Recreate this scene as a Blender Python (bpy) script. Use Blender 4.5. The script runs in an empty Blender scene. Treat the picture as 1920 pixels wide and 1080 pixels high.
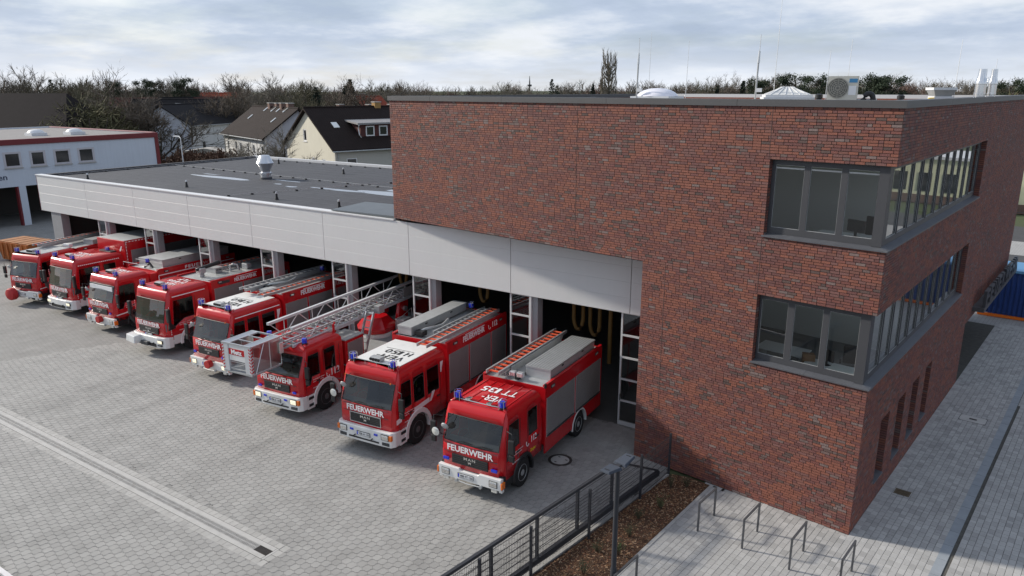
import bpy, bmesh, math, random
from math import sin, cos, pi, radians as rad
from mathutils import Vector, Matrix, noise
from mathutils.geometry import tessellate_polygon

random.seed(7)
S = bpy.context.scene
COL = S.collection

# ------------------------------------------------------------------ camera
CAM = Vector((0.0, 0.0, 11.6))
F_PX = 1395.0
PITCH = math.atan((540 - 167) / F_PX)
AZ = rad(33.70)
cam_d = bpy.data.cameras.new('camera')
cam_d.sensor_width = 36.0
cam_d.lens = 36.0 * F_PX / 1920.0
cam_d.clip_start = 0.1
cam_d.clip_end = 6000.0
cam = bpy.data.objects.new('camera', cam_d)
COL.objects.link(cam)
cam.location = CAM
cam.rotation_euler = (pi / 2 - PITCH, 0, AZ)
S.camera = cam

# ------------------------------------------------------------------ sun and sky
SUN_EL = rad(26.6)
TO_SUN_H = Vector((-0.978, -0.206, 0)).normalized()
to_sun = Vector((TO_SUN_H.x * cos(SUN_EL), TO_SUN_H.y * cos(SUN_EL), sin(SUN_EL)))
sun_d = bpy.data.lights.new('sun', 'SUN')
sun_d.energy = 2.2
sun_d.angle = rad(3.5)
sun_d.color = (1.0, 0.93, 0.83)
sun = bpy.data.objects.new('sun', sun_d)
COL.objects.link(sun)
sun.rotation_euler = (-to_sun).to_track_quat('-Z', 'Y').to_euler()

W = bpy.data.worlds.new('World')
S.world = W
W.use_nodes = True
nt = W.node_tree
for n in list(nt.nodes):
    nt.nodes.remove(n)
def wn(t, **k):
    n = nt.nodes.new(t)
    for a, b in k.items():
        setattr(n, a, b)
    return n
def wl(a, b):
    nt.links.new(a, b)
wo = wn('ShaderNodeOutputWorld')
bg = wn('ShaderNodeBackground')
sky = wn('ShaderNodeTexSky', sky_type='NISHITA', sun_disc=False)
sky.sun_elevation = SUN_EL
sky.sun_rotation = math.atan2(TO_SUN_H.x, TO_SUN_H.y) % (2 * pi)
sky.air_density = 1.0
sky.dust_density = 1.5
tc = wn('ShaderNodeTexCoord')
sep = wn('ShaderNodeSeparateXYZ')
wl(tc.outputs['Generated'], sep.inputs[0])
def mth(op, a, b=None, clamp=False):
    n = wn('ShaderNodeMath', operation=op)
    n.use_clamp = clamp
    for i, v in enumerate((a, b)):
        if v is None:
            continue
        if isinstance(v, (int, float)):
            n.inputs[i].default_value = v
        else:
            wl(v, n.inputs[i])
    return n.outputs[0]
# a flat cloud deck: project the view direction on a plane overhead
zz = mth('ADD', mth('MAXIMUM', sep.outputs[2], 0.0), 0.16)
cx = mth('DIVIDE', sep.outputs[0], zz)
cy = mth('DIVIDE', sep.outputs[1], zz)
cmb = wn('ShaderNodeCombineXYZ')
wl(cx, cmb.inputs[0]); wl(cy, cmb.inputs[1])
def wnoise(scale, detail, rough, off):
    mp = wn('ShaderNodeMapping')
    mp.inputs['Location'].default_value = off
    wl(cmb.outputs[0], mp.inputs[0])
    n = wn('ShaderNodeTexNoise')
    n.inputs['Scale'].default_value = scale
    n.inputs['Detail'].default_value = detail
    n.inputs['Roughness'].default_value = rough
    wl(mp.outputs[0], n.inputs['Vector'])
    return n.outputs[0]
n1 = wnoise(0.8, 9, 0.6, (3.1, 1.7, 0))
n2 = wnoise(0.95, 10, 0.58, (5.3, 9.4, 2.0))
def ramp(src, stops):
    r = wn('ShaderNodeValToRGB')
    while len(r.color_ramp.elements) < len(stops):
        r.color_ramp.elements.new(0.5)
    for e, (p, c) in zip(r.color_ramp.elements, stops):
        e.position = p
        e.color = (*c, 1)
    wl(src, r.inputs[0])
    return r.outputs[0]
cover = ramp(n1, [(0.30, (0.55,) * 3), (0.52, (0.93,) * 3), (0.70, (1.0,) * 3)])
# cloud tone: grey-blue undersides to white tops (radiance before the background strength)
tone = ramp(n2, [(0.38, (2.7, 3.35, 4.5)), (0.49, (3.5, 4.15, 5.3)), (0.56, (4.7, 5.2, 6.05)), (0.65, (6.1, 6.35, 6.8))])
hz = ramp(sep.outputs[2], [(0.0, (1.0,) * 3), (0.02, (0.6,) * 3), (0.06, (0.12,) * 3), (0.3, (0.0,) * 3)])
low = wn('ShaderNodeMixRGB')
wl(hz, low.inputs[0]); wl(tone, low.inputs[1]); low.inputs[2].default_value = (6.4, 6.75, 7.3, 1)
mx = wn('ShaderNodeMixRGB')
wl(cover, mx.inputs[0]); wl(sky.outputs[0], mx.inputs[1]); wl(low.outputs[0], mx.inputs[2])
wl(mx.outputs[0], bg.inputs[0])
bg.inputs[1].default_value = 0.062
wl(bg.outputs[0], wo.inputs[0])

# ------------------------------------------------------------------ picture settings
S.render.engine = 'CYCLES'
S.cycles.use_denoising = True
S.cycles.max_bounces = 6
S.cycles.diffuse_bounces = 3
S.cycles.glossy_bounces = 3
S.cycles.transparent_max_bounces = 12
S.cycles.caustics_reflective = False
S.cycles.caustics_refractive = False
S.view_settings.view_transform = 'Standard'
S.view_settings.look = 'None'
S.view_settings.exposure = 1.2
S.view_settings.gamma = 1.0
S.view_settings.use_curve_mapping = False

# ------------------------------------------------------------------ materials
MATS = {}
def mat(name, col, rough=0.6, metal=0.0, var=0.0, vscale=6.0, bump=0.0, bscale=40.0, spec=0.5, coat=0.0, emit=None, estr=1.0, streak=0.0, dirt=None, attr=None, rnd=0.0):
    """Principled material: base colour modulated by object-space noise, bump, streaks, dirt spots, colour attribute."""
    if name in MATS:
        return MATS[name]
    m = bpy.data.materials.new(name)
    m.use_nodes = True
    t = m.node_tree
    b = t.nodes['Principled BSDF']
    b.inputs['Base Color'].default_value = (*col, 1)
    b.inputs['Roughness'].default_value = rough
    b.inputs['Metallic'].default_value = metal
    b.inputs['Specular IOR Level'].default_value = spec
    if coat:
        b.inputs['Coat Weight'].default_value = coat
        b.inputs['Coat Roughness'].default_value = 0.06
    L = t.links.new
    cur = None
    def node(ty, **k):
        n = t.nodes.new(ty)
        for a, v in k.items():
            setattr(n, a, v)
        return n
    co = node('ShaderNodeTexCoord').outputs['Object']
    geo = node('ShaderNodeNewGeometry').outputs['Position']
    if attr:
        a = node('ShaderNodeAttribute', attribute_name=attr)
        cur = a.outputs['Color']
    def mult(c, fac_socket, lo, hi):
        mr = node('ShaderNodeMapRange')
        mr.inputs['From Min'].default_value = 0.25; mr.inputs['From Max'].default_value = 0.75
        mr.inputs['To Min'].default_value = lo; mr.inputs['To Max'].default_value = hi
        L(fac_socket, mr.inputs['Value'])
        hs = node('ShaderNodeMixRGB', blend_type='MULTIPLY')
        hs.inputs[0].default_value = 1.0
        if c is None:
            hs.inputs[1].default_value = (*col, 1)
        else:
            L(c, hs.inputs[1])
        cb = node('ShaderNodeCombineColor')
        for i in range(3):
            L(mr.outputs[0], cb.inputs[i])
        L(cb.outputs[0], hs.inputs[2])
        return hs.outputs[0]
    if var:
        n = node('ShaderNodeTexNoise')
        n.inputs['Scale'].default_value = vscale; n.inputs['Detail'].default_value = 6; n.inputs['Roughness'].default_value = 0.65
        L(geo, n.inputs['Vector'])
        cur = mult(cur, n.outputs[0], 1 - var, 1 + var)
    if rnd:
        oi = node('ShaderNodeObjectInfo')
        mr = node('ShaderNodeMapRange')
        mr.inputs['To Min'].default_value = 0.25; mr.inputs['To Max'].default_value = 0.75
        L(oi.outputs['Random'], mr.inputs['Value'])
        cur = mult(cur, mr.outputs[0], 1 - rnd, 1 + rnd)
    if streak:
        mp = node('ShaderNodeMapping'); mp.inputs['Scale'].default_value = (7, 7, 0.35)
        L(geo, mp.inputs[0])
        n = node('ShaderNodeTexNoise'); n.inputs['Scale'].default_value = 1.0; n.inputs['Detail'].default_value = 5
        L(mp.outputs[0], n.inputs['Vector'])
        cur = mult(cur, n.outputs[0], 1 - streak, 1 + streak * 0.4)
    if dirt:
        dcol, dscale, amount = dirt
        n = node('ShaderNodeTexNoise'); n.inputs['Scale'].default_value = dscale; n.inputs['Detail'].default_value = 8; n.inputs['Roughness'].default_value = 0.7
        L(geo, n.inputs['Vector'])
        mr = node('ShaderNodeMapRange'); mr.inputs['From Min'].default_value = 0.5; mr.inputs['From Max'].default_value = 0.78
        mr.inputs['To Max'].default_value = amount
        L(n.outputs[0], mr.inputs['Value'])
        mxn = node('ShaderNodeMixRGB')
        L(mr.outputs[0], mxn.inputs[0])
        if cur is None:
            mxn.inputs[1].default_value = (*col, 1)
        else:
            L(cur, mxn.inputs[1])
        mxn.inputs[2].default_value = (*dcol, 1)
        cur = mxn.outputs[0]
    if cur is not None:
        L(cur, b.inputs['Base Color'])
    if bump:
        n = node('ShaderNodeTexNoise'); n.inputs['Scale'].default_value = bscale; n.inputs['Detail'].default_value = 4
        L(geo, n.inputs['Vector'])
        bm_ = node('ShaderNodeBump'); bm_.inputs['Strength'].default_value = bump; bm_.inputs['Distance'].default_value = 0.02
        L(n.outputs[0], bm_.inputs['Height'])
        L(bm_.outputs[0], b.inputs['Normal'])
    if emit:
        b.inputs['Emission Color'].default_value = (*emit, 1)
        b.inputs['Emission Strength'].default_value = estr
    MATS[name] = m
    return m

def glass_mat(name, tint, refl=1.0, rough=0.0, base=0.04):
    """Thin pane: see-through tint with mirror reflection by angle."""
    m = bpy.data.materials.new(name)
    m.use_nodes = True
    t = m.node_tree
    t.nodes.clear()
    o = t.nodes.new('ShaderNodeOutputMaterial')
    tr = t.nodes.new('ShaderNodeBsdfTransparent'); tr.inputs[0].default_value = (*tint, 1)
    gl = t.nodes.new('ShaderNodeBsdfGlossy'); gl.inputs['Roughness'].default_value = rough
    gl.inputs[0].default_value = (refl, refl, refl, 1)
    fr = t.nodes.new('ShaderNodeLayerWeight'); fr.inputs['Blend'].default_value = 0.5
    ma = t.nodes.new('ShaderNodeMath'); ma.operation = 'POWER'; ma.inputs[1].default_value = 3.0
    t.links.new(fr.outputs['Facing'], ma.inputs[0])
    mb = t.nodes.new('ShaderNodeMath'); mb.operation = 'MULTIPLY_ADD'; mb.inputs[1].default_value = 0.9; mb.inputs[2].default_value = base
    t.links.new(ma.outputs[0], mb.inputs[0])
    mi = t.nodes.new('ShaderNodeMixShader')
    t.links.new(mb.outputs[0], mi.inputs[0]); t.links.new(tr.outputs[0], mi.inputs[1]); t.links.new(gl.outputs[0], mi.inputs[2])
    t.links.new(mi.outputs[0], o.inputs[0])
    MATS[name] = m
    return m

M_RED = mat('fire_red', (0.50, 0.007, 0.012), 0.27, spec=0.4, coat=0.35, var=0.05, vscale=1.5, dirt=((0.36, 0.03, 0.03), 2.5, 0.25))
M_WHITE = mat('white_paint', (0.74, 0.74, 0.72), 0.38, coat=0.3, var=0.04, dirt=((0.45, 0.43, 0.39), 3.0, 0.5))
M_LET = mat('white_lettering', (0.8, 0.8, 0.8), 0.5)
M_BLK = mat('black_plastic', (0.012, 0.012, 0.013), 0.5, var=0.2, vscale=4)
M_RUB = mat('tyre_rubber', (0.014, 0.014, 0.014), 0.85, var=0.3, vscale=9, bump=0.3, bscale=60)
M_DGREY = mat('dark_grey_trim', (0.045, 0.047, 0.05), 0.55, var=0.15)
M_SHUT = mat('shutter_alu', (0.27, 0.27, 0.265), 0.45, metal=0.35, var=0.06, vscale=2)
M_ALU = mat('aluminium', (0.60, 0.61, 0.62), 0.38, metal=0.75, var=0.1, vscale=4)
M_ALUD = mat('dull_aluminium', (0.42, 0.43, 0.43), 0.5, metal=0.45, var=0.12, vscale=3)
M_PLATE = mat('checker_plate', (0.50, 0.51, 0.51), 0.4, metal=0.5, var=0.12, vscale=3, bump=0.35, bscale=55)
M_CHROME = mat('chrome', (0.75, 0.75, 0.75), 0.12, metal=1.0)
M_BLUE = mat('beacon_blue', (0.004, 0.03, 0.55), 0.12, coat=0.6, spec=0.7)
M_AMBER = mat('amber_lens', (0.75, 0.16, 0.01), 0.2, coat=0.5)
M_LAMP = mat('headlamp', (0.72, 0.72, 0.68), 0.1, metal=0.4, coat=0.8)
M_LIT = mat('lit_headlamp', (0.9, 0.88, 0.75), 0.2, emit=(1.0, 0.85, 0.55), estr=0.25)
M_ORG = mat('orange_rung', (0.85, 0.13, 0.05), 0.55)
M_RDULL = mat('dull_red_cover', (0.42, 0.02, 0.02), 0.6, var=0.1)
M_GLASS = glass_mat('vehicle_glass', (0.52, 0.55, 0.55), base=0.06)
M_TINT = glass_mat('tinted_glass', (0.14, 0.16, 0.16), base=0.05)
M_SEAT = mat('seat_cloth', (0.035, 0.037, 0.042), 0.9, var=0.2)
M_DASH = mat('dashboard', (0.11, 0.118, 0.12), 0.7, var=0.15)
M_YEL = mat('yellow_print', (0.75, 0.5, 0.02), 0.5)
M_BLKLET = mat('black_lettering', (0.015, 0.015, 0.016), 0.6)

# ------------------------------------------------------------------ mesh helpers
class MB:
    """collects faces; build() links them as one mesh object"""
    def __init__(s):
        s.v = []; s.f = []; s.m = []
    def add(s, vs, fs, mi=0, M=None):
        o = len(s.v)
        if M is not None:
            vs = [M @ Vector(p) for p in vs]
        s.v += [tuple(p) for p in vs]
        s.f += [tuple(i + o for i in f) for f in fs]
        s.m += [mi] * len(fs)
        return s
    def box(s, x0, x1, y0, y1, z0, z1, mi=0, M=None):
        vs = [(x0, y0, z0), (x1, y0, z0), (x1, y1, z0), (x0, y1, z0), (x0, y0, z1), (x1, y0, z1), (x1, y1, z1), (x0, y1, z1)]
        return s.add(vs, [(0, 3, 2, 1), (4, 5, 6, 7), (0, 1, 5, 4), (1, 2, 6, 5), (2, 3, 7, 6), (3, 0, 4, 7)], mi, M)
    def hexa(s, b, t, mi=0):
        return s.add(list(b) + list(t), [(0, 3, 2, 1), (4, 5, 6, 7), (0, 1, 5, 4), (1, 2, 6, 5), (2, 3, 7, 6), (3, 0, 4, 7)], mi)
    def tube(s, pts, r, n=6, mi=0, caps=True, closed=False):
        pts = [Vector(p) for p in pts]
        rings = []
        k = len(pts)
        for i, p in enumerate(pts):
            if closed:
                d = pts[(i + 1) % k] - pts[i - 1]
            else:
                d = pts[min(i + 1, k - 1)] - pts[max(i - 1, 0)]
            if d.length < 1e-9:
                d = Vector((0, 0, 1))
            d.normalize()
            a = Vector((0, 0, 1)) if abs(d.z) < 0.9 else Vector((1, 0, 0))
            u = d.cross(a).normalized(); w = d.cross(u).normalized()
            rr = r[i] if isinstance(r, (list, tuple)) else r
            rings.append([p + (u * cos(2 * pi * j / n + pi / n) + w * sin(2 * pi * j / n + pi / n)) * rr for j in range(n)])
        o = len(s.v)
        for q in rings:
            s.v += [tuple(x) for x in q]
        m = k if closed else k - 1
        for i in range(m):
            a = o + i * n; b = o + ((i + 1) % k) * n
            for j in range(n):
                s.f.append((a + j, a + (j + 1) % n, b + (j + 1) % n, b + j)); s.m.append(mi)
        if caps and not closed:
            s.f.append(tuple(o + j for j in range(n))[::-1]); s.m.append(mi)
            s.f.append(tuple(o + (k - 1) * n + j for j in range(n))); s.m.append(mi)
        return s
    def bar(s, a, b, w, h, mi=0):
        """rectangular bar from a to b: w across (horizontal), h vertical"""
        a = Vector(a); b = Vector(b)
        d = (b - a).normalized()
        up = Vector((0, 0, 1)) if abs(d.z) < 0.95 else Vector((0, 1, 0))
        x = d.cross(up).normalized(); z = x.cross(d).normalized()
        q = lambda p: [p - x * w / 2 - z * h / 2, p + x * w / 2 - z * h / 2, p + x * w / 2 + z * h / 2, p - x * w / 2 + z * h / 2]
        A = q(a); B = q(b)
        return s.add(A + B, [(0, 1, 2, 3), (7, 6, 5, 4), (0, 4, 5, 1), (1, 5, 6, 2), (2, 6, 7, 3), (3, 7, 4, 0)], mi)
    def lathe(s, prof, n=20, M=None, mi=0, axis='z'):
        """prof: list of (r, h)"""
        vs = []; fs = []
        for (r, h) in prof:
            for j in range(n):
                a = 2 * pi * j / n
                vs.append((r * cos(a), r * sin(a), h) if axis == 'z' else (h, r * cos(a), r * sin(a)))
        for i in range(len(prof) - 1):
            for j in range(n):
                fs.append((i * n + j, i * n + (j + 1) % n, (i + 1) * n + (j + 1) % n, (i + 1) * n + j))
        if prof[0][0] > 1e-6:
            fs.append(tuple(range(n))[::-1])
        if prof[-1][0] > 1e-6:
            fs.append(tuple((len(prof) - 1) * n + j for j in range(n)))
        return s.add(vs, fs, mi, M)
    def prism(s, poly, ax, d0, d1, mi=0, M=None):
        """extrude a 2-d polygon along axis ax: 'x' poly=(y,z), 'y' poly=(x,z), 'z' poly=(x,y)"""
        def P(p, d):
            return {'x': (d, p[0], p[1]), 'y': (p[0], d, p[1]), 'z': (p[0], p[1], d)}[ax]
        n = len(poly)
        vs = [P(p, d0) for p in poly] + [P(p, d1) for p in poly]
        fs = [tuple(range(n))[::-1], tuple(range(n, 2 * n))] + [(i, (i + 1) % n, n + (i + 1) % n, n + i) for i in range(n)]
        return s.add(vs, fs, mi, M)
    def plate(s, outer, holes, fmap, t, mi=0):
        """flat plate with holes; fmap(a, b, depth) -> 3-d point; thickness t"""
        loops = [outer] + holes
        tri = tessellate_polygon([[Vector((p[0], p[1], 0)) for p in lp] for lp in loops])
        flat = [p for lp in loops for p in lp]
        n = len(flat)
        vs = [fmap(p[0], p[1], 0) for p in flat] + [fmap(p[0], p[1], t) for p in flat]
        fs = [tuple(f) for f in tri] + [tuple(i + n for i in f[::-1]) for f in tri]
        o = 0
        for lp in loops:
            k = len(lp)
            for i in range(k):
                a, b = o + i, o + (i + 1) % k
                fs.append((a, b, b + n, a + n))
            o += k
        return s.add(vs, fs, mi)
    def build(s, name, mats, parent=None, smooth=None, fix=True, loc=None):
        me = bpy.data.meshes.new(name)
        me.from_pydata(s.v, [], s.f)
        if not isinstance(mats, (list, tuple)):
            mats = [mats]
        for m in mats:
            me.materials.append(m)
        if len(mats) > 1:
            me.polygons.foreach_set('material_index', s.m)
        if fix:
            b = bmesh.new(); b.from_mesh(me)
            bmesh.ops.recalc_face_normals(b, faces=b.faces)
            b.to_mesh(me); b.free()
        if smooth is not None:
            me.polygons.foreach_set('use_smooth', [True] * len(me.polygons))
            me.set_sharp_from_angle(angle=rad(smooth))
        me.update()
        return link(name, me, parent, loc)

def link(name, me, parent=None, loc=None):
    o = bpy.data.objects.new(name, me)
    COL.objects.link(o)
    if parent is not None:
        o.parent = parent
    if loc is not None:
        o.location = loc
    return o

def bevel(o, w, seg=2, ang=35):
    m = o.modifiers.new('bevel', 'BEVEL')
    m.width = w; m.segments = seg; m.limit_method = 'ANGLE'; m.angle_limit = rad(ang)
    m.harden_normals = False
    return o

def thing(name, label, cat, loc=(0, 0, 0), rz=0.0, group=None):
    o = bpy.data.objects.new(name, None)
    COL.objects.link(o)
    o.location = loc; o.rotation_euler = (0, 0, rz); o.empty_display_size = 0.3
    return tag(o, label, cat, group)
def tag(o, label, cat, group=None):
    o['label'] = label; o['category'] = cat
    if group:
        o['group'] = group
    return o
def struct(o):
    o['kind'] = 'structure'
    return o
def stuff(o):
    o['kind'] = 'stuff'
    return o
def copy_tree(o, parent=None):
    c = o.copy()
    COL.objects.link(c)
    c.parent = parent
    for ch in o.children:
        copy_tree(ch, c)
    return c
def box_part(name, m, parent, *b, bev=0.0, label=None):
    o = MB().box(*b).build(name, m, parent, fix=False)
    if bev:
        bevel(o, bev)
    if label:
        o['label'] = label
    return o

# lettering as flat meshes
TXT = {}
def text_mesh(s, bold=0.02, ext=0.004, spacing=1.0, res=2):
    k = (s, bold, ext, spacing)
    if k in TXT:
        return TXT[k]
    cu = bpy.data.curves.new('lettering', 'FONT')
    cu.body = s; cu.size = 1.0; cu.offset = bold; cu.extrude = ext; cu.resolution_u = res
    cu.space_character = spacing
    cu.align_x = 'CENTER'; cu.align_y = 'CENTER'
    ob = bpy.data.objects.new('lettering', cu)
    COL.objects.link(ob)
    dg = bpy.context.evaluated_depsgraph_get()
    me = bpy.data.meshes.new_from_object(ob.evaluated_get(dg))
    bpy.data.objects.remove(ob)
    vs = [v.co.copy() for v in me.vertices]
    fs = [tuple(p.vertices) for p in me.polygons]
    x0 = min(v.x for v in vs); x1 = max(v.x for v in vs); y0 = min(v.y for v in vs); y1 = max(v.y for v in vs)
    vs = [((v.x - (x0 + x1) / 2) / (x1 - x0), (v.y - (y0 + y1) / 2) / (y1 - y0), v.z) for v in vs]
    bpy.data.meshes.remove(me)
    TXT[k] = (vs, fs)
    return TXT[k]
def lettering(s, m, parent, centre, right, up, w, h, name='lettering', bold=0.02, spacing=1.0, ext=0.002, lift=0.004):
    """text centred at a point on a plane; right/up unit vectors; w x h metres"""
    vs, fs = text_mesh(s, bold, 0.004, spacing)
    r = Vector(right).normalized(); u = Vector(up).normalized(); n = r.cross(u)
    c = Vector(centre)
    pts = [c + r * (x * w) + u * (y * h) + n * (lift + (ext if z > 0 else -ext)) for x, y, z in vs]
    return MB().add(pts, fs).build(name, m, parent, fix=False)
def V2(u, D):
    """ground point seen in the photo's column u at range D (metres)"""
    a = math.atan((u - 960) / math.hypot(F_PX, 373.0)) - AZ
    return Vector((sin(a) * D, cos(a) * D, 0))

# ================================================================== GROUND
def node_ground(name, c1, c2, scale, rough=0.9, bump=0.3, bscale=3.0):
    m = mat(name, c1, rough, var=0.18, vscale=scale, bump=bump, bscale=bscale, dirt=(c2, scale * 0.3, 0.8))
    return m
M_GRASS = node_ground('rough_grass', (0.055, 0.075, 0.028), (0.085, 0.075, 0.04), 0.4)
M_PAVE = mat('concrete_paver', (0.312, 0.304, 0.288), 0.85, var=0.10, vscale=1.3, attr='tone', dirt=((0.165, 0.162, 0.155), 0.6, 0.5), bump=0.15, bscale=90)
M_PAVEOBJ = mat('concrete_paver_single', (0.312, 0.304, 0.288), 0.85, var=0.10, vscale=1.3, rnd=0.07, dirt=((0.165, 0.162, 0.155), 0.6, 0.5), bump=0.15, bscale=90)
M_JOINT = mat('joint_sand', (0.075, 0.072, 0.064), 0.95, var=0.3, vscale=5)
M_FARPAVE = mat('far_paving', (0.27, 0.264, 0.25), 0.85, var=0.13, vscale=1.3, dirt=((0.19, 0.187, 0.18), 0.55, 0.5), bump=0.2, bscale=30)
M_ASPH = mat('asphalt', (0.06, 0.06, 0.062), 0.9, var=0.2, vscale=0.8, bump=0.2, bscale=60)
M_CONC = mat('pale_concrete', (0.43, 0.42, 0.40), 0.85, var=0.1, vscale=3, dirt=((0.28, 0.27, 0.25), 2, 0.5), bump=0.1)
M_KERB = mat('kerb_stone', (0.36, 0.355, 0.34), 0.85, var=0.12, vscale=4, dirt=((0.2, 0.2, 0.18), 3, 0.5))
M_IRON = mat('cast_iron', (0.05, 0.045, 0.042), 0.7, metal=0.3, var=0.25, vscale=8, dirt=((0.10, 0.06, 0.035), 4, 0.7))
M_GALV = mat('galvanised_grate', (0.40, 0.39, 0.37), 0.55, metal=0.3, var=0.2, vscale=6, dirt=((0.2, 0.17, 0.14), 5, 0.6))

struct(MB().add([(-2500, -300, -0.06), (2500, -300, -0.06), (2500, 4000, -0.06), (-2500, 4000, -0.06)], [(0, 1, 2, 3)]).build('ground', M_GRASS))

# paved yard: sheet carrying the joints near by, and the tone of the paving far off
PAVE_R = 38.0
yard_poly = [(-70, 6.3), (-9.2, 6.3), (-7.62, 19.9), (-7.8, 22.5), (-70, 22.5)]
yard = struct(MB().add([(x, y, -0.014) for x, y in yard_poly], [(0, 1, 2, 3, 4)]).build('yard', M_JOINT))
def in_poly(p, poly):
    r = False
    for i in range(len(poly)):
        x0, y0 = poly[i]; x1, y1 = poly[i - 1]
        if (y0 > p[1]) != (y1 > p[1]) and p[0] < (x1 - x0) * (p[1] - y0) / (y1 - y0) + x0:
            r = not r
    return r
# far sheet, beyond the pavers that can be told apart
def far_y(x):
    return 22.5
far = MB()
arc = []
for i in range(33):
    a = rad(-90 + i * 180 / 32.0)
    arc.append((PAVE_R * sin(-rad(20) - i * rad(62) / 32), PAVE_R * cos(-rad(20) - i * rad(62) / 32)))
arc = [p for p in arc if p[1] < 22.4 and p[1] > 6.3]
pts = [(-95, 6.4), (-95, 62)] + [(-51.2, 62), (-51.2, 22.5)] + [(arc[0][0], 22.5)] + arc + [(arc[-1][0], 6.4)]
far.add([(x, y, -0.003) for x, y in pts], [tuple(range(len(pts)))])
# faint joint pattern in the far paving
def add_rows_pattern(m, scale, ang, dark=0.72):
    t = m.node_tree; b = t.nodes['Principled BSDF']
    src = b.inputs['Base Color'].links[0].from_socket
    geo = t.nodes.new('ShaderNodeNewGeometry')
    mp = t.nodes.new('ShaderNodeMapping'); mp.inputs['Rotation'].default_value = (0, 0, ang)
    t.links.new(geo.outputs['Position'], mp.inputs[0])
    br = t.nodes.new('ShaderNodeTexBrick')
    br.inputs['Scale'].default_value = scale
    br.inputs['Mortar Size'].default_value = 0.035; br.inputs['Brick Width'].default_value = 0.62; br.inputs['Row Height'].default_value = 0.5
    br.inputs['Color1'].default_value = (1, 1, 1, 1); br.inputs['Color2'].default_value = (0.9, 0.9, 0.9, 1); br.inputs['Mortar'].default_value = (dark, dark, dark, 1)
    t.links.new(mp.outputs[0], br.inputs['Vector'])
    mu = t.nodes.new('ShaderNodeMixRGB'); mu.blend_type = 'MULTIPLY'; mu.inputs[0].default_value = 1
    t.links.new(src, mu.inputs[1]); t.links.new(br.outputs[0], mu.inputs[2])
    t.links.new(mu.outputs[0], b.inputs['Base Color'])
def add_tyre_wear(m, lo=0.87):
    """faint tracks along the driving direction, worn into the paving"""
    t = m.node_tree; b = t.nodes['Principled BSDF']
    src = b.inputs['Base Color'].links[0].from_socket
    geo = t.nodes.new('ShaderNodeNewGeometry')
    mp = t.nodes.new('ShaderNodeMapping'); mp.inputs['Scale'].default_value = (1.15, .075, 1); mp.inputs['Rotation'].default_value = (0, 0, rad(-4))
    t.links.new(geo.outputs['Position'], mp.inputs[0])
    n = t.nodes.new('ShaderNodeTexNoise'); n.inputs['Scale'].default_value = 1.0; n.inputs['Detail'].default_value = 3
    t.links.new(mp.outputs[0], n.inputs['Vector'])
    mr = t.nodes.new('ShaderNodeMapRange'); mr.inputs['From Min'].default_value = .5; mr.inputs['From Max'].default_value = .72; mr.inputs['To Min'].default_value = 1.0; mr.inputs['To Max'].default_value = lo
    t.links.new(n.outputs[0], mr.inputs['Value'])
    sp = t.nodes.new('ShaderNodeTexNoise'); sp.inputs['Scale'].default_value = 1.7; sp.inputs['Detail'].default_value = 2
    t.links.new(geo.outputs['Position'], sp.inputs['Vector'])
    m2 = t.nodes.new('ShaderNodeMapRange'); m2.inputs['From Min'].default_value = .70; m2.inputs['From Max'].default_value = .78; m2.inputs['To Min'].default_value = 1.0; m2.inputs['To Max'].default_value = .72
    t.links.new(sp.outputs[0], m2.inputs['Value'])
    mm = t.nodes.new('ShaderNodeMath'); mm.operation = 'MULTIPLY'
    t.links.new(mr.outputs[0], mm.inputs[0]); t.links.new(m2.outputs[0], mm.inputs[1])
    mu = t.nodes.new('ShaderNodeMixRGB'); mu.blend_type = 'MULTIPLY'; mu.inputs[0].default_value = 1
    t.links.new(src, mu.inputs[1]); t.links.new(mm.outputs[0], mu.inputs[2])
    t.links.new(mu.outputs[0], b.inputs['Base Color'])
add_rows_pattern(M_FARPAVE, 2.9, rad(-45))
for m_ in (M_PAVE, M_PAVEOBJ, M_FARPAVE):
    add_tyre_wear(m_)
struct(MB().add([(-70, -70, -.03), (60, -70, -.03), (60, 8, -.03), (-70, 8, -.03)], [(0, 1, 2, 3)]).build('unseen_apron', mat('grey_apron', (0.14, 0.14, 0.138), .9, var=.15, vscale=.5)))  # unseen grey paving behind the view, added to keep grass out of reflections
struct(far.build('yard_far_paving', M_FARPAVE))

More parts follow.
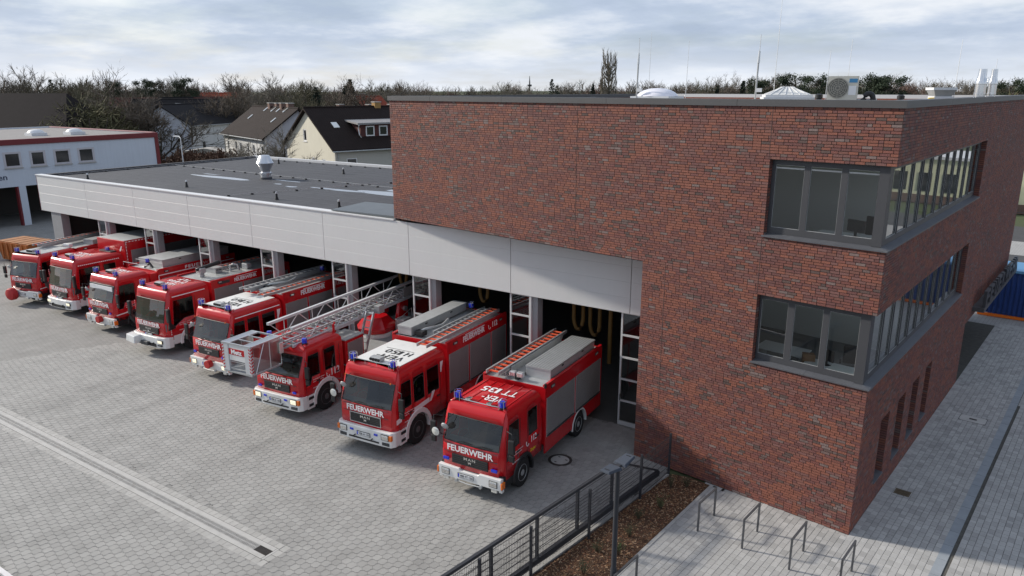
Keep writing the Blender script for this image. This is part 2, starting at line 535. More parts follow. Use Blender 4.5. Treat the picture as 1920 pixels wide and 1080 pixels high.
# --- interlocking pavers, laid at 45 degrees
PL, PH, PA = 0.255, 0.200, 0.029
def paver_outline(g=0.0055):
    a = PL / 2 - .0022
    h = PH / 2 - g
    top = [(a, h - PA), (PL * 0.30, h - PA), (PL * 0.19, h + PA), (-PL * 0.19, h + PA), (-PL * 0.30, h - PA), (-a, h - PA)]
    bot = [(-x, -y) for x, y in top]
    return top + bot
PO = paver_outline()
def paver_geom():
    n = len(PO)
    vs = [(x * 0.988, y * 0.968, 0.0) for x, y in PO] + [(x, y, -0.004) for x, y in PO] + [(x, y, -0.016) for x, y in PO]
    fs = [tuple(range(n))]
    for k in (0, n):
        for i in range(n):
            j = (i + 1) % n
            fs.append((k + i, k + n + i, k + n + j, k + j))
    return vs, fs
PV, PF = paver_geom()
def pav_ok(x, y):
    if not in_poly((x, y), [(-69, 6.45), (-9.1, 6.45), (-7.72, 19.6), (-7.95, 22.42), (-69, 22.42)]):
        return False
    if x * x + y * y > (PAVE_R + 0.15) ** 2:
        return False
    if 10.08 < y < 11.0 and x < -14.3:
        return False
    if (x + 10.82) ** 2 + (y - 19.03) ** 2 < 0.46 ** 2:
        return False
    # what the photograph sees of it
    d = Vector((x, y, 0)) - CAM
    r = Vector((cos(AZ), sin(AZ), 0)); f = Vector((-sin(AZ) * cos(PITCH), cos(AZ) * cos(PITCH), -sin(PITCH)))
    u = r.cross(f)
    zc = d.dot(f)
    if zc < 1:
        return False
    px = d.dot(r) / zc * F_PX; py = -d.dot(u) / zc * F_PX
    return abs(px) < 1010 and abs(py) < 610
placed = []
c45, s45 = cos(rad(45)), sin(rad(45))
for j in range(-160, 420):
    for i in range(-420, 200):
        a = i * PL + (j % 2) * PL / 2; b = j * PH
        x = a * c45 - b * s45; y = a * s45 + b * c45
        if y < 6.4 or y > 22.5 or x > -7.5 or x < -39:
            continue
        if pav_ok(x, y):
            placed.append((x * x + y * y, x, y))
placed.sort()
pav_me = bpy.data.meshes.new('paver')
pav_me.from_pydata([(x * c45 - y * s45, x * s45 + y * c45, z) for x, y, z in PV], [], PF)
pav_me.materials.append(M_PAVEOBJ); pav_me.update()
for k, (q, x, y) in enumerate(placed[:300]):
    o = link('paver', pav_me, yard, (x, y, random.uniform(-0.0015, 0.0015)))
vs, fs, tone = [], [], []
rot = [(x * c45 - y * s45, x * s45 + y * c45, z) for x, y, z in PV]
for q, x, y in placed[300:]:
    o_ = len(vs); dz = random.uniform(-0.0015, 0.0015)
    tx, ty = random.uniform(-.01, .01), random.uniform(-.01, .01)
    vs += [(px + x, py + y, pz + dz + (px * tx + py * ty if pz > -.01 else 0)) for px, py, pz in rot]
    fs += [tuple(a + o_ for a in f) for f in PF]
    t_ = 1.0 + random.uniform(-0.07, 0.07)
    tone += [(0.312 * t_, 0.304 * t_, 0.288 * t_, 1)] * len(rot)
me = bpy.data.meshes.new('paving')
me.from_pydata(vs, [], fs)
ca = me.color_attributes.new('tone', 'FLOAT_COLOR', 'POINT')
ca.data.foreach_set('color', [c for t in tone for c in t])
me.materials.append(M_PAVE); me.update()
stuff(link('paving', me, yard))

for y_ in (6.33, 9.93, 10.86):
    struct(MB().add([(-70, y_, -.006), (-13.9, y_, -.006), (-13.9, y_ + .24, -.006), (-70, y_ + .24, -.006)], [(0, 1, 2, 3)]).build('yard_infill', M_FARPAVE))
struct(MB().add([(-14.2, 9.95, -.0055), (-13.72, 9.95, -.0055), (-13.72, 11.1, -.0055), (-14.2, 11.1, -.0055)], [(0, 1, 2, 3)]).build('yard_infill', M_FARPAVE))
# drain channel with concrete borders and gully grate at its end
dr = thing('drainage_channel', 'long slotted drainage channel with pale concrete borders crossing the paved yard', 'drain', (-14.2, 10.5, 0))
MB().box(-56, -0.35, 0.12, 0.26, -0.012, 0.004).build('channel_edge', M_CONC, dr)
MB().box(-56, -0.35, -0.26, -0.12, -0.012, 0.004).build('channel_edge', M_CONC, dr)
MB().box(-56, -0.35, -0.12, 0.12, -0.012, -0.006).build('channel_bed', M_IRON, dr)
for k in range(60):
    x1 = -0.84 - k * 0.5
    if x1 < -17:
        break
    g = MB()
    for q in range(10):
        g.box(x1 - q * 0.05 - 0.03, x1 - q * 0.05, -0.11, 0.11, -0.006, 0.002)
    g.box(x1 - 0.5, x1, -0.012, 0.012, -0.006, 0.003)
    g.box(x1 - 0.5, x1, -0.118, -0.10, -0.006, 0.003).box(x1 - 0.5, x1, 0.10, 0.118, -0.006, 0.003)
    g.build('channel_grating', M_GALV, dr, fix=False)
g = MB().box(-56, -17.4, -0.118, 0.118, -0.006, 0.001)
g.build('far_channel_grating', M_GALV, dr)
# border setts beside the channel, one by one where near
sett_me = {}
M_SETT = mat('pale_sett', (0.37, 0.36, 0.34), 0.85, var=0.12, vscale=4, rnd=0.08)
mb_ = MB().box(-0.112, 0.112, -0.095, 0.095, -0.012, 0.001)
s0 = mb_.build('border_sett', M_SETT, dr, loc=(-0.40, 0.37, 0))
k = 0
for side in (0.37, -0.37):
    for i in range(76):
        if side == 0.37 and i == 0:
            continue
        link('border_sett', s0.data, dr, (-0.40 - i * 0.235, side, 0))
MB().box(-.335, -.275, -.26, .26, -.012, .003).build('channel_edge', M_CONC, dr)
for yy in (-0.36, -0.12, 0.12, .36):
    o = link('border_sett', s0.data, dr, (-0.17, yy, 0)); o.rotation_euler = (0, 0, pi / 2)
MB().box(-56, -17.9, 0.27, 0.47, -0.012, 0.0005).box(-56, -17.9, -0.47, -0.27, -0.012, 0.0005).build('border_strip', M_SETT, dr)
gr = MB()
gr.box(-0.82, -0.34, -0.13, 0.13, -0.006, 0.001)
for q in range(9):
    gr.box(-0.80 + q * 0.05, -0.775 + q * 0.05, -0.11, 0.11, 0.001, 0.008)
gr.build('gully_grate', M_IRON, dr)

# manhole cover in the yard
mh = thing('manhole_cover', 'round concrete manhole cover with rusty iron ring beside the foremost engine', 'manhole', (-10.82, 19.03, 0))
MB().lathe([(0.62, -.006), (0.0, -.0058)], 32).build('bedding', M_FARPAVE, mh)
MB().lathe([(0.30, 0.0), (0.0, 0.004)], 32).build('cover', M_CONC, mh)
MB().lathe([(0.39, -0.01), (0.395, 0.004), (0.305, 0.006), (0.300, -0.004)], 32).build('ring', M_IRON, mh)
for a in (0.5, 2.2, 4.4):
    MB().box(-0.04, 0.04, -0.02, 0.02, 0.003, 0.006).build('lifting_slot', M_IRON, mh, loc=(0.2 * cos(a), 0.2 * sin(a), 0))

# kerb in the near left corner with dark soil behind
kb = tag(MB().box(-40, -12, 6.22, 6.34, -0.05, 0.10).build('kerb', mat('white_kerb', (0.62, 0.6, 0.6), 0.7, var=0.1)), 'low white edging stone in the near left corner of the yard', 'kerb')
struct(MB().add([(-40, 0, 0.02), (-9.3, 0, 0.02), (-9.3, 6.215, 0.02), (-40, 6.215, 0.02)], [(0, 1, 2, 3)]).build('soil', mat('dark_soil', (0.03, 0.025, 0.02), 0.95, var=0.4, vscale=8, bump=0.8, bscale=12)))

# ------------------------------------------------------------------ forecourt with bicycle stands, rectangular paving
RD = Vector((sin(rad(6.4)), cos(rad(6.4)), 0)); RN = Vector((cos(rad(6.4)), -sin(rad(6.4)), 0))
C0 = Vector((-2.25, 19.7, 0))
fore = struct(MB().add([(-6.2, 20.3, -0.016), (-7.4, 8, -0.016), (14, 8, -0.016), (14, 62, -0.016), (-3, 62, -0.016), (-3, 20.3, -0.016)], [tuple(range(6))]).build('forecourt', M_JOINT))
M_SLAB = mat('grey_slab', (0.36, 0.355, 0.345), 0.85, var=0.1, vscale=2.0, attr='tone', dirt=((0.24, 0.24, 0.235), 0.8, 0.4), bump=0.1, bscale=80)
M_SLABOBJ = mat('grey_slab_single', (0.36, 0.355, 0.345), 0.85, var=0.1, vscale=2.0, rnd=0.12, dirt=((0.24, 0.24, 0.235), 0.8, 0.4), bump=0.1, bscale=80)
def vis(x, y, mx=1000, my=580):
    d = Vector((x, y, 0)) - CAM
    r = Vector((cos(AZ), sin(AZ), 0)); f = Vector((-sin(AZ) * cos(PITCH), cos(AZ) * cos(PITCH), -sin(PITCH)))
    u = r.cross(f); zc = d.dot(f)
    return zc > 1 and abs(d.dot(r) / zc * F_PX) < mx and abs(d.dot(u) / zc * F_PX) < my
EF = Vector((-cos(rad(8.1)), sin(rad(8.1)), 0))
def side_of_front(x, y):
    """>0: in front of the front wall plane"""
    nf = Vector((-sin(rad(8.1)), -cos(rad(8.1)), 0))
    return (Vector((x, y, 0)) - C0).dot(nf)
cand = []
rw, gap = 0.158, 0.004
for row in range(-40, 110):
    off = random.random() * 0.24
    a0 = -14 + off
    while a0 < 46:
        L_ = 0.24 if random.random() < 0.8 else 0.16
        p = C0 + RD * (a0 + L_ / 2) + RN * (row * rw + rw / 2)
        ok = vis(p.x, p.y) and p.y < 44
        dd = (p - C0).dot(RN)
        if side_of_front(p.x, p.y) < 0.05 and dd < 0.03:
            ok = False
        bx = -6.2 - (20.26 - p.y) * 0.090
        if p.x < bx + 0.1:
            ok = False
        if 2.02 < dd < 2.30:
            ok = False
        if dd > 2.3 and p.y > 33:
            ok = False
        if ok:
            cand.append((p.length, p.x, p.y, L_))
        a0 += L_
cand.sort()
slabs = {}
for L_ in (0.24, 0.16):
    hw, hl = rw / 2 - gap, L_ / 2 - gap
    mb_ = MB().add([(-hw + .004, -hl + .004, 0), (hw - .004, -hl + .004, 0), (hw - .004, hl - .004, 0), (-hw + .004, hl - .004, 0),
                    (-hw, -hl, -.004), (hw, -hl, -.004), (hw, hl, -.004), (-hw, hl, -.004), (-hw, -hl, -.017), (hw, -hl, -.017), (hw, hl, -.017), (-hw, hl, -.017)],
                   [(0, 1, 2, 3)] + [(k + i, k + 4 + i, k + 4 + (i + 1) % 4, k + (i + 1) % 4) for k in (0, 4) for i in range(4)])
    slabs[L_] = mb_
sl_me = {}
ra = -rad(6.4)
for L_, mb_ in slabs.items():
    me = bpy.data.meshes.new('paving_stone'); me.from_pydata(mb_.v, [], mb_.f); me.materials.append(M_SLABOBJ); me.update(); sl_me[L_] = me
for q, x, y, L_ in cand[:300]:
    o = link('paving_stone', sl_me[L_], fore, (x, y, random.uniform(-.001, .001))); o.rotation_euler = (0, 0, ra)
vs, fs, tone = [], [], []
cr, sr = cos(ra), sin(ra)
for q, x, y, L_ in cand[300:]:
    mb_ = slabs[L_]; o_ = len(vs); dz = random.uniform(-.0015, .0015)
    vs += [(px * cr - py * sr + x, px * sr + py * cr + y, pz + dz) for px, py, pz in mb_.v]
    fs += [tuple(a + o_ for a in f) for f in mb_.f]
    t_ = 1 + random.choice((0, 0, -0.14, 0.1)) + random.uniform(-.06, .06)
    tone += [0.36 * t_, 0.355 * t_, 0.345 * t_, 1] * 12
me = bpy.data.meshes.new('stone_paving'); me.from_pydata(vs, [], fs)
ca = me.color_attributes.new('tone', 'FLOAT_COLOR', 'POINT'); ca.data.foreach_set('color', tone)
me.materials.append(M_SLAB); me.update()
stuff(link('stone_paving', me, fore))
M_FARSLAB = mat('far_slabs', (0.35, 0.345, 0.335), 0.85, var=0.12, vscale=2, dirt=((0.22, 0.22, 0.21), 0.8, 0.4))
add_rows_pattern(M_FARSLAB, 3.0, rad(6.4) + pi / 2)
q = [C0 + RD * 13 + RN * 2.3, C0 + RD * 13 + RN * 14, C0 + RD * 25.5 + RN * 14, C0 + RD * 25.5 + RN * 2.3]
struct(MB().add([(p.x, p.y, -0.004) for p in q], [(0, 1, 2, 3)]).build('far_forecourt_paving', M_FARSLAB))
q = [C0 + RD * 24.0 - RN * 8, C0 + RD * 24.0 + RN * 14, C0 + RD * 36 + RN * 14, C0 + RD * 36 - RN * 8]
struct(MB().add([(p.x, p.y, -0.006) for p in q], [(0, 1, 2, 3)]).build('far_forecourt', M_FARSLAB))
bed_rr = lambda y: -6.23 - (20.26 - y) * 0.090
def infill(pts, z=-.0065):
    struct(MB().add([(x, y, z) for x, y in pts], [tuple(range(len(pts)))]).build('forecourt_infill', M_FARSLAB))
nf_ = Vector((-sin(rad(8.1)), -cos(rad(8.1)), 0))
a_ = C0 + RN * .02; b_ = C0 + EF * 4.2
infill([(b_.x, b_.y), ((b_ + nf_ * .3).x, (b_ + nf_ * .3).y), ((a_ + nf_ * .3).x, (a_ + nf_ * .3).y), (a_.x, a_.y)])
infill([(bed_rr(9), 9), (bed_rr(9) + .45, 9), (bed_rr(20.2) + .45, 20.2), (bed_rr(20.2), 20.2)])
e_ = C0 + RD * 24
infill([(C0.x, C0.y), ((C0 + RN * .26).x, (C0 + RN * .26).y), ((e_ + RN * .26).x, (e_ + RN * .26).y), (e_.x, e_.y)])
for (y0_, y1_, x0_, x1_) in ((22.2, 22.5, -70, -9.4),):
    struct(MB().add([(x0_, y0_, -.0062), (x1_, y0_, -.0062), (x1_, y1_, -.0062), (x0_, y1_, -.0062)], [(0, 1, 2, 3)]).build('yard_infill', M_FARPAVE))
struct(MB().add([(-8.1, 18.9, -.0063), (-7.62, 18.9, -.0063), (-7.62, 20.2, -.0063), (-9.2, 20.7, -.0063), (-9.2, 22.4, -.0063), (-9.5, 22.4, -.0063), (-9.5, 20.5, -.0063), (-8.2, 20.2, -.0063)], [tuple(range(8))]).build('yard_infill', M_FARPAVE))
q = [(9.5, 6), (32, 6), (32, 50.4), (9.5, 50.4)]
struct(MB().add([(x, y, .001) for x, y in q], [(0, 1, 2, 3)]).build('car_park', M_ASPH))
# blue-grey gutter line
gut = thing('gutter_strip', 'narrow blue grey gutter line running along the side of the brick building', 'gutter', tuple(C0 + RN * 2.16))
for k in range(50):
    a = -6 + k * 0.8
    p = C0 + RN * 2.16 + RD * a
    o = MB().box(-0.12, 0.12, 0.006, 0.794, -0.012, 0.003).build('gutter_stone', mat('gutter_stone', (0.25, 0.275, 0.30), 0.7, var=0.12, vscale=3, rnd=0.06), gut, loc=tuple(RD * a))
    o.rotation_euler = (0, 0, ra)
def gully(name, label, x, y, w, h, m, hole=False):
    t = thing(name, label, 'manhole', (x, y, 0), ra)
    MB().box(-w / 2, w / 2, -h / 2, h / 2, -0.01, 0.005).build('frame', m, t)
    if hole:
        MB().box(-0.12, 0.12, -0.07, 0.07, 0.005, 0.008).build('inset', M_IRON, t)
        c_ = 0.09
        MB().prism([(-w / 2 + c_, -h / 2 + .02), (w / 2 - c_, -h / 2 + .02), (w / 2 - .02, -h / 2 + c_), (w / 2 - .02, h / 2 - c_), (w / 2 - c_, h / 2 - .02), (-w / 2 + c_, h / 2 - .02), (-w / 2 + .02, h / 2 - c_), (-w / 2 + .02, -h / 2 + c_)], 'z', 0.0045, 0.0065).build('cover', M_CONC, t)
    else:
        for i in range(6):
            MB().box(-w / 2 + .04, w / 2 - .04, -h / 2 + .05 + i * (h - .1) / 6, -h / 2 + .05 + (i + .55) * (h - .1) / 6, 0.005, 0.012).build('grate_bar', m, t)
gully('gully_cover', 'small brown rectangular gully grate on the grey paving by the brick wall', -1.33, 22.93, 0.42, 0.36, mat('rusty_grate', (0.10, 0.075, 0.045), 0.8, var=0.3))
gully('shaft_cover', 'pale concrete shaft cover with cut corners beside the gutter line', 0.13, 30.0, 0.86, 0.62, mat('shaft_frame', (0.10, 0.10, 0.10), 0.8), True)

# ------------------------------------------------------------------ planting bed with bark mulch
M_BARK = mat('bark_mulch', (0.085, 0.045, 0.024), 0.95, var=0.35, vscale=9, bump=0.9, bscale=25)
bed_l = lambda y: -7.48 - (20.04 - y) * 0.142
bed_r = lambda y: -6.23 - (20.26 - y) * 0.090
bed = MB()
N = 60
rows_ = []
for i in range(N + 1):
    y = 9.0 + (20.15 - 9.0) * i / N
    for j in range(9):
        x = bed_l(y) + (bed_r(y) - bed_l(y)) * j / 8
        z = 0.01 + 0.05 * sin(pi * j / 8) + 0.025 * noise.noise(Vector((x * 3, y * 3, 0)))
        bed.v.append((x, y, z))
for i in range(N):
    for j in range(8):
        a = i * 9 + j
        bed.f.append((a, a + 1, a + 10, a + 9)); bed.m.append(0)
struct(bed.build('planting_bed', M_BARK, smooth=60))
vs, fs, cols = [], [], []
for k in range(9000):
    y = random.uniform(12.5, 20.1); x = random.uniform(bed_l(y) + .02, bed_r(y) - .02)
    j = (x - bed_l(y)) / (bed_r(y) - bed_l(y))
    z = 0.016 + 0.05 * sin(pi * j) + 0.025 * noise.noise(Vector((x * 3, y * 3, 0)))
    l = random.uniform(.02, .075); w = random.uniform(.008, .022); a = random.random() * pi; t_ = random.uniform(-.5, .5)
    dx, dy = cos(a) * l / 2, sin(a) * l / 2; ex, ey = -sin(a) * w / 2, cos(a) * w / 2; dz = sin(t_) * l / 2
    o_ = len(vs)
    vs += [(x - dx - ex, y - dy - ey, z - dz), (x + dx - ex, y + dy - ey, z + dz), (x + dx + ex, y + dy + ey, z + dz + .006), (x - dx + ex, y - dy + ey, z - dz + .006), (x, y, z - .012)]
    fs += [(o_, o_ + 1, o_ + 2, o_ + 3), (o_, o_ + 1, o_ + 4), (o_ + 2, o_ + 3, o_ + 4)]
    c_ = random.choice([(0.20, 0.095, 0.042), (0.10, 0.045, 0.025), (0.29, 0.16, 0.08), (0.05, 0.026, 0.017), (0.42, 0.28, 0.17), (0.16, 0.06, 0.032), (0.09, 0.04, 0.02)])
    cols += [*c_, 1] * 5
me = bpy.data.meshes.new('bark_chips'); me.from_pydata(vs, [], fs)
ca = me.color_attributes.new('tone', 'FLOAT_COLOR', 'POINT'); ca.data.foreach_set('color', cols)
me.materials.append(mat('bark_chip', (0.15, 0.08, 0.04), 0.9, attr='tone')); me.update()
o = stuff(link('bark_chips', me)); o['label'] = 'loose brown bark mulch covering the narrow bed by the fence'; o['category'] = 'mulch'
# bed edging stones
edge = thing('bed_edging', 'pale edging stones between the bark bed and the grey forecourt', 'edging', (-6.2, 20.0, 0))
for k in range(12):
    y1 = 20.2 - k * 1.0; y0 = y1 - 0.985
    a = (bed_r(y0), y0); b = (bed_r(y1), y1)
    MB().add([(a[0], a[1], -.02), (a[0] + .1, a[1], -.02), (b[0] + .1, b[1], -.02), (b[0], b[1], -.02), (a[0], a[1], .008), (a[0] + .1, a[1], .008), (b[0] + .1, b[1], .008), (b[0], b[1], .008)],
             [(0, 3, 2, 1), (4, 5, 6, 7), (0, 1, 5, 4), (1, 2, 6, 5), (2, 3, 7, 6), (3, 0, 4, 7)]).build('edging_stone', M_KERB, edge, loc=(6.2, -20.0, 0))
edge2 = thing('fence_footing_strip', 'pale concrete strip along the foot of the mesh fence', 'edging', (-7.6, 20.0, 0))
for k in range(12):
    y1 = 20.0 - k * 1.0; y0 = y1 - 0.985
    a = (bed_l(y0), y0); b = (bed_l(y1), y1)
    MB().add([(a[0] - .09, a[1], -.03), (a[0], a[1], -.03), (b[0], b[1], -.03), (b[0] - .09, b[1], -.03), (a[0] - .09, a[1], .06), (a[0], a[1], .06), (b[0], b[1], .06), (b[0] - .09, b[1], .06)],
             [(0, 3, 2, 1), (4, 5, 6, 7), (0, 1, 5, 4), (1, 2, 6, 5), (2, 3, 7, 6), (3, 0, 4, 7)]).build('edging_stone', M_KERB, edge2, loc=(7.6, -20.0, 0))
# young plants in the bed
M_LEAF = mat('young_leaf', (0.05, 0.085, 0.02), 0.7, var=0.3, vscale=12)
M_LEAFD = mat('dull_leaf', (0.05, 0.055, 0.022), 0.8, var=0.3, vscale=12)
spots = [(-6.93, 18.0, .34, 1, 'bright green young shrub in the middle of the bark bed'), (-7.15, 19.3, .30, 0, 'dull green low plant in the bark bed close to the brick wall'), (-6.75, 19.55, .26, 0, 'small twiggy plant between fence end and forecourt edge in the bark bed'),
         (-7.25, 17.2, .24, 0, 'sparse olive plant in the bark bed near the second fence post'), (-7.1, 16.3, .28, 0, 'low dull plant halfway along the bark bed'), (-7.0, 15.4, .3, 1, 'loose green plant in the bark bed behind the lamp post'), (-7.5, 15.2, .2, 0, 'tiny sprig in the bark bed close to the mesh fence'), (-7.35, 14.2, .26, 0, 'sparse plant in the bark bed at the bottom of the view')]
for (x, y, h, br, lab) in spots:
    h *= 1.35
    t = thing('shrub', lab, 'plant', (x, y, 0.04), 0, 'young plants in the bark bed')
    st = MB(); lf = MB()
    for k in range(22):
        a = random.random() * 2 * pi; r_ = random.uniform(.02, .2); hh = h * random.uniform(.5, 1.1)
        tip = Vector((cos(a) * r_, sin(a) * r_, hh))
        st.tube([(cos(a) * .02, sin(a) * .02, 0), tip * 0.6 + Vector((0, 0, .03)), tip], [.005, .004, .002], 3)
        for q in range(9):
            p = tip * random.uniform(.35, 1.05) + Vector((random.uniform(-.04, .04), random.uniform(-.04, .04), random.uniform(-.02, .03)))
            d1 = Vector((random.uniform(-1, 1), random.uniform(-1, 1), random.uniform(-.2, .8))).normalized() * .03
            d2 = d1.cross(Vector((random.uniform(-1, 1), random.uniform(-1, 1), 1))).normalized() * .011
            lf.add([p, p + d1 * .5 + d2, p + d1, p + d1 * .5 - d2], [(0, 1, 2, 3)])
    st.build('stems', mat('twig', (0.07, 0.05, 0.03), 0.9), t)
    stuff(lf.build('foliage', M_LEAF if br else M_LEAFD, t, fix=False))

# ================================================================== BRICK BUILDING
M_MORTAR = mat('dark_mortar', (0.036, 0.031, 0.029), 0.95, var=0.15, vscale=5)
M_BRICK = mat('clinker_brick', (0.25, 0.08, 0.05), 0.72, attr='tone', var=0.16, vscale=14, bump=0.5, bscale=70)
M_ANTH = mat('anthracite_frame', (0.055, 0.056, 0.062), 0.45, var=0.06, vscale=2)
M_SILL = mat('sill_metal', (0.115, 0.12, 0.135), 0.42, metal=0.3, var=0.1, vscale=2, dirt=((0.2, 0.2, 0.2), 3, 0.4))
M_COPE = mat('coping_metal', (0.085, 0.085, 0.088), 0.5, metal=0.2, var=0.08, vscale=1.5)
M_WINGL = glass_mat('window_glass', (0.86, 0.89, 0.88), base=0.08)
M_ROOM = mat('office_wall', (0.72, 0.72, 0.68), 0.9)
M_FLOOR = mat('office_floor', (0.2, 0.2, 0.2), 0.8)
M_ROOF = mat('gravel_roof', (0.2, 0.2, 0.2), 0.95, var=0.2, vscale=6)
ZC = 0.075
ANG_F = rad(-8.1)
bb = thing('brick_building', 'dark red clinker brick office block with wrap-around corner windows', 'building', tuple(C0), ANG_F)
DK = rad(1.7)
dl = Vector((-sin(DK), cos(DK), 0)); nl = Vector((cos(DK), sin(DK), 0))
def FP(s, dep, z):
    return Vector((-s, dep, z))
def RP(a, dep, z):
    return dl * a - nl * dep + Vector((0, 0, z))
SLITS = [(2.0, 2.9), (3.85, 4.75), (5.6, 6.5), (7.4, 8.3)]
FL, FR_ = 18.6, 6.8
RL, RG = 24.8, 14.2
def runs_front(z):
    if z > 9.825: return [(0, FL)]
    if z > 7.8: return [(3.08, FL)]
    if z > 6.525: return [(0, FL)]
    if z > 6.15: return [(0, FR_)]
    if z > 4.2: return [(3.1, FR_)]
    return [(0, FR_)]
def runs_right(z):
    if z > 9.825: return [(0, RL)]
    if z > 7.8: return [(12.4, RL)]
    if z > 6.15: return [(0, RL)]
    if z > 4.2: return [(12.0, RL)]
    if z > 2.625: return [(0, RL)]
    if z > 2.475:
        cuts, end = SLITS, RL
    elif z > 0.675:
        cuts, end = SLITS, RG
    else:
        return [(0, RG)]
    r = []; a = 0
    for c in cuts:
        r.append((a, c[0])); a = c[1]
    r.append((a, end))
    return r
# core walls behind the bricks
core = MB()
zs = [0, 0.675, 2.475, 2.625, 4.2, 6.15, 6.525, 7.8, 9.825, 11.175]
for z0, z1 in zip(zs, zs[1:]):
    zm = (z0 + z1) / 2
    for a, b in runs_front(zm):
        lo = 0.012
        p = [FP(a if a > 0 else 0.012, lo, 0), FP(b, lo, 0), FP(b, .36, 0), FP(max(a, .36), .36, 0)]
        core.hexa([q + Vector((0, 0, z0)) for q in p], [q + Vector((0, 0, z1)) for q in p])
    for a, b in runs_right(zm):
        p = [RP(a if a > 0 else 0.012, .012, 0), RP(b, .012, 0), RP(b, .36, 0), RP(a if a > 0 else .36, .36, 0)]
        core.hexa([q + Vector((0, 0, z0)) for q in p], [q + Vector((0, 0, z1)) for q in p])
core.build('wall_core', M_MORTAR, bb)
# remaining outer walls: left side above the hall roof, left return below, back
wl_ = MB()
bk = RP(RL, 0, 0)
wl_.box(-FL, -FL + .3, .36, 19.5, 6.3, 11.17)
wl_.box(-FR_, -FR_ + .3, .36, 1.62, 0, 6.5)
wl_.box(-FL, bk.x - .3, 19.5, 19.8, 6.3, 11.17)
wl_.build('rear_wall', mat('plain_brickwork', (0.2, 0.075, 0.05), 0.9, var=0.2, vscale=8), bb)
# recessed ground floor under the rear overhang
MB().add([RP(RG, .02, 0), RP(RG, 2.2, 0), RP(RL, 2.2, 0), RP(RL, 2.2, 2.45), RP(RG, 2.2, 2.45), RP(RG, .02, 2.45)], [(0, 1, 4, 5), (1, 2, 3, 4)]).build('recessed_entrance_wall', mat('entrance_render', (0.08, 0.08, 0.085), 0.8), bb)
MB().add([RP(RG, .36, 2.47), RP(RL, .36, 2.47), RP(RL, 4, 2.47), RP(RG, 4, 2.47)], [(0, 1, 2, 3)]).build('soffit', M_COPE, bb)
MB().add([RP(RG, 0, 0), RP(RG, .36, 0), RP(RG, .36, 2.47), RP(RG, 0, 2.47)], [(0, 1, 2, 3)]).build('wall_end', M_MORTAR, bb)
# overhang underside above the vehicle hall
MB().add([FP(FR_, .012, 6.51), FP(FL, .012, 6.51), FP(FL, 2.0, 6.51), FP(FR_, 2.0, 6.51)], [(0, 1, 2, 3)]).build('overhang_soffit', M_COPE, bb)

# --- bricks
PALETTE = [(0.178, 0.062, 0.046), (0.160, 0.056, 0.044), (0.142, 0.053, 0.046), (0.205, 0.072, 0.047), (0.132, 0.052, 0.046), (0.160, 0.072, 0.062), (0.172, 0.070, 0.053)]
GREYS = [(0.145, 0.098, 0.088), (0.095, 0.058, 0.050), (0.165, 0.118, 0.108), (0.080, 0.050, 0.044), (0.128, 0.085, 0.076)]
def brick_col(s, z, seed):
    n_ = noise.noise(Vector((s * 0.45 + seed, z * 0.8, 3.0)))
    n2_ = noise.noise(Vector((s * 0.8 + seed, z * 1.6, 9.0)))
    gp = 0.09 + max(0, n_) * 0.34
    if random.random() < gp:
        c = random.choice(GREYS)
    else:
        c = random.choice(PALETTE) if n2_ < 0.15 or random.random() < .4 else PALETTE[3]
    k = random.uniform(.98, 1.18)
    return (c[0] * k, c[1] * k, c[2] * k)
def lay(runs, zmax, seed, zmin=0):
    out = []
    for k in range(int(zmax / ZC + .01)):
        z = k * ZC
        for a, b in runs(z + ZC / 2):
            s = a
            first = True
            while s < b - .01:
                L_ = random.choice((0.24, 0.24, 0.24, 0.24, 0.12, 0.18))
                if first:
                    L_ = random.choice((0.24, 0.12)) if k % 2 else random.choice((0.18, 0.12)); first = False
                e_ = min(s + L_, b)
                if b - e_ < 0.08:
                    e_ = b
                out.append((s, e_, z, abs((e_ - s) - L_) < 1e-6))
                s = e_
    return out
J = 0.0068
fb = lay(runs_front, 11.175, 0.0)
rb = lay(runs_right, 11.175, 50.0)
vs, fs, cols = [], [], []
def put(P, s0, s1, z0, col, d):
    o_ = len(vs)
    a, b, c_, e_ = s0 + J, s1 - J, z0 + J, z0 + ZC - J
    vs.extend([P(a, -d, c_), P(b, -d, c_), P(b, -d, e_), P(a, -d, e_), P(a, .014, c_), P(b, .014, c_), P(b, .014, e_), P(a, .014, e_)])
    fs.extend([(o_, o_ + 1, o_ + 2, o_ + 3), (o_, o_ + 4, o_ + 5, o_ + 1), (o_ + 1, o_ + 5, o_ + 6, o_ + 2), (o_ + 2, o_ + 6, o_ + 7, o_ + 3), (o_ + 3, o_ + 7, o_ + 4, o_)])
    cols.extend([*col, 1] * 8)
# the 300 nearest whole bricks of the front wall become objects of their own
ow = C0 - CAM
def dist_front(b):
    w_ = C0 + EF * ((b[0] + b[1]) / 2) + Vector((0, 0, b[2]))
    return (w_ - CAM).length
order = sorted((b for b in fb if b[3]), key=dist_front)[:300]
single = set(id(b) for b in order)
for b in fb:
    if id(b) in single:
        continue
    s0 = b[0] if b[0] > 0 else -0.004
    put(FP, s0, b[1], b[2], brick_col((b[0] + b[1]) / 2, b[2], 0.0), random.uniform(-.002, .003))
for b in rb:
    put(RP, b[0] if b[0] > 0 else .004, b[1], b[2], brick_col((b[0] + b[1]) / 2, b[2], 50.0), random.uniform(-.002, .003))
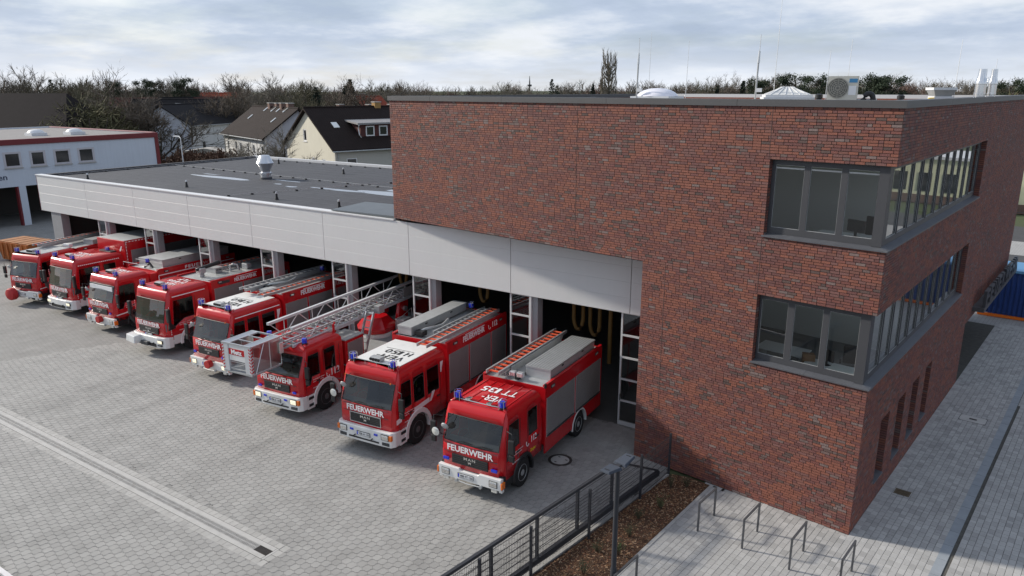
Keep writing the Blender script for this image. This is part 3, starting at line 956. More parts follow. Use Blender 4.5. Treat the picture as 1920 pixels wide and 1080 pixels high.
# reveals at window jambs and slit jambs, brick ends showing
for (P, s, z0, z1, depth) in [(FP, 3.08, 7.8, 9.825, .18), (FP, 3.1, 4.2, 6.15, .18), (RP, 12.4, 7.8, 9.825, .3), (RP, 12.0, 4.2, 6.15, .3)] + [(RP, b, .675, 2.625, .22) for a, b in SLITS]:
    k = int(round(z0 / ZC))
    while k * ZC < z1 - .01:
        z = k * ZC; o_ = len(vs); c_ = brick_col(s, z, 7)
        vs.extend([P(s - .003, .004, z + J), P(s - .003, depth, z + J), P(s - .003, depth, z + ZC - J), P(s - .003, .004, z + ZC - J)])
        fs.append((o_, o_ + 1, o_ + 2, o_ + 3)); cols.extend([*c_, 1] * 4)
        k += 1
me = bpy.data.meshes.new('brickwork'); me.from_pydata([tuple(v) for v in vs], [], fs)
ca = me.color_attributes.new('tone', 'FLOAT_COLOR', 'POINT'); ca.data.foreach_set('color', cols)
me.materials.append(M_BRICK)
b_ = bmesh.new(); b_.from_mesh(me); bmesh.ops.recalc_face_normals(b_, faces=b_.faces); b_.to_mesh(me); b_.free()
me.update()
stuff(link('brickwork', me, bb))
bm_cache = {}
for b in order:
    L_ = round(b[1] - b[0], 4); ci = random.randrange(16)
    if (L_, ci) not in bm_cache:
        c_ = brick_col(random.uniform(0, 40), random.uniform(0, 9), 0)
        m_ = bpy.data.meshes.new('brick')
        a, e_ = J, L_ - J
        m_.from_pydata([(-a, 0, J), (-e_, 0, J), (-e_, 0, ZC - J), (-a, 0, ZC - J), (-a, .014, J), (-e_, .014, J), (-e_, .014, ZC - J), (-a, .014, ZC - J)], [],
                       [(0, 1, 2, 3)[::-1], (0, 4, 5, 1)[::-1], (1, 5, 6, 2)[::-1], (2, 6, 7, 3)[::-1], (3, 7, 4, 0)[::-1]])
        q = m_.color_attributes.new('tone', 'FLOAT_COLOR', 'POINT'); q.data.foreach_set('color', [*c_, 1] * 8)
        m_.materials.append(M_BRICK); m_.update()
        b2 = bmesh.new(); b2.from_mesh(m_); bmesh.ops.recalc_face_normals(b2, faces=b2.faces); b2.to_mesh(m_); b2.free()
        bm_cache[(L_, ci)] = m_
    link('brick', bm_cache[(L_, ci)], bb, (-b[0], -random.uniform(-.002, .003), b[2]))

# movement joints
for (s_, z0_, z1_) in ((3.12, 9.83, 11.17), (3.12, 6.2, 7.79), (9.4, 6.53, 11.17), (6.0, 0.0, 6.5)):
    MB().box(-s_ - .007, -s_ + .007, -.0045, .002, z0_, z1_).build('movement_joint', mat('joint_sealant', (0.085, 0.05, 0.044), .8), bb)
# --- windows
def cell_frame(P, s0, s1, z0, z1, dep, w, parent, panes, top=.17, bot=.20, mull=.14, first=.1, last=.1, blind=False):
    """frame plate with pane holes lying in a wall plane P, panes [(s0,s1)]"""
    holes = [[(a, z0 + bot), (b, z0 + bot), (b, z1 - top), (a, z1 - top)] for a, b in panes]
    fr = MB().plate([(s0, z0), (s1, z0), (s1, z1), (s0, z1)], holes, lambda s, z, d: P(s, dep + d, z), .07)
    f = fr.build('window_frame', M_ANTH, parent)
    for a, b in panes:
        g = MB().add([P(a, dep + .045, z0 + bot), P(b, dep + .045, z0 + bot), P(b, dep + .045, z1 - top), P(a, dep + .045, z1 - top)], [(0, 1, 2, 3)]).build('window_pane', M_WINGL, parent, fix=False)
        # bright glazing bead round the pane
        bd = MB().plate([(a, z0 + bot), (b, z0 + bot), (b, z1 - top), (a, z1 - top)], [[(a + .012, z0 + bot + .012), (b - .012, z0 + bot + .012), (b - .012, z1 - top - .012), (a + .012, z1 - top - .012)]], lambda s, z, d: P(s, dep + .022 + d, z), .012)
        bd.build('glazing_bead', M_ALUD, g)
        if blind:
            MB().hexa([P(a + .01, dep + .02, z1 - top - .10), P(b - .01, dep + .02, z1 - top - .10), P(b - .01, dep + .04, z1 - top - .10), P(a + .01, dep + .04, z1 - top - .10)],
                      [P(a + .01, dep + .02, z1 - top - .06), P(b - .01, dep + .02, z1 - top - .06), P(b - .01, dep + .04, z1 - top - .06), P(a + .01, dep + .04, z1 - top - .06)]).build('blind_rail', M_ALUD, g)
    return f
for (z0, z1, pf, pr_end, bl, lab) in [(7.8, 9.825, [(2.98, 2.22), (2.06, 1.29), (1.13, 0.36)], 12.3, True, 'upper wrap-around corner window'), (4.2, 6.15, [(3.03, 2.29), (2.11, 1.35), (1.19, 0.42)], 11.9, False, 'lower wrap-around corner window')]:
    win = bpy.data.objects.new('corner_window', None); COL.objects.link(win); win.parent = bb; win['label'] = lab
    cell_frame(FP, 0.17, 3.085, z0 + .05, z1, .17, .1, win, [(b, a) for a, b in pf], top=.14, bot=.17, blind=bl)
    n = 11
    st = (pr_end - .55) / n
    pr = [(.50 + i * st + .035, .50 + (i + 1) * st - .035) for i in range(n)]
    cell_frame(RP, 0.17, pr_end + .1, z0 + .05, z1, .17, .1, win, pr, top=.10, bot=.14)
    # slender mullion fins
    for i in range(0):
        a = .50 + i * st
        MB().hexa([RP(a - .022, .150, z0 + .06), RP(a + .022, .150, z0 + .06), RP(a + .022, .168, z0 + .06), RP(a - .022, .168, z0 + .06)],
                  [RP(a - .022, .150, z1 - .01), RP(a + .022, .150, z1 - .01), RP(a + .022, .168, z1 - .01), RP(a - .022, .168, z1 - .01)]).build('mullion', M_ANTH, win)
    MB().hexa([FP(.40, .13, z0 + .05), FP(.165, .13, z0 + .05), FP(.165, .168, z0 + .05), FP(.40, .168, z0 + .05)], [FP(.40, .13, z1 - .01), FP(.165, .13, z1 - .01), FP(.165, .168, z1 - .01), FP(.40, .168, z1 - .01)]).build('corner_post', M_ANTH, win)
    # sill sheets
    cfo = FP(-.06, -.06, 0)
    outer = -nl * (-.06) + dl * (-.06)
    def sill(P, s0, s1, c0=None):
        q = [P(s0, -.05, 0), P(s1, -.05, 0), P(s1, .18, 0), P(s0 if s0 > 0 else .18, .18, 0)]
        zo = [z0 + .005, z0 + .005, z0 + .05, z0 + .05]
        return MB().hexa([v + Vector((0, 0, z0 - .03)) for v in q], [v + Vector((0, 0, t)) for v, t in zip(q, zo)])
    sill(FP, -.05, 1.62).build('sill', M_SILL, win)
    sill(FP, 1.625, 3.13).build('sill', M_SILL, win)
    sill(RP, -.047, 6.1).build('sill', M_SILL, win)
    sill(RP, 6.105, pr_end + .1).build('sill', M_SILL, win)
    # room behind
    fl = z0 - .75
    room = MB()
    A = FP(.4, .4, fl); B = FP(5.8, .4, fl); C_ = FP(5.8, 5.5, fl); D_ = RP(5.5, .4, fl); E_ = RP(12.3, .4, fl); F_ = RP(12.3, 5.5, fl)
    up = Vector((0, 0, 3.0))
    MB().add([FP(.38, .38, fl), FP(5.8, .38, fl), FP(5.8, 14, fl), RP(12.8, .38, fl)], [(0, 1, 2, 3)]).build('room_floor', M_FLOOR, win)
    MB().add([FP(.38, .38, fl + 3), FP(5.8, .38, fl + 3), FP(5.8, 14, fl + 3), RP(12.8, .38, fl + 3)], [(0, 1, 2, 3)]).build('room_ceiling', M_ROOM, win)
    MB().add([FP(5.8, .38, fl), FP(5.8, 5.6, fl), FP(5.8, 5.6, fl + 3), FP(5.8, .38, fl + 3)], [(0, 1, 2, 3)]).build('room_wall', M_ROOM, win)
    MB().add([FP(5.8, 5.6, fl), FP(.75, 5.6, fl), FP(.75, 5.6, fl + 3), FP(5.8, 5.6, fl + 3)], [(0, 1, 2, 3)]).build('room_wall', M_ROOM, win)
    MB().add([FP(5.8, 5.75, fl), FP(5.8, 12.6, fl), FP(5.8, 12.6, fl + 3), FP(5.8, 5.75, fl + 3)], [(0, 1, 2, 3)]).build('room_wall', M_ROOM, win)
    MB().add([FP(5.8, 12.6, fl), RP(12.6, .38, fl), RP(12.6, .38, fl + 3), FP(5.8, 12.6, fl + 3)], [(0, 1, 2, 3)]).build('room_wall', M_ROOM, win)
# narrow slit windows
for a, b in SLITS:
    w_ = bpy.data.objects.new('slit_window', None); COL.objects.link(w_); w_.parent = bb
    MB().plate([(a, .675), (b, .675), (b, 2.625), (a, 2.625)], [[(a + .06, .74), (b - .06, .74), (b - .06, 2.56), (a + .06, 2.56)]], lambda s, z, d: RP(s, .22 + d, z), .06).build('window_frame', M_ANTH, w_)
    MB().add([RP(a + .06, .25, .74), RP(b - .06, .25, .74), RP(b - .06, .25, 2.56), RP(a + .06, .25, 2.56)], [(0, 1, 2, 3)]).build('window_pane', M_TINT, w_, fix=False)
    MB().add([RP(a, .5, .6), RP(b, .5, .6), RP(b, .5, 2.7), RP(a, .5, 2.7)], [(0, 1, 2, 3)]).build('blackout', M_FLOOR, w_, fix=False)
    MB().hexa([RP(a, -.03, .65), RP(b, -.03, .65), RP(b, .22, .65), RP(a, .22, .65)], [RP(a, -.03, .678), RP(b, -.03, .678), RP(b, .22, .70), RP(a, .22, .70)]).build('sill', M_SILL, w_)

M_PALE = mat('pale_flashing', (0.5, 0.5, 0.51), .5)
# --- roof and coping
rf = MB()
poly = [FP(0.3, .3, 0), FP(FL - .3, .3, 0), FP(FL - .3, 19.6, 0), RP(19.6, .3, 0), RP(RL - .1, .3, 0), RP(RL - .1, 8, 0)]
MB().add([FP(.3, .3, 10.95), RP(RL - .2, .3, 10.95), Vector((-FL + .2, 19.6, 10.95)), FP(FL - .2, .3, 10.95)], [(0, 1, 2, 3)]).build('roof', M_ROOF, bb)
def coping(P, s0, s1, corner0=False):
    i0 = .35 if corner0 else s0
    q = [P(s0 - (.05 if corner0 else 0), -.05, 0), P(s1, -.05, 0), P(s1, .40, 0), P(.40 if corner0 else s0, .40, 0)]
    o = MB().hexa([v + Vector((0, 0, 11.17)) for v in q], [v + Vector((0, 0, 11.345)) for v in q]).build('coping', M_COPE, bb)
    return o
cuts = [0, 4.1, 8.3, 12.6, 16.2, FL + .06]
for i in range(5):
    coping(FP, cuts[i] + (.004 if i else 0), cuts[i + 1] - .004, i == 0)
cuts = [0, 5, 10, 15, 20, RL + .06]
for i in range(5):
    coping(RP, cuts[i] + (.004 if i else 0), cuts[i + 1] - .004, i == 0)
MB().box(-FL - .05, -FL + .35, .41, 19.9, 11.17, 11.34).build('coping', M_COPE, bb)
MB().box(-FL + .36, bk.x, 19.5, 19.9, 11.17, 11.34).build('coping', M_PALE, bb)
# raised letters on a rail along the side wall
sg = bpy.data.objects.new('letter_sign', None); COL.objects.link(sg); sg.parent = bb; sg['label'] = 'dark raised letters on a rail above the entrance'
MB().hexa([RP(15.4, -.42, 2.75), RP(24.8, -.42, 2.75), RP(24.8, 0, 2.75), RP(15.4, 0, 2.75)], [RP(15.4, -.42, 2.93), RP(24.8, -.42, 2.93), RP(24.8, 0, 2.93), RP(15.4, 0, 2.93)]).build('canopy_rail', M_COPE, sg)
for i, ch in enumerate('FEUERWEHR'):
    c_ = RP(16.0 + i * 1.05, -.36, 3.28)
    vs_, fs_ = text_mesh(ch, 0.03, 0.004)
    t_ = MB()
    w_ = .8 if ch != 'W' else 1.0
    for dd in (0,):
        pts = [c_ + dl * (x * w_) + Vector((0, 0, y * .66)) + nl * (.06 if z > 0 else -.06) for x, y, z in vs_]
        t_.add(pts, fs_)
    t_.build('letter', M_ANTH, sg, fix=False)

# --- things on the flat roof (positions by distance from the front wall)
def on_roof(u, D, z=10.95):
    p = V2(u, D); return (p.x, p.y, z)
M_GWHITE = mat('white_metal', (0.66, 0.67, 0.68), 0.45, var=0.06, vscale=3)
M_STEEL = mat('stainless_steel', (0.72, 0.72, 0.72), 0.22, metal=1.0, var=0.05)
dm = thing('dome_skylight', 'round white acrylic dome skylight on the brick building roof', 'skylight', on_roof(1233, 31.0), 0)
MB().box(-.8, .8, -.8, .8, 0, .38).build('curb', M_GWHITE, dm)
MB().lathe([(.82, .38), (.80, .42), (.68, .53), (.52, .61), (.3, .67), (0.0, .69)], 28).build('dome', mat('milky_acrylic', (0.75, 0.74, 0.80), 0.25, coat=0.3), dm, smooth=50)
py_ = thing('pyramid_skylight', 'white stepped pyramid skylight with ribbed glazing on the brick building roof', 'skylight', on_roof(1476, 28.5), rad(20))
MB().box(-.82, .82, -.82, .82, 0, .38).build('curb', M_GWHITE, py_)
MB().box(-.76, .76, -.76, .76, .38, .46).build('curb_step', M_GWHITE, py_)
pr = MB().add([(-.72, -.72, .46), (.72, -.72, .46), (.72, .72, .46), (-.72, .72, .46), (-.18, -.1, .72), (.18, -.1, .72), (.18, .1, .72), (-.18, .1, .72)], [(0, 1, 5, 4), (1, 2, 6, 5), (2, 3, 7, 6), (3, 0, 4, 7), (4, 5, 6, 7)])
pr.build('hip_glazing', mat('opal_glazing', (0.6, 0.6, 0.58), 0.35), py_)
for a in range(4):
    M_ = Matrix.Rotation(a * pi / 2, 4, 'Z')
    rb_ = MB()
    for i in range(6):
        x = -.6 + i * .24
        rb_.bar((x, -.70, .475), (x * .28, -.12, .725), .025, .02)
    rb_.v = [tuple(M_ @ Vector(v)) for v in rb_.v]
    rb_.build('rib', M_GWHITE, py_)
ac = thing('air_conditioner', 'cream outdoor air conditioning unit with round fan grille on the roof', 'air conditioner', on_roof(1580, 27.0, 11.2), rad(8))
MB().box(-.45, .45, -.17, .17, .06, .80).build('casing', mat('ac_cream', (0.58, 0.56, 0.49), 0.5, var=0.05), ac)
MB().lathe([(.315, 0), (.315, .014), (0, .014)], 28, Matrix.Translation((-.14, -.17, .43)) @ Matrix.Rotation(pi / 2, 4, 'X')).build('fan_shroud', mat('ac_dark', (0.13, 0.13, 0.115), 0.6), ac)
g = MB()
for r_ in (.07, .13, .19, .25, .30):
    g.tube([(-.14 + r_ * cos(i * pi / 12), -.20, .43 + r_ * sin(i * pi / 12)) for i in range(24)], .008, 4, closed=True)
for i in range(12):
    a = i * pi / 6
    g.bar((-.14 + .03 * cos(a), -.198, .43 + .03 * sin(a)), (-.14 + .30 * cos(a), -.198, .43 + .30 * sin(a)), .008, .008)
g.build('fan_grille', mat('ac_grille', (0.45, 0.43, 0.38), 0.5), ac)
MB().box(.18, .42, -.176, -.17, .60, .72).build('badge', mat('badge_blue', (0.05, 0.22, 0.42), 0.5), ac)
MB().box(.18, .40, -.176, -.17, .22, .50).build('rating_label', M_LET, ac)
MB().box(-.5, .5, -.22, -.18, 0, .05).box(-.5, .5, .18, .22, 0, .05).build('foot_rails', M_GALV, ac)
gn = thing('gooseneck_pipe', 'black insulated pipe loop curving over beside the air conditioning unit', 'pipe', on_roof(1630, 27.0, 11.0), rad(25))
MB().tube([(-.14, 0, 0), (-.14, 0, .30), (-.11, 0, .39), (-.05, 0, .45), (.02, 0, .46), (.09, 0, .43), (.13, 0, .37), (.15, 0, .28), (.15, 0, 0)], .085, 10).build('insulated_bend', M_BLK, gn, smooth=60)
MB().box(-.3, .3, .1, .3, 0, .3).build('pipe_box', M_GWHITE, gn)
for (u_, h_, D_, lab) in [(1537, .42, 27.0, 'short dark pipe upright left of the air conditioning unit'), (1691, .38, 29.0, 'small black vent pipe between gooseneck and box ventilator'), (1112, .25, 33.0, 'low brown roof vent left of the round skylight')]:
    t = thing('vent_pipe', lab, 'pipe', on_roof(u_, D_, 11.0))
    MB().lathe([(.09, 0), (.09, h_ * .7), (.12, h_ * .72), (.12, h_), (.05, h_ + .04), (0, h_ + .04)], 12).build('pipe', M_BLK, t, smooth=40)
vt = thing('box_ventilator', 'grey box roof ventilator with white cap and yellow valve', 'ventilator', on_roof(1765, 29.0, 10.95), rad(25))
MB().box(-.28, .28, -.28, .28, 0, .42).build('base_box', M_GWHITE, vt)
MB().hexa([(-.25, -.25, .42), (.25, -.25, .42), (.25, .25, .42), (-.25, .25, .42)], [(-.34, -.34, .62), (.34, -.34, .62), (.34, .34, .62), (-.34, .34, .62)]).build('flared_hood', M_ALUD, vt)
MB().box(-.36, .36, -.36, .36, .62, .70).build('cap', M_GWHITE, vt)
MB().tube([(-.30, -.3, .34), (-.44, -.3, .34), (-.5, -.3, .2)], .05, 8).build('valve', M_YEL, vt)
for (u_, D_, h_, r_, lab) in [(1838, 34.0, 1.28, .19, 'wider of two stainless steel flues on the roof corner'), (1860, 34.4, 1.28, .145, 'slimmer of two stainless steel flues on the roof corner')]:
    t = thing('steel_flue', lab, 'chimney', on_roof(u_, D_, 11.05), 0, 'stainless flues on the brick building roof')
    MB().lathe([(r_, .12), (r_, .2), (r_ * 1.06, .21), (r_ * 1.06, .27), (r_, .28), (r_, .34), (r_ * 1.06, .35), (r_ * 1.06, .40), (r_, .41), (r_, .72), (r_ * 1.08, .73), (r_ * 1.08, .80), (r_ * .98, .86), (r_ * .8, .98), (r_ * .72, h_), (r_ * .6, h_), (r_ * .6, .6), (0, .6)], 20).build('flue_pipe', M_STEEL, t, smooth=35)
    MB().box(-r_ * 1.5, r_ * 1.5, -.3, .3, -.1, .12).build('plinth', M_ALUD, t)
for (u_, h_, D_, lab) in [(1194, 2.55, 30.5, 'grey antenna mast with slim aerial left of the round skylight'), (1417, 2.45, 28.0, 'grey antenna mast with small white box left of the pyramid skylight')]:
    t = thing('antenna_mast', lab, 'antenna', on_roof(u_, D_, 10.95), 0)
    MB().tube([(0, 0, 0), (.02, 0, h_ * .62)], .03, 8).build('mast', M_ALUD, t)
    MB().tube([(.02, 0, h_ * .62), (.03, 0, h_ * .78)], [.045, .03], 8).build('aerial_base', M_ALU, t)
    MB().tube([(.03, 0, h_ * .78), (.035, 0, h_)], .012, 6).build('aerial', M_GWHITE, t)
    MB().box(.03, .2, -.05, .05, .55, .68).build('sensor_box', M_GWHITE, t)
for (u_, h_, D_, lab) in [(1216, 3.0, 34, 'thin lightning rod just right of the left antenna mast'), (1286, 2.4, 30, 'thin lightning rod right of the round skylight'), (1451, 4.1, 28.5, 'tallest thin lightning rod left of the pyramid skylight'), (1549, 1.9, 28.5, 'thin lightning rod left of the air conditioning unit'), (1587, 2.4, 31, 'thin lightning rod behind the air conditioning unit'), (1790, 2.2, 29, 'thin lightning rod beside the box ventilator'), (1860, 1.8, 36, 'thin lightning rod behind the steel flues')]:
    p = on_roof(u_, D_, 10.95)
    t = thing('lightning_rod', lab, 'lightning rod', p, 0, 'lightning rods on the brick building roof')
    MB().tube([(0, 0, .08), (.03, 0, h_)], [.012, .006], 5).build('rod', M_ALU, t)
    MB().lathe([(.17, 0), (.17, .08), (0, .08)], 10).build('foot_block', M_CONC, t)

# --- office furniture seen through the corner windows
def at_b(s, dep, z):
    return bb.matrix_basis @ FP(s, dep, z) if False else (Matrix.Translation(C0) @ Matrix.Rotation(ANG_F, 4, 'Z')) @ FP(s, dep, z)
M_DESK = mat('white_desk', (0.7, 0.7, 0.68), 0.5)
def desk(s, dep, z, w, d, lab):
    t = thing('office_desk', lab, 'desk', tuple(at_b(s, dep, z)), ANG_F)
    MB().box(-w / 2, w / 2, -d / 2, d / 2, .70, .73).build('desk_top', M_DESK, t)
    for x in (-w / 2 + .05, w / 2 - .05):
        MB().box(x - .03, x + .03, -d / 2 + .05, d / 2 - .05, 0, .70).build('leg', M_ALUD, t)
    return t
def chair(s, dep, z, lab, r=0):
    t = thing('office_chair', lab, 'chair', tuple(at_b(s, dep, z)), ANG_F + r)
    MB().box(-.25, .25, -.24, .24, .44, .52).build('seat', M_BLK, t)
    bevel(MB().box(-.24, .24, .20, .26, .58, 1.12).build('backrest', M_BLK, t), .03)
    MB().lathe([(.04, .08), (.04, .44)], 8).build('column', M_BLK, t)
    for k in range(5):
        a = k * 2 * pi / 5
        MB().bar((0, 0, .09), (.28 * cos(a), .28 * sin(a), .06), .05, .04).build('base_arm', M_BLK, t)
    for x in (-.3, .3):
        MB().bar((x, -.1, .68), (x, .2, .68), .05, .03).build('armrest', M_BLK, t)
def monitor(s, dep, z, lab, r=0):
    t = thing('monitor', lab, 'monitor', tuple(at_b(s, dep, z)), ANG_F + r)
    MB().box(-.26, .26, -.02, .02, .14, .46).build('screen', M_BLK, t)
    MB().box(-.03, .03, -.02, .02, .012, .14).box(-.1, .1, -.08, .08, 0, .012).build('stand', M_BLK, t)
desk(1.15, 1.0, 3.45, 1.7, .9, 'white office desk behind the right pane of the lower corner window')
desk(2.9, 1.7, 3.45, 1.4, .8, 'white office desk behind the left pane of the lower corner window')
chair(1.0, 1.9, 3.45, 'black swivel chair at the desk behind the lower corner window', .3)
monitor(1.45, 1.15, 4.18, 'dark monitor on the desk behind the lower corner window', 2.6)
desk(1.4, 1.6, 7.05, 1.8, .9, 'white office desk behind the upper corner window')
chair(1.2, 2.6, 7.05, 'black swivel chair behind the upper corner window', -.3)
monitor(1.2, 1.5, 7.78, 'dark monitor on the desk behind the upper corner window', 2.8)
for k, (s_, d_, lab) in enumerate([(2.6, .9, 'brown cardboard box at the left pane of the upper corner window'), (1.1, .9, 'brown cardboard box at the right pane of the upper corner window'), (2.0, 1.3, 'brown file tray at the middle pane of the lower corner window')]):
    t = thing('cardboard_box', lab, 'box', tuple(at_b(s_, d_, 7.05 if k < 2 else 4.0)), ANG_F + k)
    MB().box(-.22, .22, -.16, .16, 0, .5 if k < 2 else .3).build('carton', mat('cardboard', (0.26, 0.15, 0.08), 0.8), t)
    MB().box(-.22, -.2, -.16, .16, .5 if k < 2 else .3, .6 if k < 2 else .38).build('flap', MATS['cardboard'], t)

# ================================================================== VEHICLE HALL
M_PANEL = mat('fascia_panel', (0.64, 0.64, 0.63), 0.5, var=0.025, vscale=0.7, streak=0.015)
M_PCAP = mat('fascia_cap', (0.66, 0.66, 0.66), 0.45, var=0.04)
M_POST = mat('hall_post', (0.28, 0.285, 0.29), 0.55, var=0.08, vscale=2)
M_BITU = mat('bitumen_roof', (0.042, 0.044, 0.052), 0.75, var=0.16, vscale=0.9, dirt=((0.075, 0.077, 0.085), 0.3, 0.6), bump=0.2, bscale=30)
M_PUD = mat('roof_puddle', (0.30, 0.31, 0.33), 0.08, spec=0.8, var=0.06)
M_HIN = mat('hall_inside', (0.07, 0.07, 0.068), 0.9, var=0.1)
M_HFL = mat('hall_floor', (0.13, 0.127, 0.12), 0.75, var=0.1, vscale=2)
hall = thing('vehicle_hall', 'long flat-roofed vehicle hall with pale grey panelled fascia and open bays', 'building', (-30, 22.4, 0))
def hp(mb_, name, m, par=None, **k):
    o = mb_.build(name, m, par or hall, **k)
    if par is None:
        o.location = (30, -22.4, 0)
    return o
HX0, HX1, HY0, HY1 = -50.75, -9.3, 22.4, 38.7
seams = [-9.62, -10.12, -15.0, -20.0, -25.0, -30.0, -35.0, -40.0, -45.05, -50.75]
rowsz = [4.2, 4.75, 5.30, 5.85, 6.40]
for i in range(len(seams) - 1):
    x1, x0 = seams[i], seams[i + 1]
    for j in range(4):
        a, b = x0 + .010, x1 - .010
        z0, z1 = rowsz[j] + .0005, rowsz[j + 1] - .0005
        y = HY0
        # tray panel with folded edges
        m_ = MB().add([(a, y + .005, z0), (b, y + .005, z0), (b, y + .005, z1), (a, y + .005, z1), (a + .003, y, z0 + .006), (b - .003, y, z0 + .006), (b - .003, y, z1 - .006), (a + .003, y, z1 - .006)],
                      [(4, 5, 6, 7), (0, 1, 5, 4), (1, 2, 6, 5), (2, 3, 7, 6), (3, 0, 4, 7)])
        m_.box(a, b, y + .006, y + .032, z0, z1)
        hp(m_, 'fascia_panel', M_PANEL)
hp(MB().box(HX0 + .01, HX1, HY0 + .035, HY0 + .30, 4.21, 6.38), 'fascia_backing', mat('fascia_backing', (0.16, 0.16, 0.16), 0.7))
hp(MB().box(HX0 - .05, -20.75, HY0 - .04, HY0 + .36, 6.403, 6.45), 'fascia_cap', M_PCAP)
hp(MB().box(HX0 - .012, HX0 + .002, HY0 - .01, HY0 + .31, 4.2, 6.40), 'fascia_end', mat('red_trim', (0.22, 0.02, 0.03), 0.5))
# roof deck with seams, upstands and capping
roof = hp(MB().box(HX0, HX1, HY0 + .3, HY1, 5.95, 6.28), 'roof_deck', M_BITU)
for k in range(16):
    y = HY0 + 1.1 + k * 1.0
    hp(MB().box(HX0 + .3, -20.7, y, y + .09, 6.28, 6.2875), 'membrane_seam', mat('membrane_lap', (0.072, 0.075, 0.085), 0.7, var=0.2, vscale=1))
hp(MB().box(HX0 - .05, HX0 + .30, HY0 + .37, HY1, 6.25, 6.42), 'side_upstand', M_BITU)
hp(MB().box(HX0 - .05, HX1, HY1 - .02, HY1 + .25, 6.2, 6.44), 'rear_capping', M_PCAP)
def blob(cx, cy, rx, ry, seed, n=40):
    pts = []
    for i in range(n):
        a = 2 * pi * i / n
        k = 1 + .35 * noise.noise(Vector((cos(a) * 1.5 + seed, sin(a) * 1.5, seed))) + .12 * noise.noise(Vector((cos(a) * 5 + seed, sin(a) * 5, seed)))
        pts.append((cx + rx * k * cos(a), cy + ry * k * sin(a)))
    return pts
for k, (cx, cy, rx, ry) in enumerate([(-40.6, 28.6, 3.1, .32), (-33.6, 28.0, .5, .16), (-35.2, 28.4, .35, .14), (-30.3, 28.5, 2.0, .26), (-26.6, 28.9, 2.4, .6), (-26.9, 30.0, 1.3, .35), (-43.0, 29.4, .8, .1), (-35.8, 29.7, 1.1, .12), (-23.5, 29.0, 1.8, .7)]):
    p = blob(cx, cy, rx, ry, k * 3.7)
    o = tag(MB().add([(x, y, 6.290) for x, y in p], [tuple(range(len(p)))]).build('roof_puddle', M_PUD), ['long rainwater puddle at the left of the dark hall roof', 'small puddle patch right of the steel roof ventilator', 'tiny puddle patch beside the steel roof ventilator', 'streak of rainwater in the middle of the dark hall roof', 'broad puddle on the dark hall roof close to the brick wall', 'pale puddle behind the broad one near the brick wall', 'thin puddle at the far left of the dark hall roof', 'narrow puddle behind the steel roof ventilator', 'rainwater pool touching the brick wall on the hall roof'][k], 'puddle', 'rainwater puddles on the hall roof')
# sheet metal cover beside the brick wall
o = tag(MB().hexa([(-24.5, 22.5, 6.47), (-20.72, 22.5, 6.47), (-20.72, 24.6, 6.47), (-24.5, 24.6, 6.47)], [(-24.5, 22.5, 6.52), (-20.72, 22.5, 6.56), (-20.72, 24.6, 6.66), (-24.5, 24.6, 6.60)]).build('roof_cover', mat('grey_sheet', (0.125, 0.14, 0.15), 0.45, metal=0.3, var=0.12, vscale=2)), 'flat grey sheet metal cover lying where the hall roof meets the brick wall', 'roof cover')
# roof ventilator
rv = thing('roof_ventilator', 'shiny waisted steel ventilator standing on the dark hall roof', 'ventilator', (-37.9, 29.7, 6.28))
MB().lathe([(.30, 0), (.31, .28), (.36, .30), (.36, .40), (.27, .44), (.28, .52), (.52, .98), (.50, 1.02), (.30, 1.42), (.27, 1.44), (0, 1.40)], 22).build('steel_cowl', mat('vent_steel', (0.62, 0.63, 0.65), 0.28, metal=0.85), rv, smooth=30)
MB().lathe([(.36, 0), (.34, .12), (.31, .12)], 20).build('collar', M_BITU, rv)
# lightning conductor wires with their blocks
def wire(pts, lab, step=1.0):
    t = thing('conductor_wire', lab, 'wire', (pts[0][0], pts[0][1], 6.28))
    o = Vector((pts[0][0], pts[0][1], 6.28))
    P = [Vector((x, y, 6.36)) - o for x, y in pts]
    MB().tube(P, .011, 4).build('wire', M_ALU, t)
    for a, b in zip(P, P[1:]):
        n = max(1, int((b - a).length / step))
        for i in range(n):
            p = a + (b - a) * (i / n)
            m_ = MB().lathe([(.085, -.075), (.07, .0), (.03, .0), (.03, -.01)], 8)
            m_.build('wire_block', M_BLK, t, loc=tuple(p))
wire([(-50.2, 31.5), (-40.5, 31.0), (-28.2, 30.5), (-21, 30.2)], 'wire line on black blocks running along the middle of the hall roof', 1.2)
wire([(-33.2, 23.6), (-32.0, 27.0), (-30.5, 31.0), (-28.5, 36), (-27.8, 38.3)], 'wire line on black blocks crossing the hall roof front to back', 1.15)
wire([(-50.3, 37.9), (-35, 38.1), (-21, 38.2)], 'wire line on black blocks along the rear edge of the hall roof', 1.3)
wire([(-50.2, 23.5), (-50.2, 31.0), (-50.2, 37.5)], 'wire line on black blocks along the left edge of the hall roof', 1.3)
for k, (x, y, lab) in enumerate([(-46.5, 23.4, 'small roof drain stub near the left front corner of the hall roof'), (-38.3, 24.6, 'small roof drain stub behind the fascia left of centre'), (-30.2, 24.2, 'small roof drain stub behind the fascia near the crossing wire'), (-25.6, 24.0, 'small roof drain stub left of the grey sheet cover'), (-36.0, 34.3, 'small roof vent stub on the rear half of the hall roof'), (-45.0, 36.5, 'small roof vent stub at the far left rear of the hall roof')]):
    t = thing('roof_stub', lab, 'roof vent', (x, y, 6.28), 0, 'vent stubs on the hall roof')
    MB().lathe([(.10, 0), (.06, .16), (.05, .30)], 8).build('stub', M_BLK, t)
    MB().lathe([(.045, .30), (.06, .32), (.05, .40), (0, .41)], 8).build('cap', M_ALU, t)
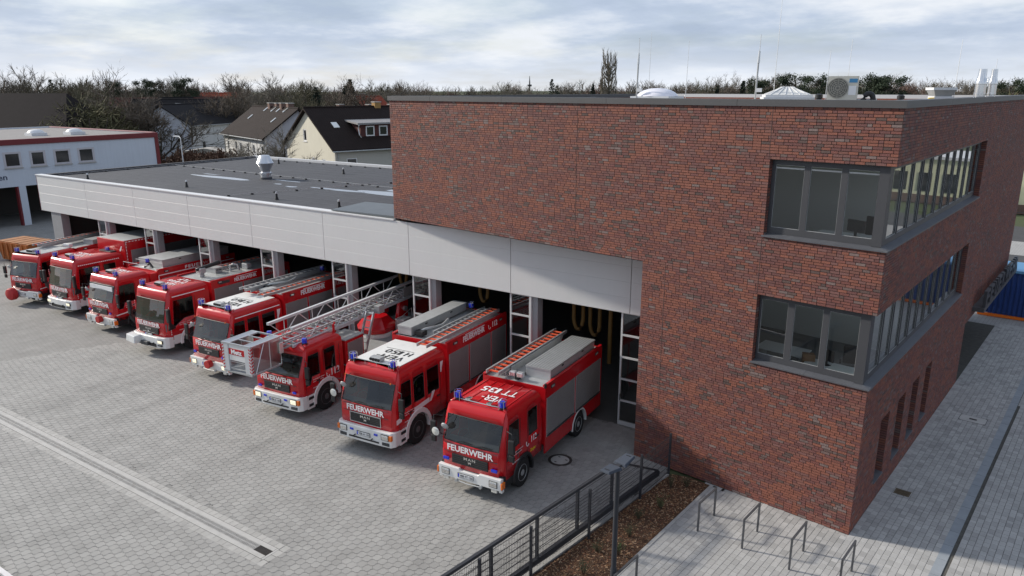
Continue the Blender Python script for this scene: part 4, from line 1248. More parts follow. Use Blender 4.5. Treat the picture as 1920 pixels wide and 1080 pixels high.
# walls, floor, beams
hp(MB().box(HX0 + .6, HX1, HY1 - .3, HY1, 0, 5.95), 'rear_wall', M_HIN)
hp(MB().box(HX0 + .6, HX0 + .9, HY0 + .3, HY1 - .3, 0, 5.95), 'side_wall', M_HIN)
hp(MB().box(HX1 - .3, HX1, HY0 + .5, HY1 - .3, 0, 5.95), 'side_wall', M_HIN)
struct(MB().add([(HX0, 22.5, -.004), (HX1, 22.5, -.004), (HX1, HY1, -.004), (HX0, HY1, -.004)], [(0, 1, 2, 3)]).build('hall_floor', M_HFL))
for k in range(8):
    x = -15.0 - k * 5.0
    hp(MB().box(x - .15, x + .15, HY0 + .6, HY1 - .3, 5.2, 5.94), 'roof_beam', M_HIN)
# glazed side lights and posts between the bays
M_ALF = mat('pale_alu_frame', (0.62, 0.63, 0.63), 0.42, metal=0.2, var=0.04)
M_HGL = glass_mat('hall_glass', (0.50, 0.54, 0.54), base=0.10)
def sidelight(x0, w, zt=4.22, label=None, door=False):
    t = bpy.data.objects.new('glazed_side_panel', None); COL.objects.link(t); t.parent = hall; t.location = (30 + x0, -22.4 + 22.5, 0)
    if label: t['label'] = label
    n = 5; fr = .065
    hs = [.12 + i * (zt - .16) / n for i in range(n + 1)]
    holes = [[(fr, hs[i] + fr / 2), (w - fr, hs[i] + fr / 2), (w - fr, hs[i + 1] - fr / 2), (fr, hs[i + 1] - fr / 2)] for i in range(n)]
    MB().plate([(0, 0), (w, 0), (w, zt), (0, zt)], holes, lambda a, b, d: Vector((a, d, b)), .07).build('frame', M_ALF, t)
    for h in holes:
        MB().add([(p[0], .035, p[1]) for p in h], [(0, 1, 2, 3)]).build('pane', M_HGL, t, fix=False)
    if door:
        MB().box(.07, .10, -.07, -.05, .95, 1.2).build('door_handle', M_CHROME, t)
    return t
bays = [-15.1, -19.95, -24.7, -29.6, -34.55, -39.5, -44.3]
for k, x in enumerate(bays):
    sidelight(x, .92)
    hp(MB().box(x + .925, x + 1.0, 22.42, 22.60, 0, 4.24), 'door_jamb', M_ALF)
    hp(MB().box(x + 1.005, x + 1.24, 22.50, 22.85, 0, 4.24), 'post', M_POST)
sidelight(-10.47, .95, door=True, label='glazed side panel with door next to the brick wall')
hp(MB().box(-49.75, -48.55, 22.48, 22.95, 0, 4.24), 'end_post', M_POST)
# yellow exhaust hoses hanging inside
M_HOSE = mat('exhaust_hose', (0.16, 0.085, 0.018), 0.7)
for k, (x, y, zb, lab) in enumerate([(-12.9, 23.9, 2.75, 'left yellow exhaust hose loop hanging in the rightmost bay'), (-12.25, 24.0, 2.6, 'middle yellow exhaust hose loop hanging in the rightmost bay'), (-11.6, 24.0, 1.6, 'straight yellow exhaust hose hanging in the rightmost bay'), (-17.4, 24.0, 3.1, 'yellow exhaust hose loop hanging in the bay above the second engine'), (-22.0, 24.2, 3.1, 'yellow exhaust hose loop hanging in the bay of the ladder truck')]):
    t = thing('exhaust_hose', lab, 'hose', (x, y, 0), 0, 'exhaust hoses inside the hall')
    if 'straight' in lab:
        MB().tube([(0, 0, 5.2), (0, 0, 1.6)], .08, 8).build('hose', M_HOSE, t, smooth=60)
    else:
        MB().tube([(-.2, 0, 5.2), (-.2, 0, zb + .4), (-.16, 0, zb + .18), (-.08, 0, zb + .03), (0, 0, zb), (.08, 0, zb + .03), (.16, 0, zb + .18), (.2, 0, zb + .4), (.2, 0, 5.2)], .075, 8).build('hose', M_HOSE, t, smooth=60)
    MB().box(-.3, .3, -.05, .05, 5.2, 5.3).build('hanger', M_ALUD, t)

# ================================================================== FIRE ENGINES
X_, Y_, Z_ = Vector((1, 0, 0)), Vector((0, 1, 0)), Vector((0, 0, 1))
def sub(name, parent):
    o = bpy.data.objects.new(name, None); COL.objects.link(o); o.parent = parent
    return o

def cab(t, L, w, belt_f, top, roof, wins, yw, wr, r=.17, lean=.24, red=None, dip=True, floor=.80, z_arch=.48, roof_cap=None, side_belt=None, lean_y=1.0):
    """cab shell as a curved skin with real window openings; returns roof height"""
    red = red or M_RED
    sb = side_belt or (lambda y: belt_f - .12)
    ys = set([r, L])
    for a, b in wins:
        ys.add(a); ys.add(b)
    if dip:
        ys.add(.50); ys.add(.60)
    k = yw - wr - .1
    while k < yw + wr + .16 and k < L:
        if k > r + .05: ys.add(round(k, 3))
        k += .1
    y = r + .25
    while y < L:
        ys.add(round(y, 3)); y += .35
    ys = sorted(v for v in ys if r <= v <= L)
    yy = [ys[0]]
    keep = set(v for p in wins for v in p) | {L, r}
    for v in ys[1:]:
        if v - yy[-1] < .045 and v not in keep:
            continue
        if v - yy[-1] < .045 and yy[-1] not in keep:
            yy[-1] = v; continue
        yy.append(v)
    ys = yy
    xa = w - r + .02
    cols = [(0, 0, 0, -1, 'f'), (xa * .5, .012, 0, -1, 'f'), (xa, .04, 0, -1, 'f')]
    for k in range(1, 5):
        a = rad(90 * k / 5)
        cols.append((w - r + r * sin(a), .045 + r - r * cos(a) * (1 - .04 / r), sin(a), -cos(a), 'c'))
    for y in ys:
        cols.append((w, max(y, r + .045), 1, 0, 's'))
    def arch(y):
        d = abs(y - yw)
        return z_arch + math.sqrt(max(0, (wr + .10) ** 2 - d * d)) if d < wr + .10 else 0
    rows = ['b', 'm', 'belt', 'top', 'r1', 'r2', 'r3']
    H_ = roof
    def zrow(rw, c):
        y = c[1]
        if rw == 'b': return max(floor if c[4] != 's' else floor - .12, arch(y) if c[4] == 's' else 0)
        if rw == 'm': return max(1.22 if c[4] != 's' else 1.16, (arch(y) + .03) if c[4] == 's' else 0)
        if rw == 'belt':
            if c[4] == 's':
                return sb(y)
            if c[4] == 'c':
                return belt_f
            return belt_f
        if rw == 'top': return top
        return {'r1': H_ - .17, 'r2': H_ - .055, 'r3': H_}[rw]
    def pos(rw, c, sgn, off=0):
        z = zrow(rw, c)
        kz = max(0, min(1, (z - belt_f + .3) / (H_ - belt_f + .3)))
        k_ = lean / .24
        ins = {'r1': .035, 'r2': .085, 'r3': .19}.get(rw, .0) + (.03 * kz if rw in ('top', 'r1', 'r2', 'r3') else 0)
        ln = {'b': 0, 'm': .0, 'belt': .02, 'top': .25 * k_, 'r1': .29 * k_, 'r2': .31 * k_, 'r3': .33 * k_}[rw]
        fw = max(0, 1 - c[1] / lean_y)
        x = c[0] - c[2] * (ins + off); y = c[1] - c[3] * (ins + off) + ln * fw
        if c[4] == 's' and c[1] >= L - 1e-4: y = L - (ins * .6 if rw in ('r2', 'r3') else 0)
        return Vector((sgn * x, y, z))
    sh = MB(); glass = []; seals = []
    def in_win(c0, c1):
        m = (c0[1] + c1[1]) / 2
        return c0[4] == 's' and c1[4] == 's' and any(a - 1e-4 <= c0[1] and c1[1] <= b + 1e-4 for a, b in wins)
    n = len(cols)
    for sgn in (1, -1):
        for i in range(n - 1):
            c0, c1 = cols[i], cols[i + 1]
            for j in range(len(rows) - 1):
                hole = rows[j] == 'belt' and (i < 2 or in_win(c0, c1))
                if hole:
                    continue
                q = [pos(rows[j], c0, sgn), pos(rows[j], c1, sgn), pos(rows[j + 1], c1, sgn), pos(rows[j + 1], c0, sgn)]
                sh.add(q, [(0, 1, 2, 3)])
    loop = [pos('r3', c, 1) for c in cols] + [pos('r3', c, -1) for c in cols[::-1]]
    cen = Vector((0, (loop[0].y + L) / 2, H_ + .012))
    k = len(loop)
    sh.add(loop + [cen], [(i, (i + 1) % k, k) for i in range(k)])
    e = cols[-1]
    for j in range(len(rows) - 1):
        sh.add([pos(rows[j], e, 1), pos(rows[j], e, -1), pos(rows[j + 1], e, -1), pos(rows[j + 1], e, 1)], [(0, 1, 2, 3)])
    o = sh
    # weld duplicate points
    me = bpy.data.meshes.new('cab_shell'); me.from_pydata([tuple(v) for v in o.v], [], o.f); me.materials.append(red)
    b = bmesh.new(); b.from_mesh(me); bmesh.ops.remove_doubles(b, verts=b.verts, dist=.002); bmesh.ops.recalc_face_normals(b, faces=b.faces); b.to_mesh(me); b.free()
    me.polygons.foreach_set('use_smooth', [True] * len(me.polygons)); me.set_sharp_from_angle(angle=rad(42)); me.update()
    ob = link('cab_shell', me, t)
    md = ob.modifiers.new('thickness', 'SOLIDIFY'); md.thickness = .03; md.offset = -1
    # windscreen
    fc = cols[:3]
    low = [pos('belt', c, -1, .012) for c in fc[::-1]] + [pos('belt', c, 1, .012) for c in fc[1:]]
    hi = [pos('top', c, -1, .012) for c in fc[::-1]] + [pos('top', c, 1, .012) for c in fc[1:]]
    def pane(name, lo, hi_, m, sealr=.016):
        g = MB(); k = len(lo)
        g.add(lo + hi_, [(i, i + 1, k + i + 1, k + i) for i in range(k - 1)])
        go = g.build(name, m, t, fix=False)
        MB().tube(lo + hi_[::-1], sealr, 5, closed=True).build('window_seal', M_BLK, go)
        return go
    ws = pane('windscreen', low, hi, M_GLASS, .022)
    for xw in (-.55, .15):
        MB().tube([(xw, .0, belt_f + .0), (xw + .25, .02, belt_f + .06), (xw + .6, .03, belt_f + .05)], .011, 4).build('wiper', M_BLK, ws)
    for a, b_ in wins:
        cs = [c for c in cols if c[4] == 's' and a - 1e-4 <= c[1] <= b_ + 1e-4]
        for sgn in (1, -1):
            pane('side_window', [pos('belt', c, sgn, .012) for c in cs], [pos('top', c, sgn, .012) for c in cs], M_TINT)
    if roof_cap:
        lp = []
        for sgn in (1, -1):
            rng = cols if sgn == 1 else cols[::-1]
            for c in rng:
                p = pos('r3', c, sgn); lp.append(Vector((p.x * .955, p.y + (.06 if c[4] != 's' else 0), H_)))
        lp = [v for i, v in enumerate(lp) if (v - lp[i - 1]).length > .01]
        MB().prism([(v.x, min(v.y, L - .03)) for v in lp], 'z', H_ + .004, H_ + .022).build('roof_panel', roof_cap, t)
    # interior: floor, dashboard, seats, steering wheel
    MB().box(-w + .06, w - .06, .15, L - .06, floor + .1, floor + .2).build('cab_floor', M_DASH, t)
    bevel(MB().box(-w + .08, w - .08, .10, .52, 1.1, belt_f - .04).build('dashboard', M_DASH, t), .05)
    yr = .95
    k = 0
    while yr < L - .3:
        for xs in (-.62, 0, .62) if yr > 1.2 else (-.6, .6):
            s_ = sub('seat', t); s_.location = (xs, yr, floor + .2)
            bevel(MB().box(-.22, .22, -.24, .2, .2, .36).build('cushion', M_SEAT, s_), .04)
            bevel(MB().box(-.22, .22, .17, .29, .34, .92).build('backrest', M_SEAT, s_), .04)
            bevel(MB().box(-.12, .12, .18, .27, .94, 1.12).build('headrest', M_SEAT, s_), .03)
        yr += .95
    MB().tube([(.6 * -1 + .2 * cos(a * pi / 8), .62 + .12 * sin(a * pi / 8), belt_f - .02 + .14 * sin(a * pi / 8)) for a in range(16)], .015, 5, closed=True).build('steering_wheel', M_BLK, t)
    return pos, cols

M_RIMD = mat('dark_rim', (0.11, 0.11, 0.11), .6, metal=.2, var=.2)
def wheel(t, x, y, R=.49, W_=.28, dual=False, rim=None):
    wn_ = sub('wheel', t); wn_.location = (x, y, R)
    rim = rim or (M_RIMD if R > .5 else M_ALUD)
    s_ = 1 if x > 0 else -1
    MB().lathe([(R * .58, -W_ / 2 * .9), (R * .80, -W_ / 2), (R * .95, -W_ / 2 * .92), (R, -W_ / 2 * .72), (R * .985, -W_ * .1), (R * .985, W_ * .1), (R, W_ / 2 * .72), (R * .95, W_ / 2 * .92), (R * .80, W_ / 2), (R * .58, W_ / 2 * .9)], 28, axis='x').build('tyre', M_RUB, wn_, smooth=40)
    d = s_ * W_ / 2
    MB().lathe([(R * .60, d * .86), (R * .57, d * .96), (R * .53, d * .80), (R * .50, d * .35), (R * .36, d * .55), (R * .24, d * .62), (R * .22, d * .92), (R * .12, d * 1.0), (0, d * 1.0)], 24, axis='x').build('rim', rim or M_ALUD, wn_, smooth=35)
    for k in range(8):
        a = k * pi / 4
        MB().lathe([(.022, d * .55), (.022, d * .66), (0, d * .67)], 6, axis='x').build('wheel_nut', M_CHROME, wn_, loc=(0, R * .30 * cos(a), R * .30 * sin(a)))
        MB().lathe([(.03, d * .50), (0, d * .505)], 8, axis='x').build('rim_hole', M_BLK, wn_, loc=(s_ * .004, R * .43 * cos(a + .4), R * .43 * sin(a + .4)))

def fender(t, sgn, w, yw, wr, m, z0=.48, a0=-5, a1=185, depth=.10, proud=.03, wd=.09):
    """curved wheel-arch trim"""
    f = MB(); n = 14
    P = []
    for i in range(n + 1):
        a = rad(a0 + (a1 - a0) * i / n)
        ri, ro = wr + .02, wr + .02 + wd
        ca, sa = cos(a), sin(a)
        P.append([(sgn * (w - depth), yw + ca * ri, z0 + sa * ri), (sgn * (w + proud), yw + ca * ri, z0 + sa * ri), (sgn * (w + proud), yw + ca * (ro - .02), z0 + sa * (ro - .02)), (sgn * (w + .001), yw + ca * ro, z0 + sa * ro)])
    vs = [v for q in P for v in q]
    fs = []
    for i in range(n):
        for j in range(3):
            fs.append((i * 4 + j, i * 4 + j + 1, i * 4 + 5 + j, i * 4 + 4 + j))
    fs += [(0, 1, 2, 3), (n * 4, n * 4 + 1, n * 4 + 2, n * 4 + 3)]
    f.add(vs, fs).build('wheel_arch', m, t, smooth=40)

def beacon(t, x, y, z, guard=True, h=.23):
    b = sub('beacon', t); b.location = (x, y, z)
    MB().lathe([(.105, 0), (.105, .055), (.09, .06)], 16).build('base', M_BLK, b)
    MB().lathe([(.092, .058), (.094, h * .85), (.082, h), (0, h + .008)], 16).build('lens', M_BLUE, b, smooth=40)
    if guard:
        g = MB()
        for k in range(4):
            a = pi / 4 + k * pi / 2
            g.tube([(.125 * cos(a), .125 * sin(a), -.03), (.125 * cos(a), .125 * sin(a), h + .03)], .008, 4)
        g.tube([(.125 * cos(a), .125 * sin(a), h + .03) for a in [i * pi / 8 for i in range(16)]], .008, 4, closed=True)
        g.build('guard', M_CHROME, b)

def plate(t, txt, x, y, z, w_=.52, h_=.115):
    p = sub('licence_plate', t); p.location = (x, y, z)
    MB().box(-w_ / 2 - .012, w_ / 2 + .012, -.01, .01, -h_ / 2 - .012, h_ / 2 + .012).build('plate_frame', M_BLK, p)
    MB().box(-w_ / 2, w_ / 2, -.014, -.008, -h_ / 2, h_ / 2).build('plate_face', M_LET, p)
    MB().box(-w_ / 2, -w_ / 2 + .045, -.0165, -.0145, -h_ / 2, h_ / 2).build('euro_band', M_BLUE, p)
    lettering(txt, M_BLKLET, p, (.025, -.014, 0), X_, Z_, w_ * .84, h_ * .66, bold=.01, lift=.003)

def maker_emblem(t, y, z, s=1.0, plain=False):
    """chrome letters and small lion figure on the black grille"""
    lettering('MAN', M_CHROME, t, (0, y, z + .045), X_, Z_, .40 * s, .085 * s, name='maker_letters', bold=.03, spacing=1.25)
    lion = [(-.055, -.045), (-.02, -.045), (-.02, -.02), (.02, -.02), (.03, -.045), (.06, -.045), (.045, -.01), (.06, .02), (.045, .045), (.02, .035), (-.03, .03), (-.05, .045), (-.06, .03), (-.04, .015), (-.045, -.015)]
    MB().prism([(a * s, z - .06 + b * s * .8) for a, b in lion], 'y', y - .012, y - .004).build('maker_emblem', M_CHROME, t)

def headlight(t, x, y, z, w_, h_, lit=False, amber=0):
    hl = sub('headlight', t); hl.location = (x, y, z)
    MB().box(-w_ / 2 - .02, w_ / 2 + .02, -.004, .03, -h_ / 2 - .015, h_ / 2 + .015).build('housing', M_BLK, hl)
    bevel(MB().box(-w_ / 2, w_ / 2, -.014, .0, -h_ / 2, h_ / 2).build('lens', M_LIT if lit else M_LAMP, hl), .008)
    for s_ in (-.25, .25):
        MB().lathe([(h_ * .36, 0), (h_ * .3, .006), (0, .004)], 12, Matrix.Translation((s_ * w_, -.016, 0)) @ Matrix.Rotation(pi / 2, 4, 'X')).build('reflector', M_CHROME if not lit else M_LIT, hl)
    if amber:
        o_ = sub('indicator', t); o_.location = (x + amber * (w_ / 2 + .075), y + .02, z)
        bevel(MB().box(-.06, .06, -.02, .07, -h_ / 2 - .005, h_ / 2 + .005).build('amber_lens', M_AMBER, o_), .012)

def mirror_arm(t, w, sgn, z0=1.55, z1=2.2, y=.28, big=False):
    m = sub('mirror', t)
    x = sgn * (w + .02)
    xo = sgn * (w + .26)
    MB().tube([(x, y - .02, z1 + .02), (xo, y - .16, z1 + .05), (xo, y - .16, z0 - .02), (x, y + .02, z0 - .05)], .012, 5).build('mirror_arm', M_DGREY, m)
    bevel(MB().box(xo - .10, xo + .10, y - .22, y - .12, z0 + .08, z0 + .52).build('mirror_head', M_BLK, m), .03)
    bevel(MB().box(xo - .09, xo + .09, y - .21, y - .13, z0 - .16, z0 + .05).build('wide_angle_head', M_BLK, m), .03)
    MB().box(xo - .08, xo + .08, y - .119, y - .115, z0 + .11, z0 + .49).build('mirror_glass', M_CHROME, m)

def shutter(t, sgn, w, ya, yb, z0, z1, label=None):
    """roller shutter built of slats"""
    s_ = MB(); n = max(4, int((z1 - z0) / .055)); x0 = sgn * (w + .002); x1 = sgn * (w + .010)
    vs = []; fs = []
    for i in range(n):
        za = z0 + (z1 - z0) * i / n; zb = z0 + (z1 - z0) * (i + 1) / n
        o_ = len(vs)
        vs += [(x0, ya, za), (x0, yb, za), (x1, ya, za + .012), (x1, yb, za + .012), (x1, ya, zb - .008), (x1, yb, zb - .008), (x0, ya, zb), (x0, yb, zb)]
        fs += [(o_, o_ + 1, o_ + 3, o_ + 2), (o_ + 2, o_ + 3, o_ + 5, o_ + 4), (o_ + 4, o_ + 5, o_ + 7, o_ + 6)]
    o = s_.add(vs, fs).build('roller_shutter', M_SHUT, t)
    MB().box(min(sgn * w, sgn * (w + .03)), max(sgn * w, sgn * (w + .03)), ya, yb, z0 - .05, z0).build('shutter_bar', M_DGREY, o)
    for y in (ya - .012, yb + .012):
        MB().box(min(sgn * w, sgn * (w + .014)), max(sgn * w, sgn * (w + .014)), y - .012, y + .012, z0 - .05, z1).build('shutter_guide', M_ALUD, o)

def lying_ladder(t, x, y0, y1, z, w_=.42, rung=None, name='ladder', tilt=0.0, h=.10, step=.30):
    l = sub(name, t); l.location = (x, y0, z); l.rotation_euler = (tilt, 0, 0)
    L_ = y1 - y0
    for s_ in (-1, 1):
        xx = s_ * w_ / 2
        MB().box(xx - .015, xx + .015, 0, L_, 0, h).build('rail', M_ALUD, l)
        MB().box(xx - .028, xx + .028, 0, L_, h, h + .012).build('rail_flange', M_ALU, l)
    r0 = None
    y = .15
    while y < L_:
        if r0 is None:
            r0 = MB().box(-w_ / 2 + .015, w_ / 2 - .015, -.022, .022, h * .35, h * .8).build('rung', rung or M_ORG, l, loc=(0, y, 0))
        else:
            link('rung', r0.data, l, (0, y, 0))
        y += step
    return l

def chest(t, x0, x1, y0, y1, z0, z1, m=None, name='roof_chest', ribs=0):
    c = bevel(MB().box(x0, x1, y0, y1, z0, z1).build(name, m or M_PLATE, t), .012)
    MB().box(x0 - .015, x1 + .015, y0 - .015, y1 + .015, z1 - .045, z1 + .008).build('lid', M_ALUD if m is None else m, c)
    for k in range(ribs):
        x = x0 + (x1 - x0) * (k + .5) / ribs
        MB().box(x - .008, x + .008, y0, y1, z1 + .008, z1 + .018).build('lid_rib', M_ALU, c)
    for k in (.25, .7):
        y = y0 + (y1 - y0) * k
        MB().box(x1 + .001, x1 + .02, y - .06, y + .06, z1 - .12, z1 - .08).build('latch', M_BLK, c)
    return c

def body_box(t, w, y0, y1, z0, z1, yr, R, shut, band=.40, lip=.10, white_arch=False, lower=1.05, red=None, arch_m=None):
    red = red or M_RED
    # sides with wheel-arch cut
    pr = [(y0, z0), (yr - R - .12, z0)]
    for i in range(11):
        a = rad(180 - 18 * i)
        pr.append((yr + (R + .10) * cos(a), max(z0, R + (R + .10) * sin(a))))
    pr += [(yr + R + .12, z0), (y1, z0), (y1, z1), (y0, z1)]
    pr2 = [pr[0]]
    for p in pr[1:]:
        if abs(p[0] - pr2[-1][0]) + abs(p[1] - pr2[-1][1]) > .01: pr2.append(p)
    b = MB()
    for s_ in (-1, 1):
        b.plate(pr2, [], lambda y, z, d, s_=s_: Vector((s_ * (w - d), y, z)), .04)
    b.box(-w + .04, w - .04, y0, y0 + .04, z0 + .3, z1 - .02).box(-w + .04, w - .04, y1 - .04, y1, z0, z1 - .02)
    b.box(-w + .04, w - .04, y0 + .04, y1 - .04, z1 - .10, z1 - .06)
    bo = b.build('body', red, t)
    MB().box(-w + .045, w - .045, y0 + .05, y1 - .05, z1 - .06, z1 - .045).build('roof_deck', M_PLATE, bo)
    MB().box(-w + .3, w - .3, y0 + .1, y1 - .1, .5, z0 + .5).build('body_underside', M_BLK, bo)
    for s_ in (-1, 1):
        for (ya, yb, za) in shut:
            shutter(t, s_, w, ya, yb, za, z1 - band)
        fender(t, s_, w, yr, R + .06, arch_m or (M_WHITE if white_arch else M_BLK), z0=R, wd=.06, proud=.015)
        bevel(MB().box(min(s_ * w, s_ * (w - .10)), max(s_ * w, s_ * (w - .10)), y0 + .0, y1, z1 - .0, z1 + lip - .04).build('roof_edge', red, bo), .012)
        wheel(t, s_ * (w - .17), yr, R, .30)
        wheel(t, s_ * (w - .50), yr, R, .28)
        for yy in (y0 + .5, y1 - .5):
            l_ = MB().box(min(s_ * w, s_ * (w + .02)), max(s_ * w, s_ * (w + .02)), yy - .13, yy + .13, z1 - .16, z1 - .06).build('side_lamp', M_BLK, bo)
            MB().box(min(s_ * (w + .02), s_ * (w + .024)), max(s_ * (w + .02), s_ * (w + .024)), yy - .08, yy + .08, z1 - .14, z1 - .08).build('lamp_glass', M_LAMP, l_)
    return bo

def door_details(t, w, segs, z0=.95, z1=1.2):
    for s_ in (-1, 1):
        for (ya, yb, zb, zt) in segs:
            for yq in (ya, yb):
                do = MB().tube([(s_ * (w + .001), yq, zb), (s_ * (w + .001), yq, zt)], .007, 4).build('door_seam', M_BLK, t)
            bevel(MB().box(min(s_ * w, s_ * (w + .03)), max(s_ * w, s_ * (w + .03)), yb - .24, yb - .06, 1.30, 1.345).build('door_handle', M_BLK, do), .008)

def stripe_path(t, pts, w, hgt, m, sgn=1, name='reflective_stripe'):
    """flat stripe on the cab side along (y, z) points"""
    vs = []; fs = []
    for i, (y, z) in enumerate(pts):
        vs += [(sgn * (w + .006), y, z - hgt / 2), (sgn * (w + .006), y, z + hgt / 2)]
    for i in range(len(pts) - 1):
        fs.append((2 * i, 2 * i + 2, 2 * i + 3, 2 * i + 1))
    n = len(vs)
    return MB().add(vs, fs).build(name, m, t, fix=False)

def bumper_plain(t, w, txt, lit=False, y=-.06, reel=False):
    b = bevel(MB().prism([(-w, .46), (w, .46), (w, .82), (.35, .82), (.30, .76), (-.30, .76), (-.35, .82), (-w, .82)], 'y', y, y + .16).build('bumper', M_WHITE, t), .02)
    for s_ in (-1, 1):
        headlight(t, s_ * (w - .26), y - .005, .63, .24, .17, lit)
        i_ = sub('indicator', t); i_.location = (s_ * (w + .02), y + .09, .62)
        bevel(MB().box(-.03, .03, -.10, .08, -.10, .10).build('amber_lens', M_AMBER, i_), .015)
        MB().box(min(s_ * (w - .34), s_ * (w - .16)), max(s_ * (w - .34), s_ * (w - .16)), y + .02, y + .10, .36, .46).build('fog_lamp', M_LAMP, t)
        MB().box(min(s_ * w, s_ * (w - .10)), max(s_ * w, s_ * (w - .10)), y + .06, y + .18, .38, .46).build('bumper_end', M_WHITE, t)
        MB().lathe([(.05, 0), (.05, .07), (.02, .08)], 8, Matrix.Translation((s_ * .42, y - .07, .44)) @ Matrix.Rotation(-pi / 2, 4, 'X')).build('tow_eye', M_ALUD, t)
    MB().tube([(-.45, y - .03, .44), (.0, y - .05, .42), (.45, y - .03, .44)], .018, 6).build('tow_bar', M_ALUD, t)
    plate(t, txt, -.12, y - .005, .62)
    MB().box(-w + .05, w - .05, .06, .30, .40, .84).build('front_chassis', M_BLK, t)
    if reel:
        MB().lathe([(.16, 0), (.17, .03), (.15, .22), (.05, .25), (0, .25)], 16, Matrix.Translation((.16, y - .24, .72)) @ Matrix.Rotation(-pi / 2, 4, 'X')).build('winch_cover', M_RDULL, t, smooth=40)

def bumper_wrap(t, w, txt, lit=True, y=-.10):
    outer = [(-w - .02, .30), (-w - .02, .05), (-w + .08, y + .01), (-.6, y - .02), (0, y - .03), (.6, y - .02), (w - .08, y + .01), (w + .02, .05), (w + .02, .30), (w - .12, .30), (w - .12, .12), (-w + .12, .12), (-w + .12, .30)]
    bevel(MB().prism(outer, 'z', .40, .92).build('bumper', M_WHITE, t), .035, 3)
    for s_ in (-1, 1):
        headlight(t, s_ * (w - .30), y - .022, .75, .26, .17, lit, amber=s_)
        MB().box(min(s_ * (w - .42), s_ * (w - .14)), max(s_ * (w - .42), s_ * (w - .14)), y - .022, y + .02, .47, .57).build('fog_lamp', M_DGREY, t)
        bl = bevel(MB().box(s_ * .50 - .075, s_ * .50 + .075, y - .045, y, .74, .81).build('front_flasher', M_BLUE, t), .012)
        MB().tube([(s_ * .36, y - .02, .60), (s_ * .36, y - .09, .60), (s_ * .36, y - .09, .54)], .022, 6).build('tow_hook', M_BLK, t)
    MB().box(-.62, .62, y - .045, y, .50, .545).build('air_slot', M_BLK, t)
    plate(t, txt, 0, y - .042, .70)
    MB().box(-w + .14, w - .14, .13, .34, .40, .86).build('front_chassis', M_BLK, t)

def steps(t, w, y0, y1, m):
    for s_ in (-1, 1):
        bevel(MB().hexa([(s_ * (w - .22), y0, .36), (s_ * (w + .01), y0, .36), (s_ * (w + .01), y1, .36), (s_ * (w - .22), y1, .36)], [(s_ * (w - .22), y0, .9), (s_ * (w + .005), y0, .9), (s_ * (w + .005), y1, .9), (s_ * (w - .22), y1, .9)]).build('entry_step', m, t), .02)
        for z in (.52, .78):
            MB().box(min(s_ * (w + .006), s_ * (w + .018)), max(s_ * (w + .006), s_ * (w + .018)), y0 + .05, y1 - .05, z - .06, z + .04).build('step_tread', M_BLK, t)

def crest_text(t, w, y, z, sgn=1):
    """small white lines and crest on the door"""
    lettering('Freiwillige Feuerwehr', M_LET, t, (sgn * w, y, z + .12), (0, sgn, 0), Z_, .62, .05, bold=0)
    lettering('Stadt Verden (Aller)', M_LET, t, (sgn * w, y - .04, z + .04), (0, sgn, 0), Z_, .55, .05, bold=0)
    lettering('Ortsfeuerwehr Verden', M_LET, t, (sgn * w, y, z - .18), (0, sgn, 0), Z_, .66, .045, bold=0)
    MB().prism([(y - .04, z + .0), (y + .04, z + .0), (y + .04, z - .06), (y, z - .11), (y - .04, z - .06)], 'x', sgn * (w + .002), sgn * (w + .008)).build('town_crest', M_DGREY, t)

def phone112(t, w, y, z, h, sgn=1):
    lettering('112', M_LET, t, (sgn * w, y + .12, z), (0, sgn, 0), Z_, h * 1.7, h, bold=.03)
    # handset
    pts = [(-.30 + .08 * cos(a), z - .02 + .11 * sin(a)) for a in [rad(150 + 15 * i) for i in range(13)]]
    vs = []
    for i, (yy, zz) in enumerate(pts):
        a = rad(150 + 15 * i); k = .03 if 2 < i < 10 else .05
        for s_ in (-1, 1):
            vs.append((sgn * (w + .006), y + .02 + yy * 1.0 + s_ * k * .5 * cos(a), zz + s_ * k * .5 * sin(a)))
    MB().add(vs, [(2 * i, 2 * i + 1, 2 * i + 3, 2 * i + 2) for i in range(12)]).build('handset_symbol', M_LET, t, fix=False)

def front_sign(t, y, z, w_=1.5, h_=.19):
    lettering('FEUERWEHR', M_LET, t, (0, y, z), X_, Z_, w_, h_, name='front_lettering', bold=.028, lift=.008)
    for dz in (-.135, .125):
        MB().box(-.93, .93, y + .002 - .012, y + .01, z + dz - .004, z + dz + .004).build('flap_seam', M_DGREY, t)

def grille(t, x, z0, z1, y, rim=False, n=5):
    g = bevel(MB().box(-x, x, y - .012, y + .02, z0, z1).build('grille', M_BLK, t), .008)
    for k in range(n):
        z = z0 + (z1 - z0) * (k + .5) / n
        MB().box(-x + .03, x - .03, y - .017, y - .010, z - .006, z + .006).build('grille_bar', M_DGREY, g)
    if rim:
        MB().plate([(-x - .02, z0 - .02), (x + .02, z0 - .02), (x + .02, z1 + .02), (-x - .02, z1 + .02)], [[(-x, z0), (x, z0), (x, z1), (-x, z1)]], lambda a, b, d: Vector((a, y - .014 + d, b)), .02).build('grille_rim', M_ALU, g)

def rooftext(t, lines, m, z, y0, dy, w_, h_):
    """lettering on the roof, top edge towards the front"""
    for i, (s_, ww, xo) in enumerate(lines):
        wid = {'1': .5, '-': .55, ' ': .45, 'I': .4}
        tot = sum(wid.get(c, 1.0) for c in s_); x = xo + ww / 2
        for c in s_:
            k = ww * wid.get(c, 1.0) / tot
            if c != ' ':
                hh = h_ if c != '-' else h_ * .12
                lettering(c, m, t, (x - k / 2, y0 + i * dy, z), (-1, 0, 0), (0, -1, 0), k * .84, hh, name='roof_letter', bold=.01, lift=.004)
            x -= k

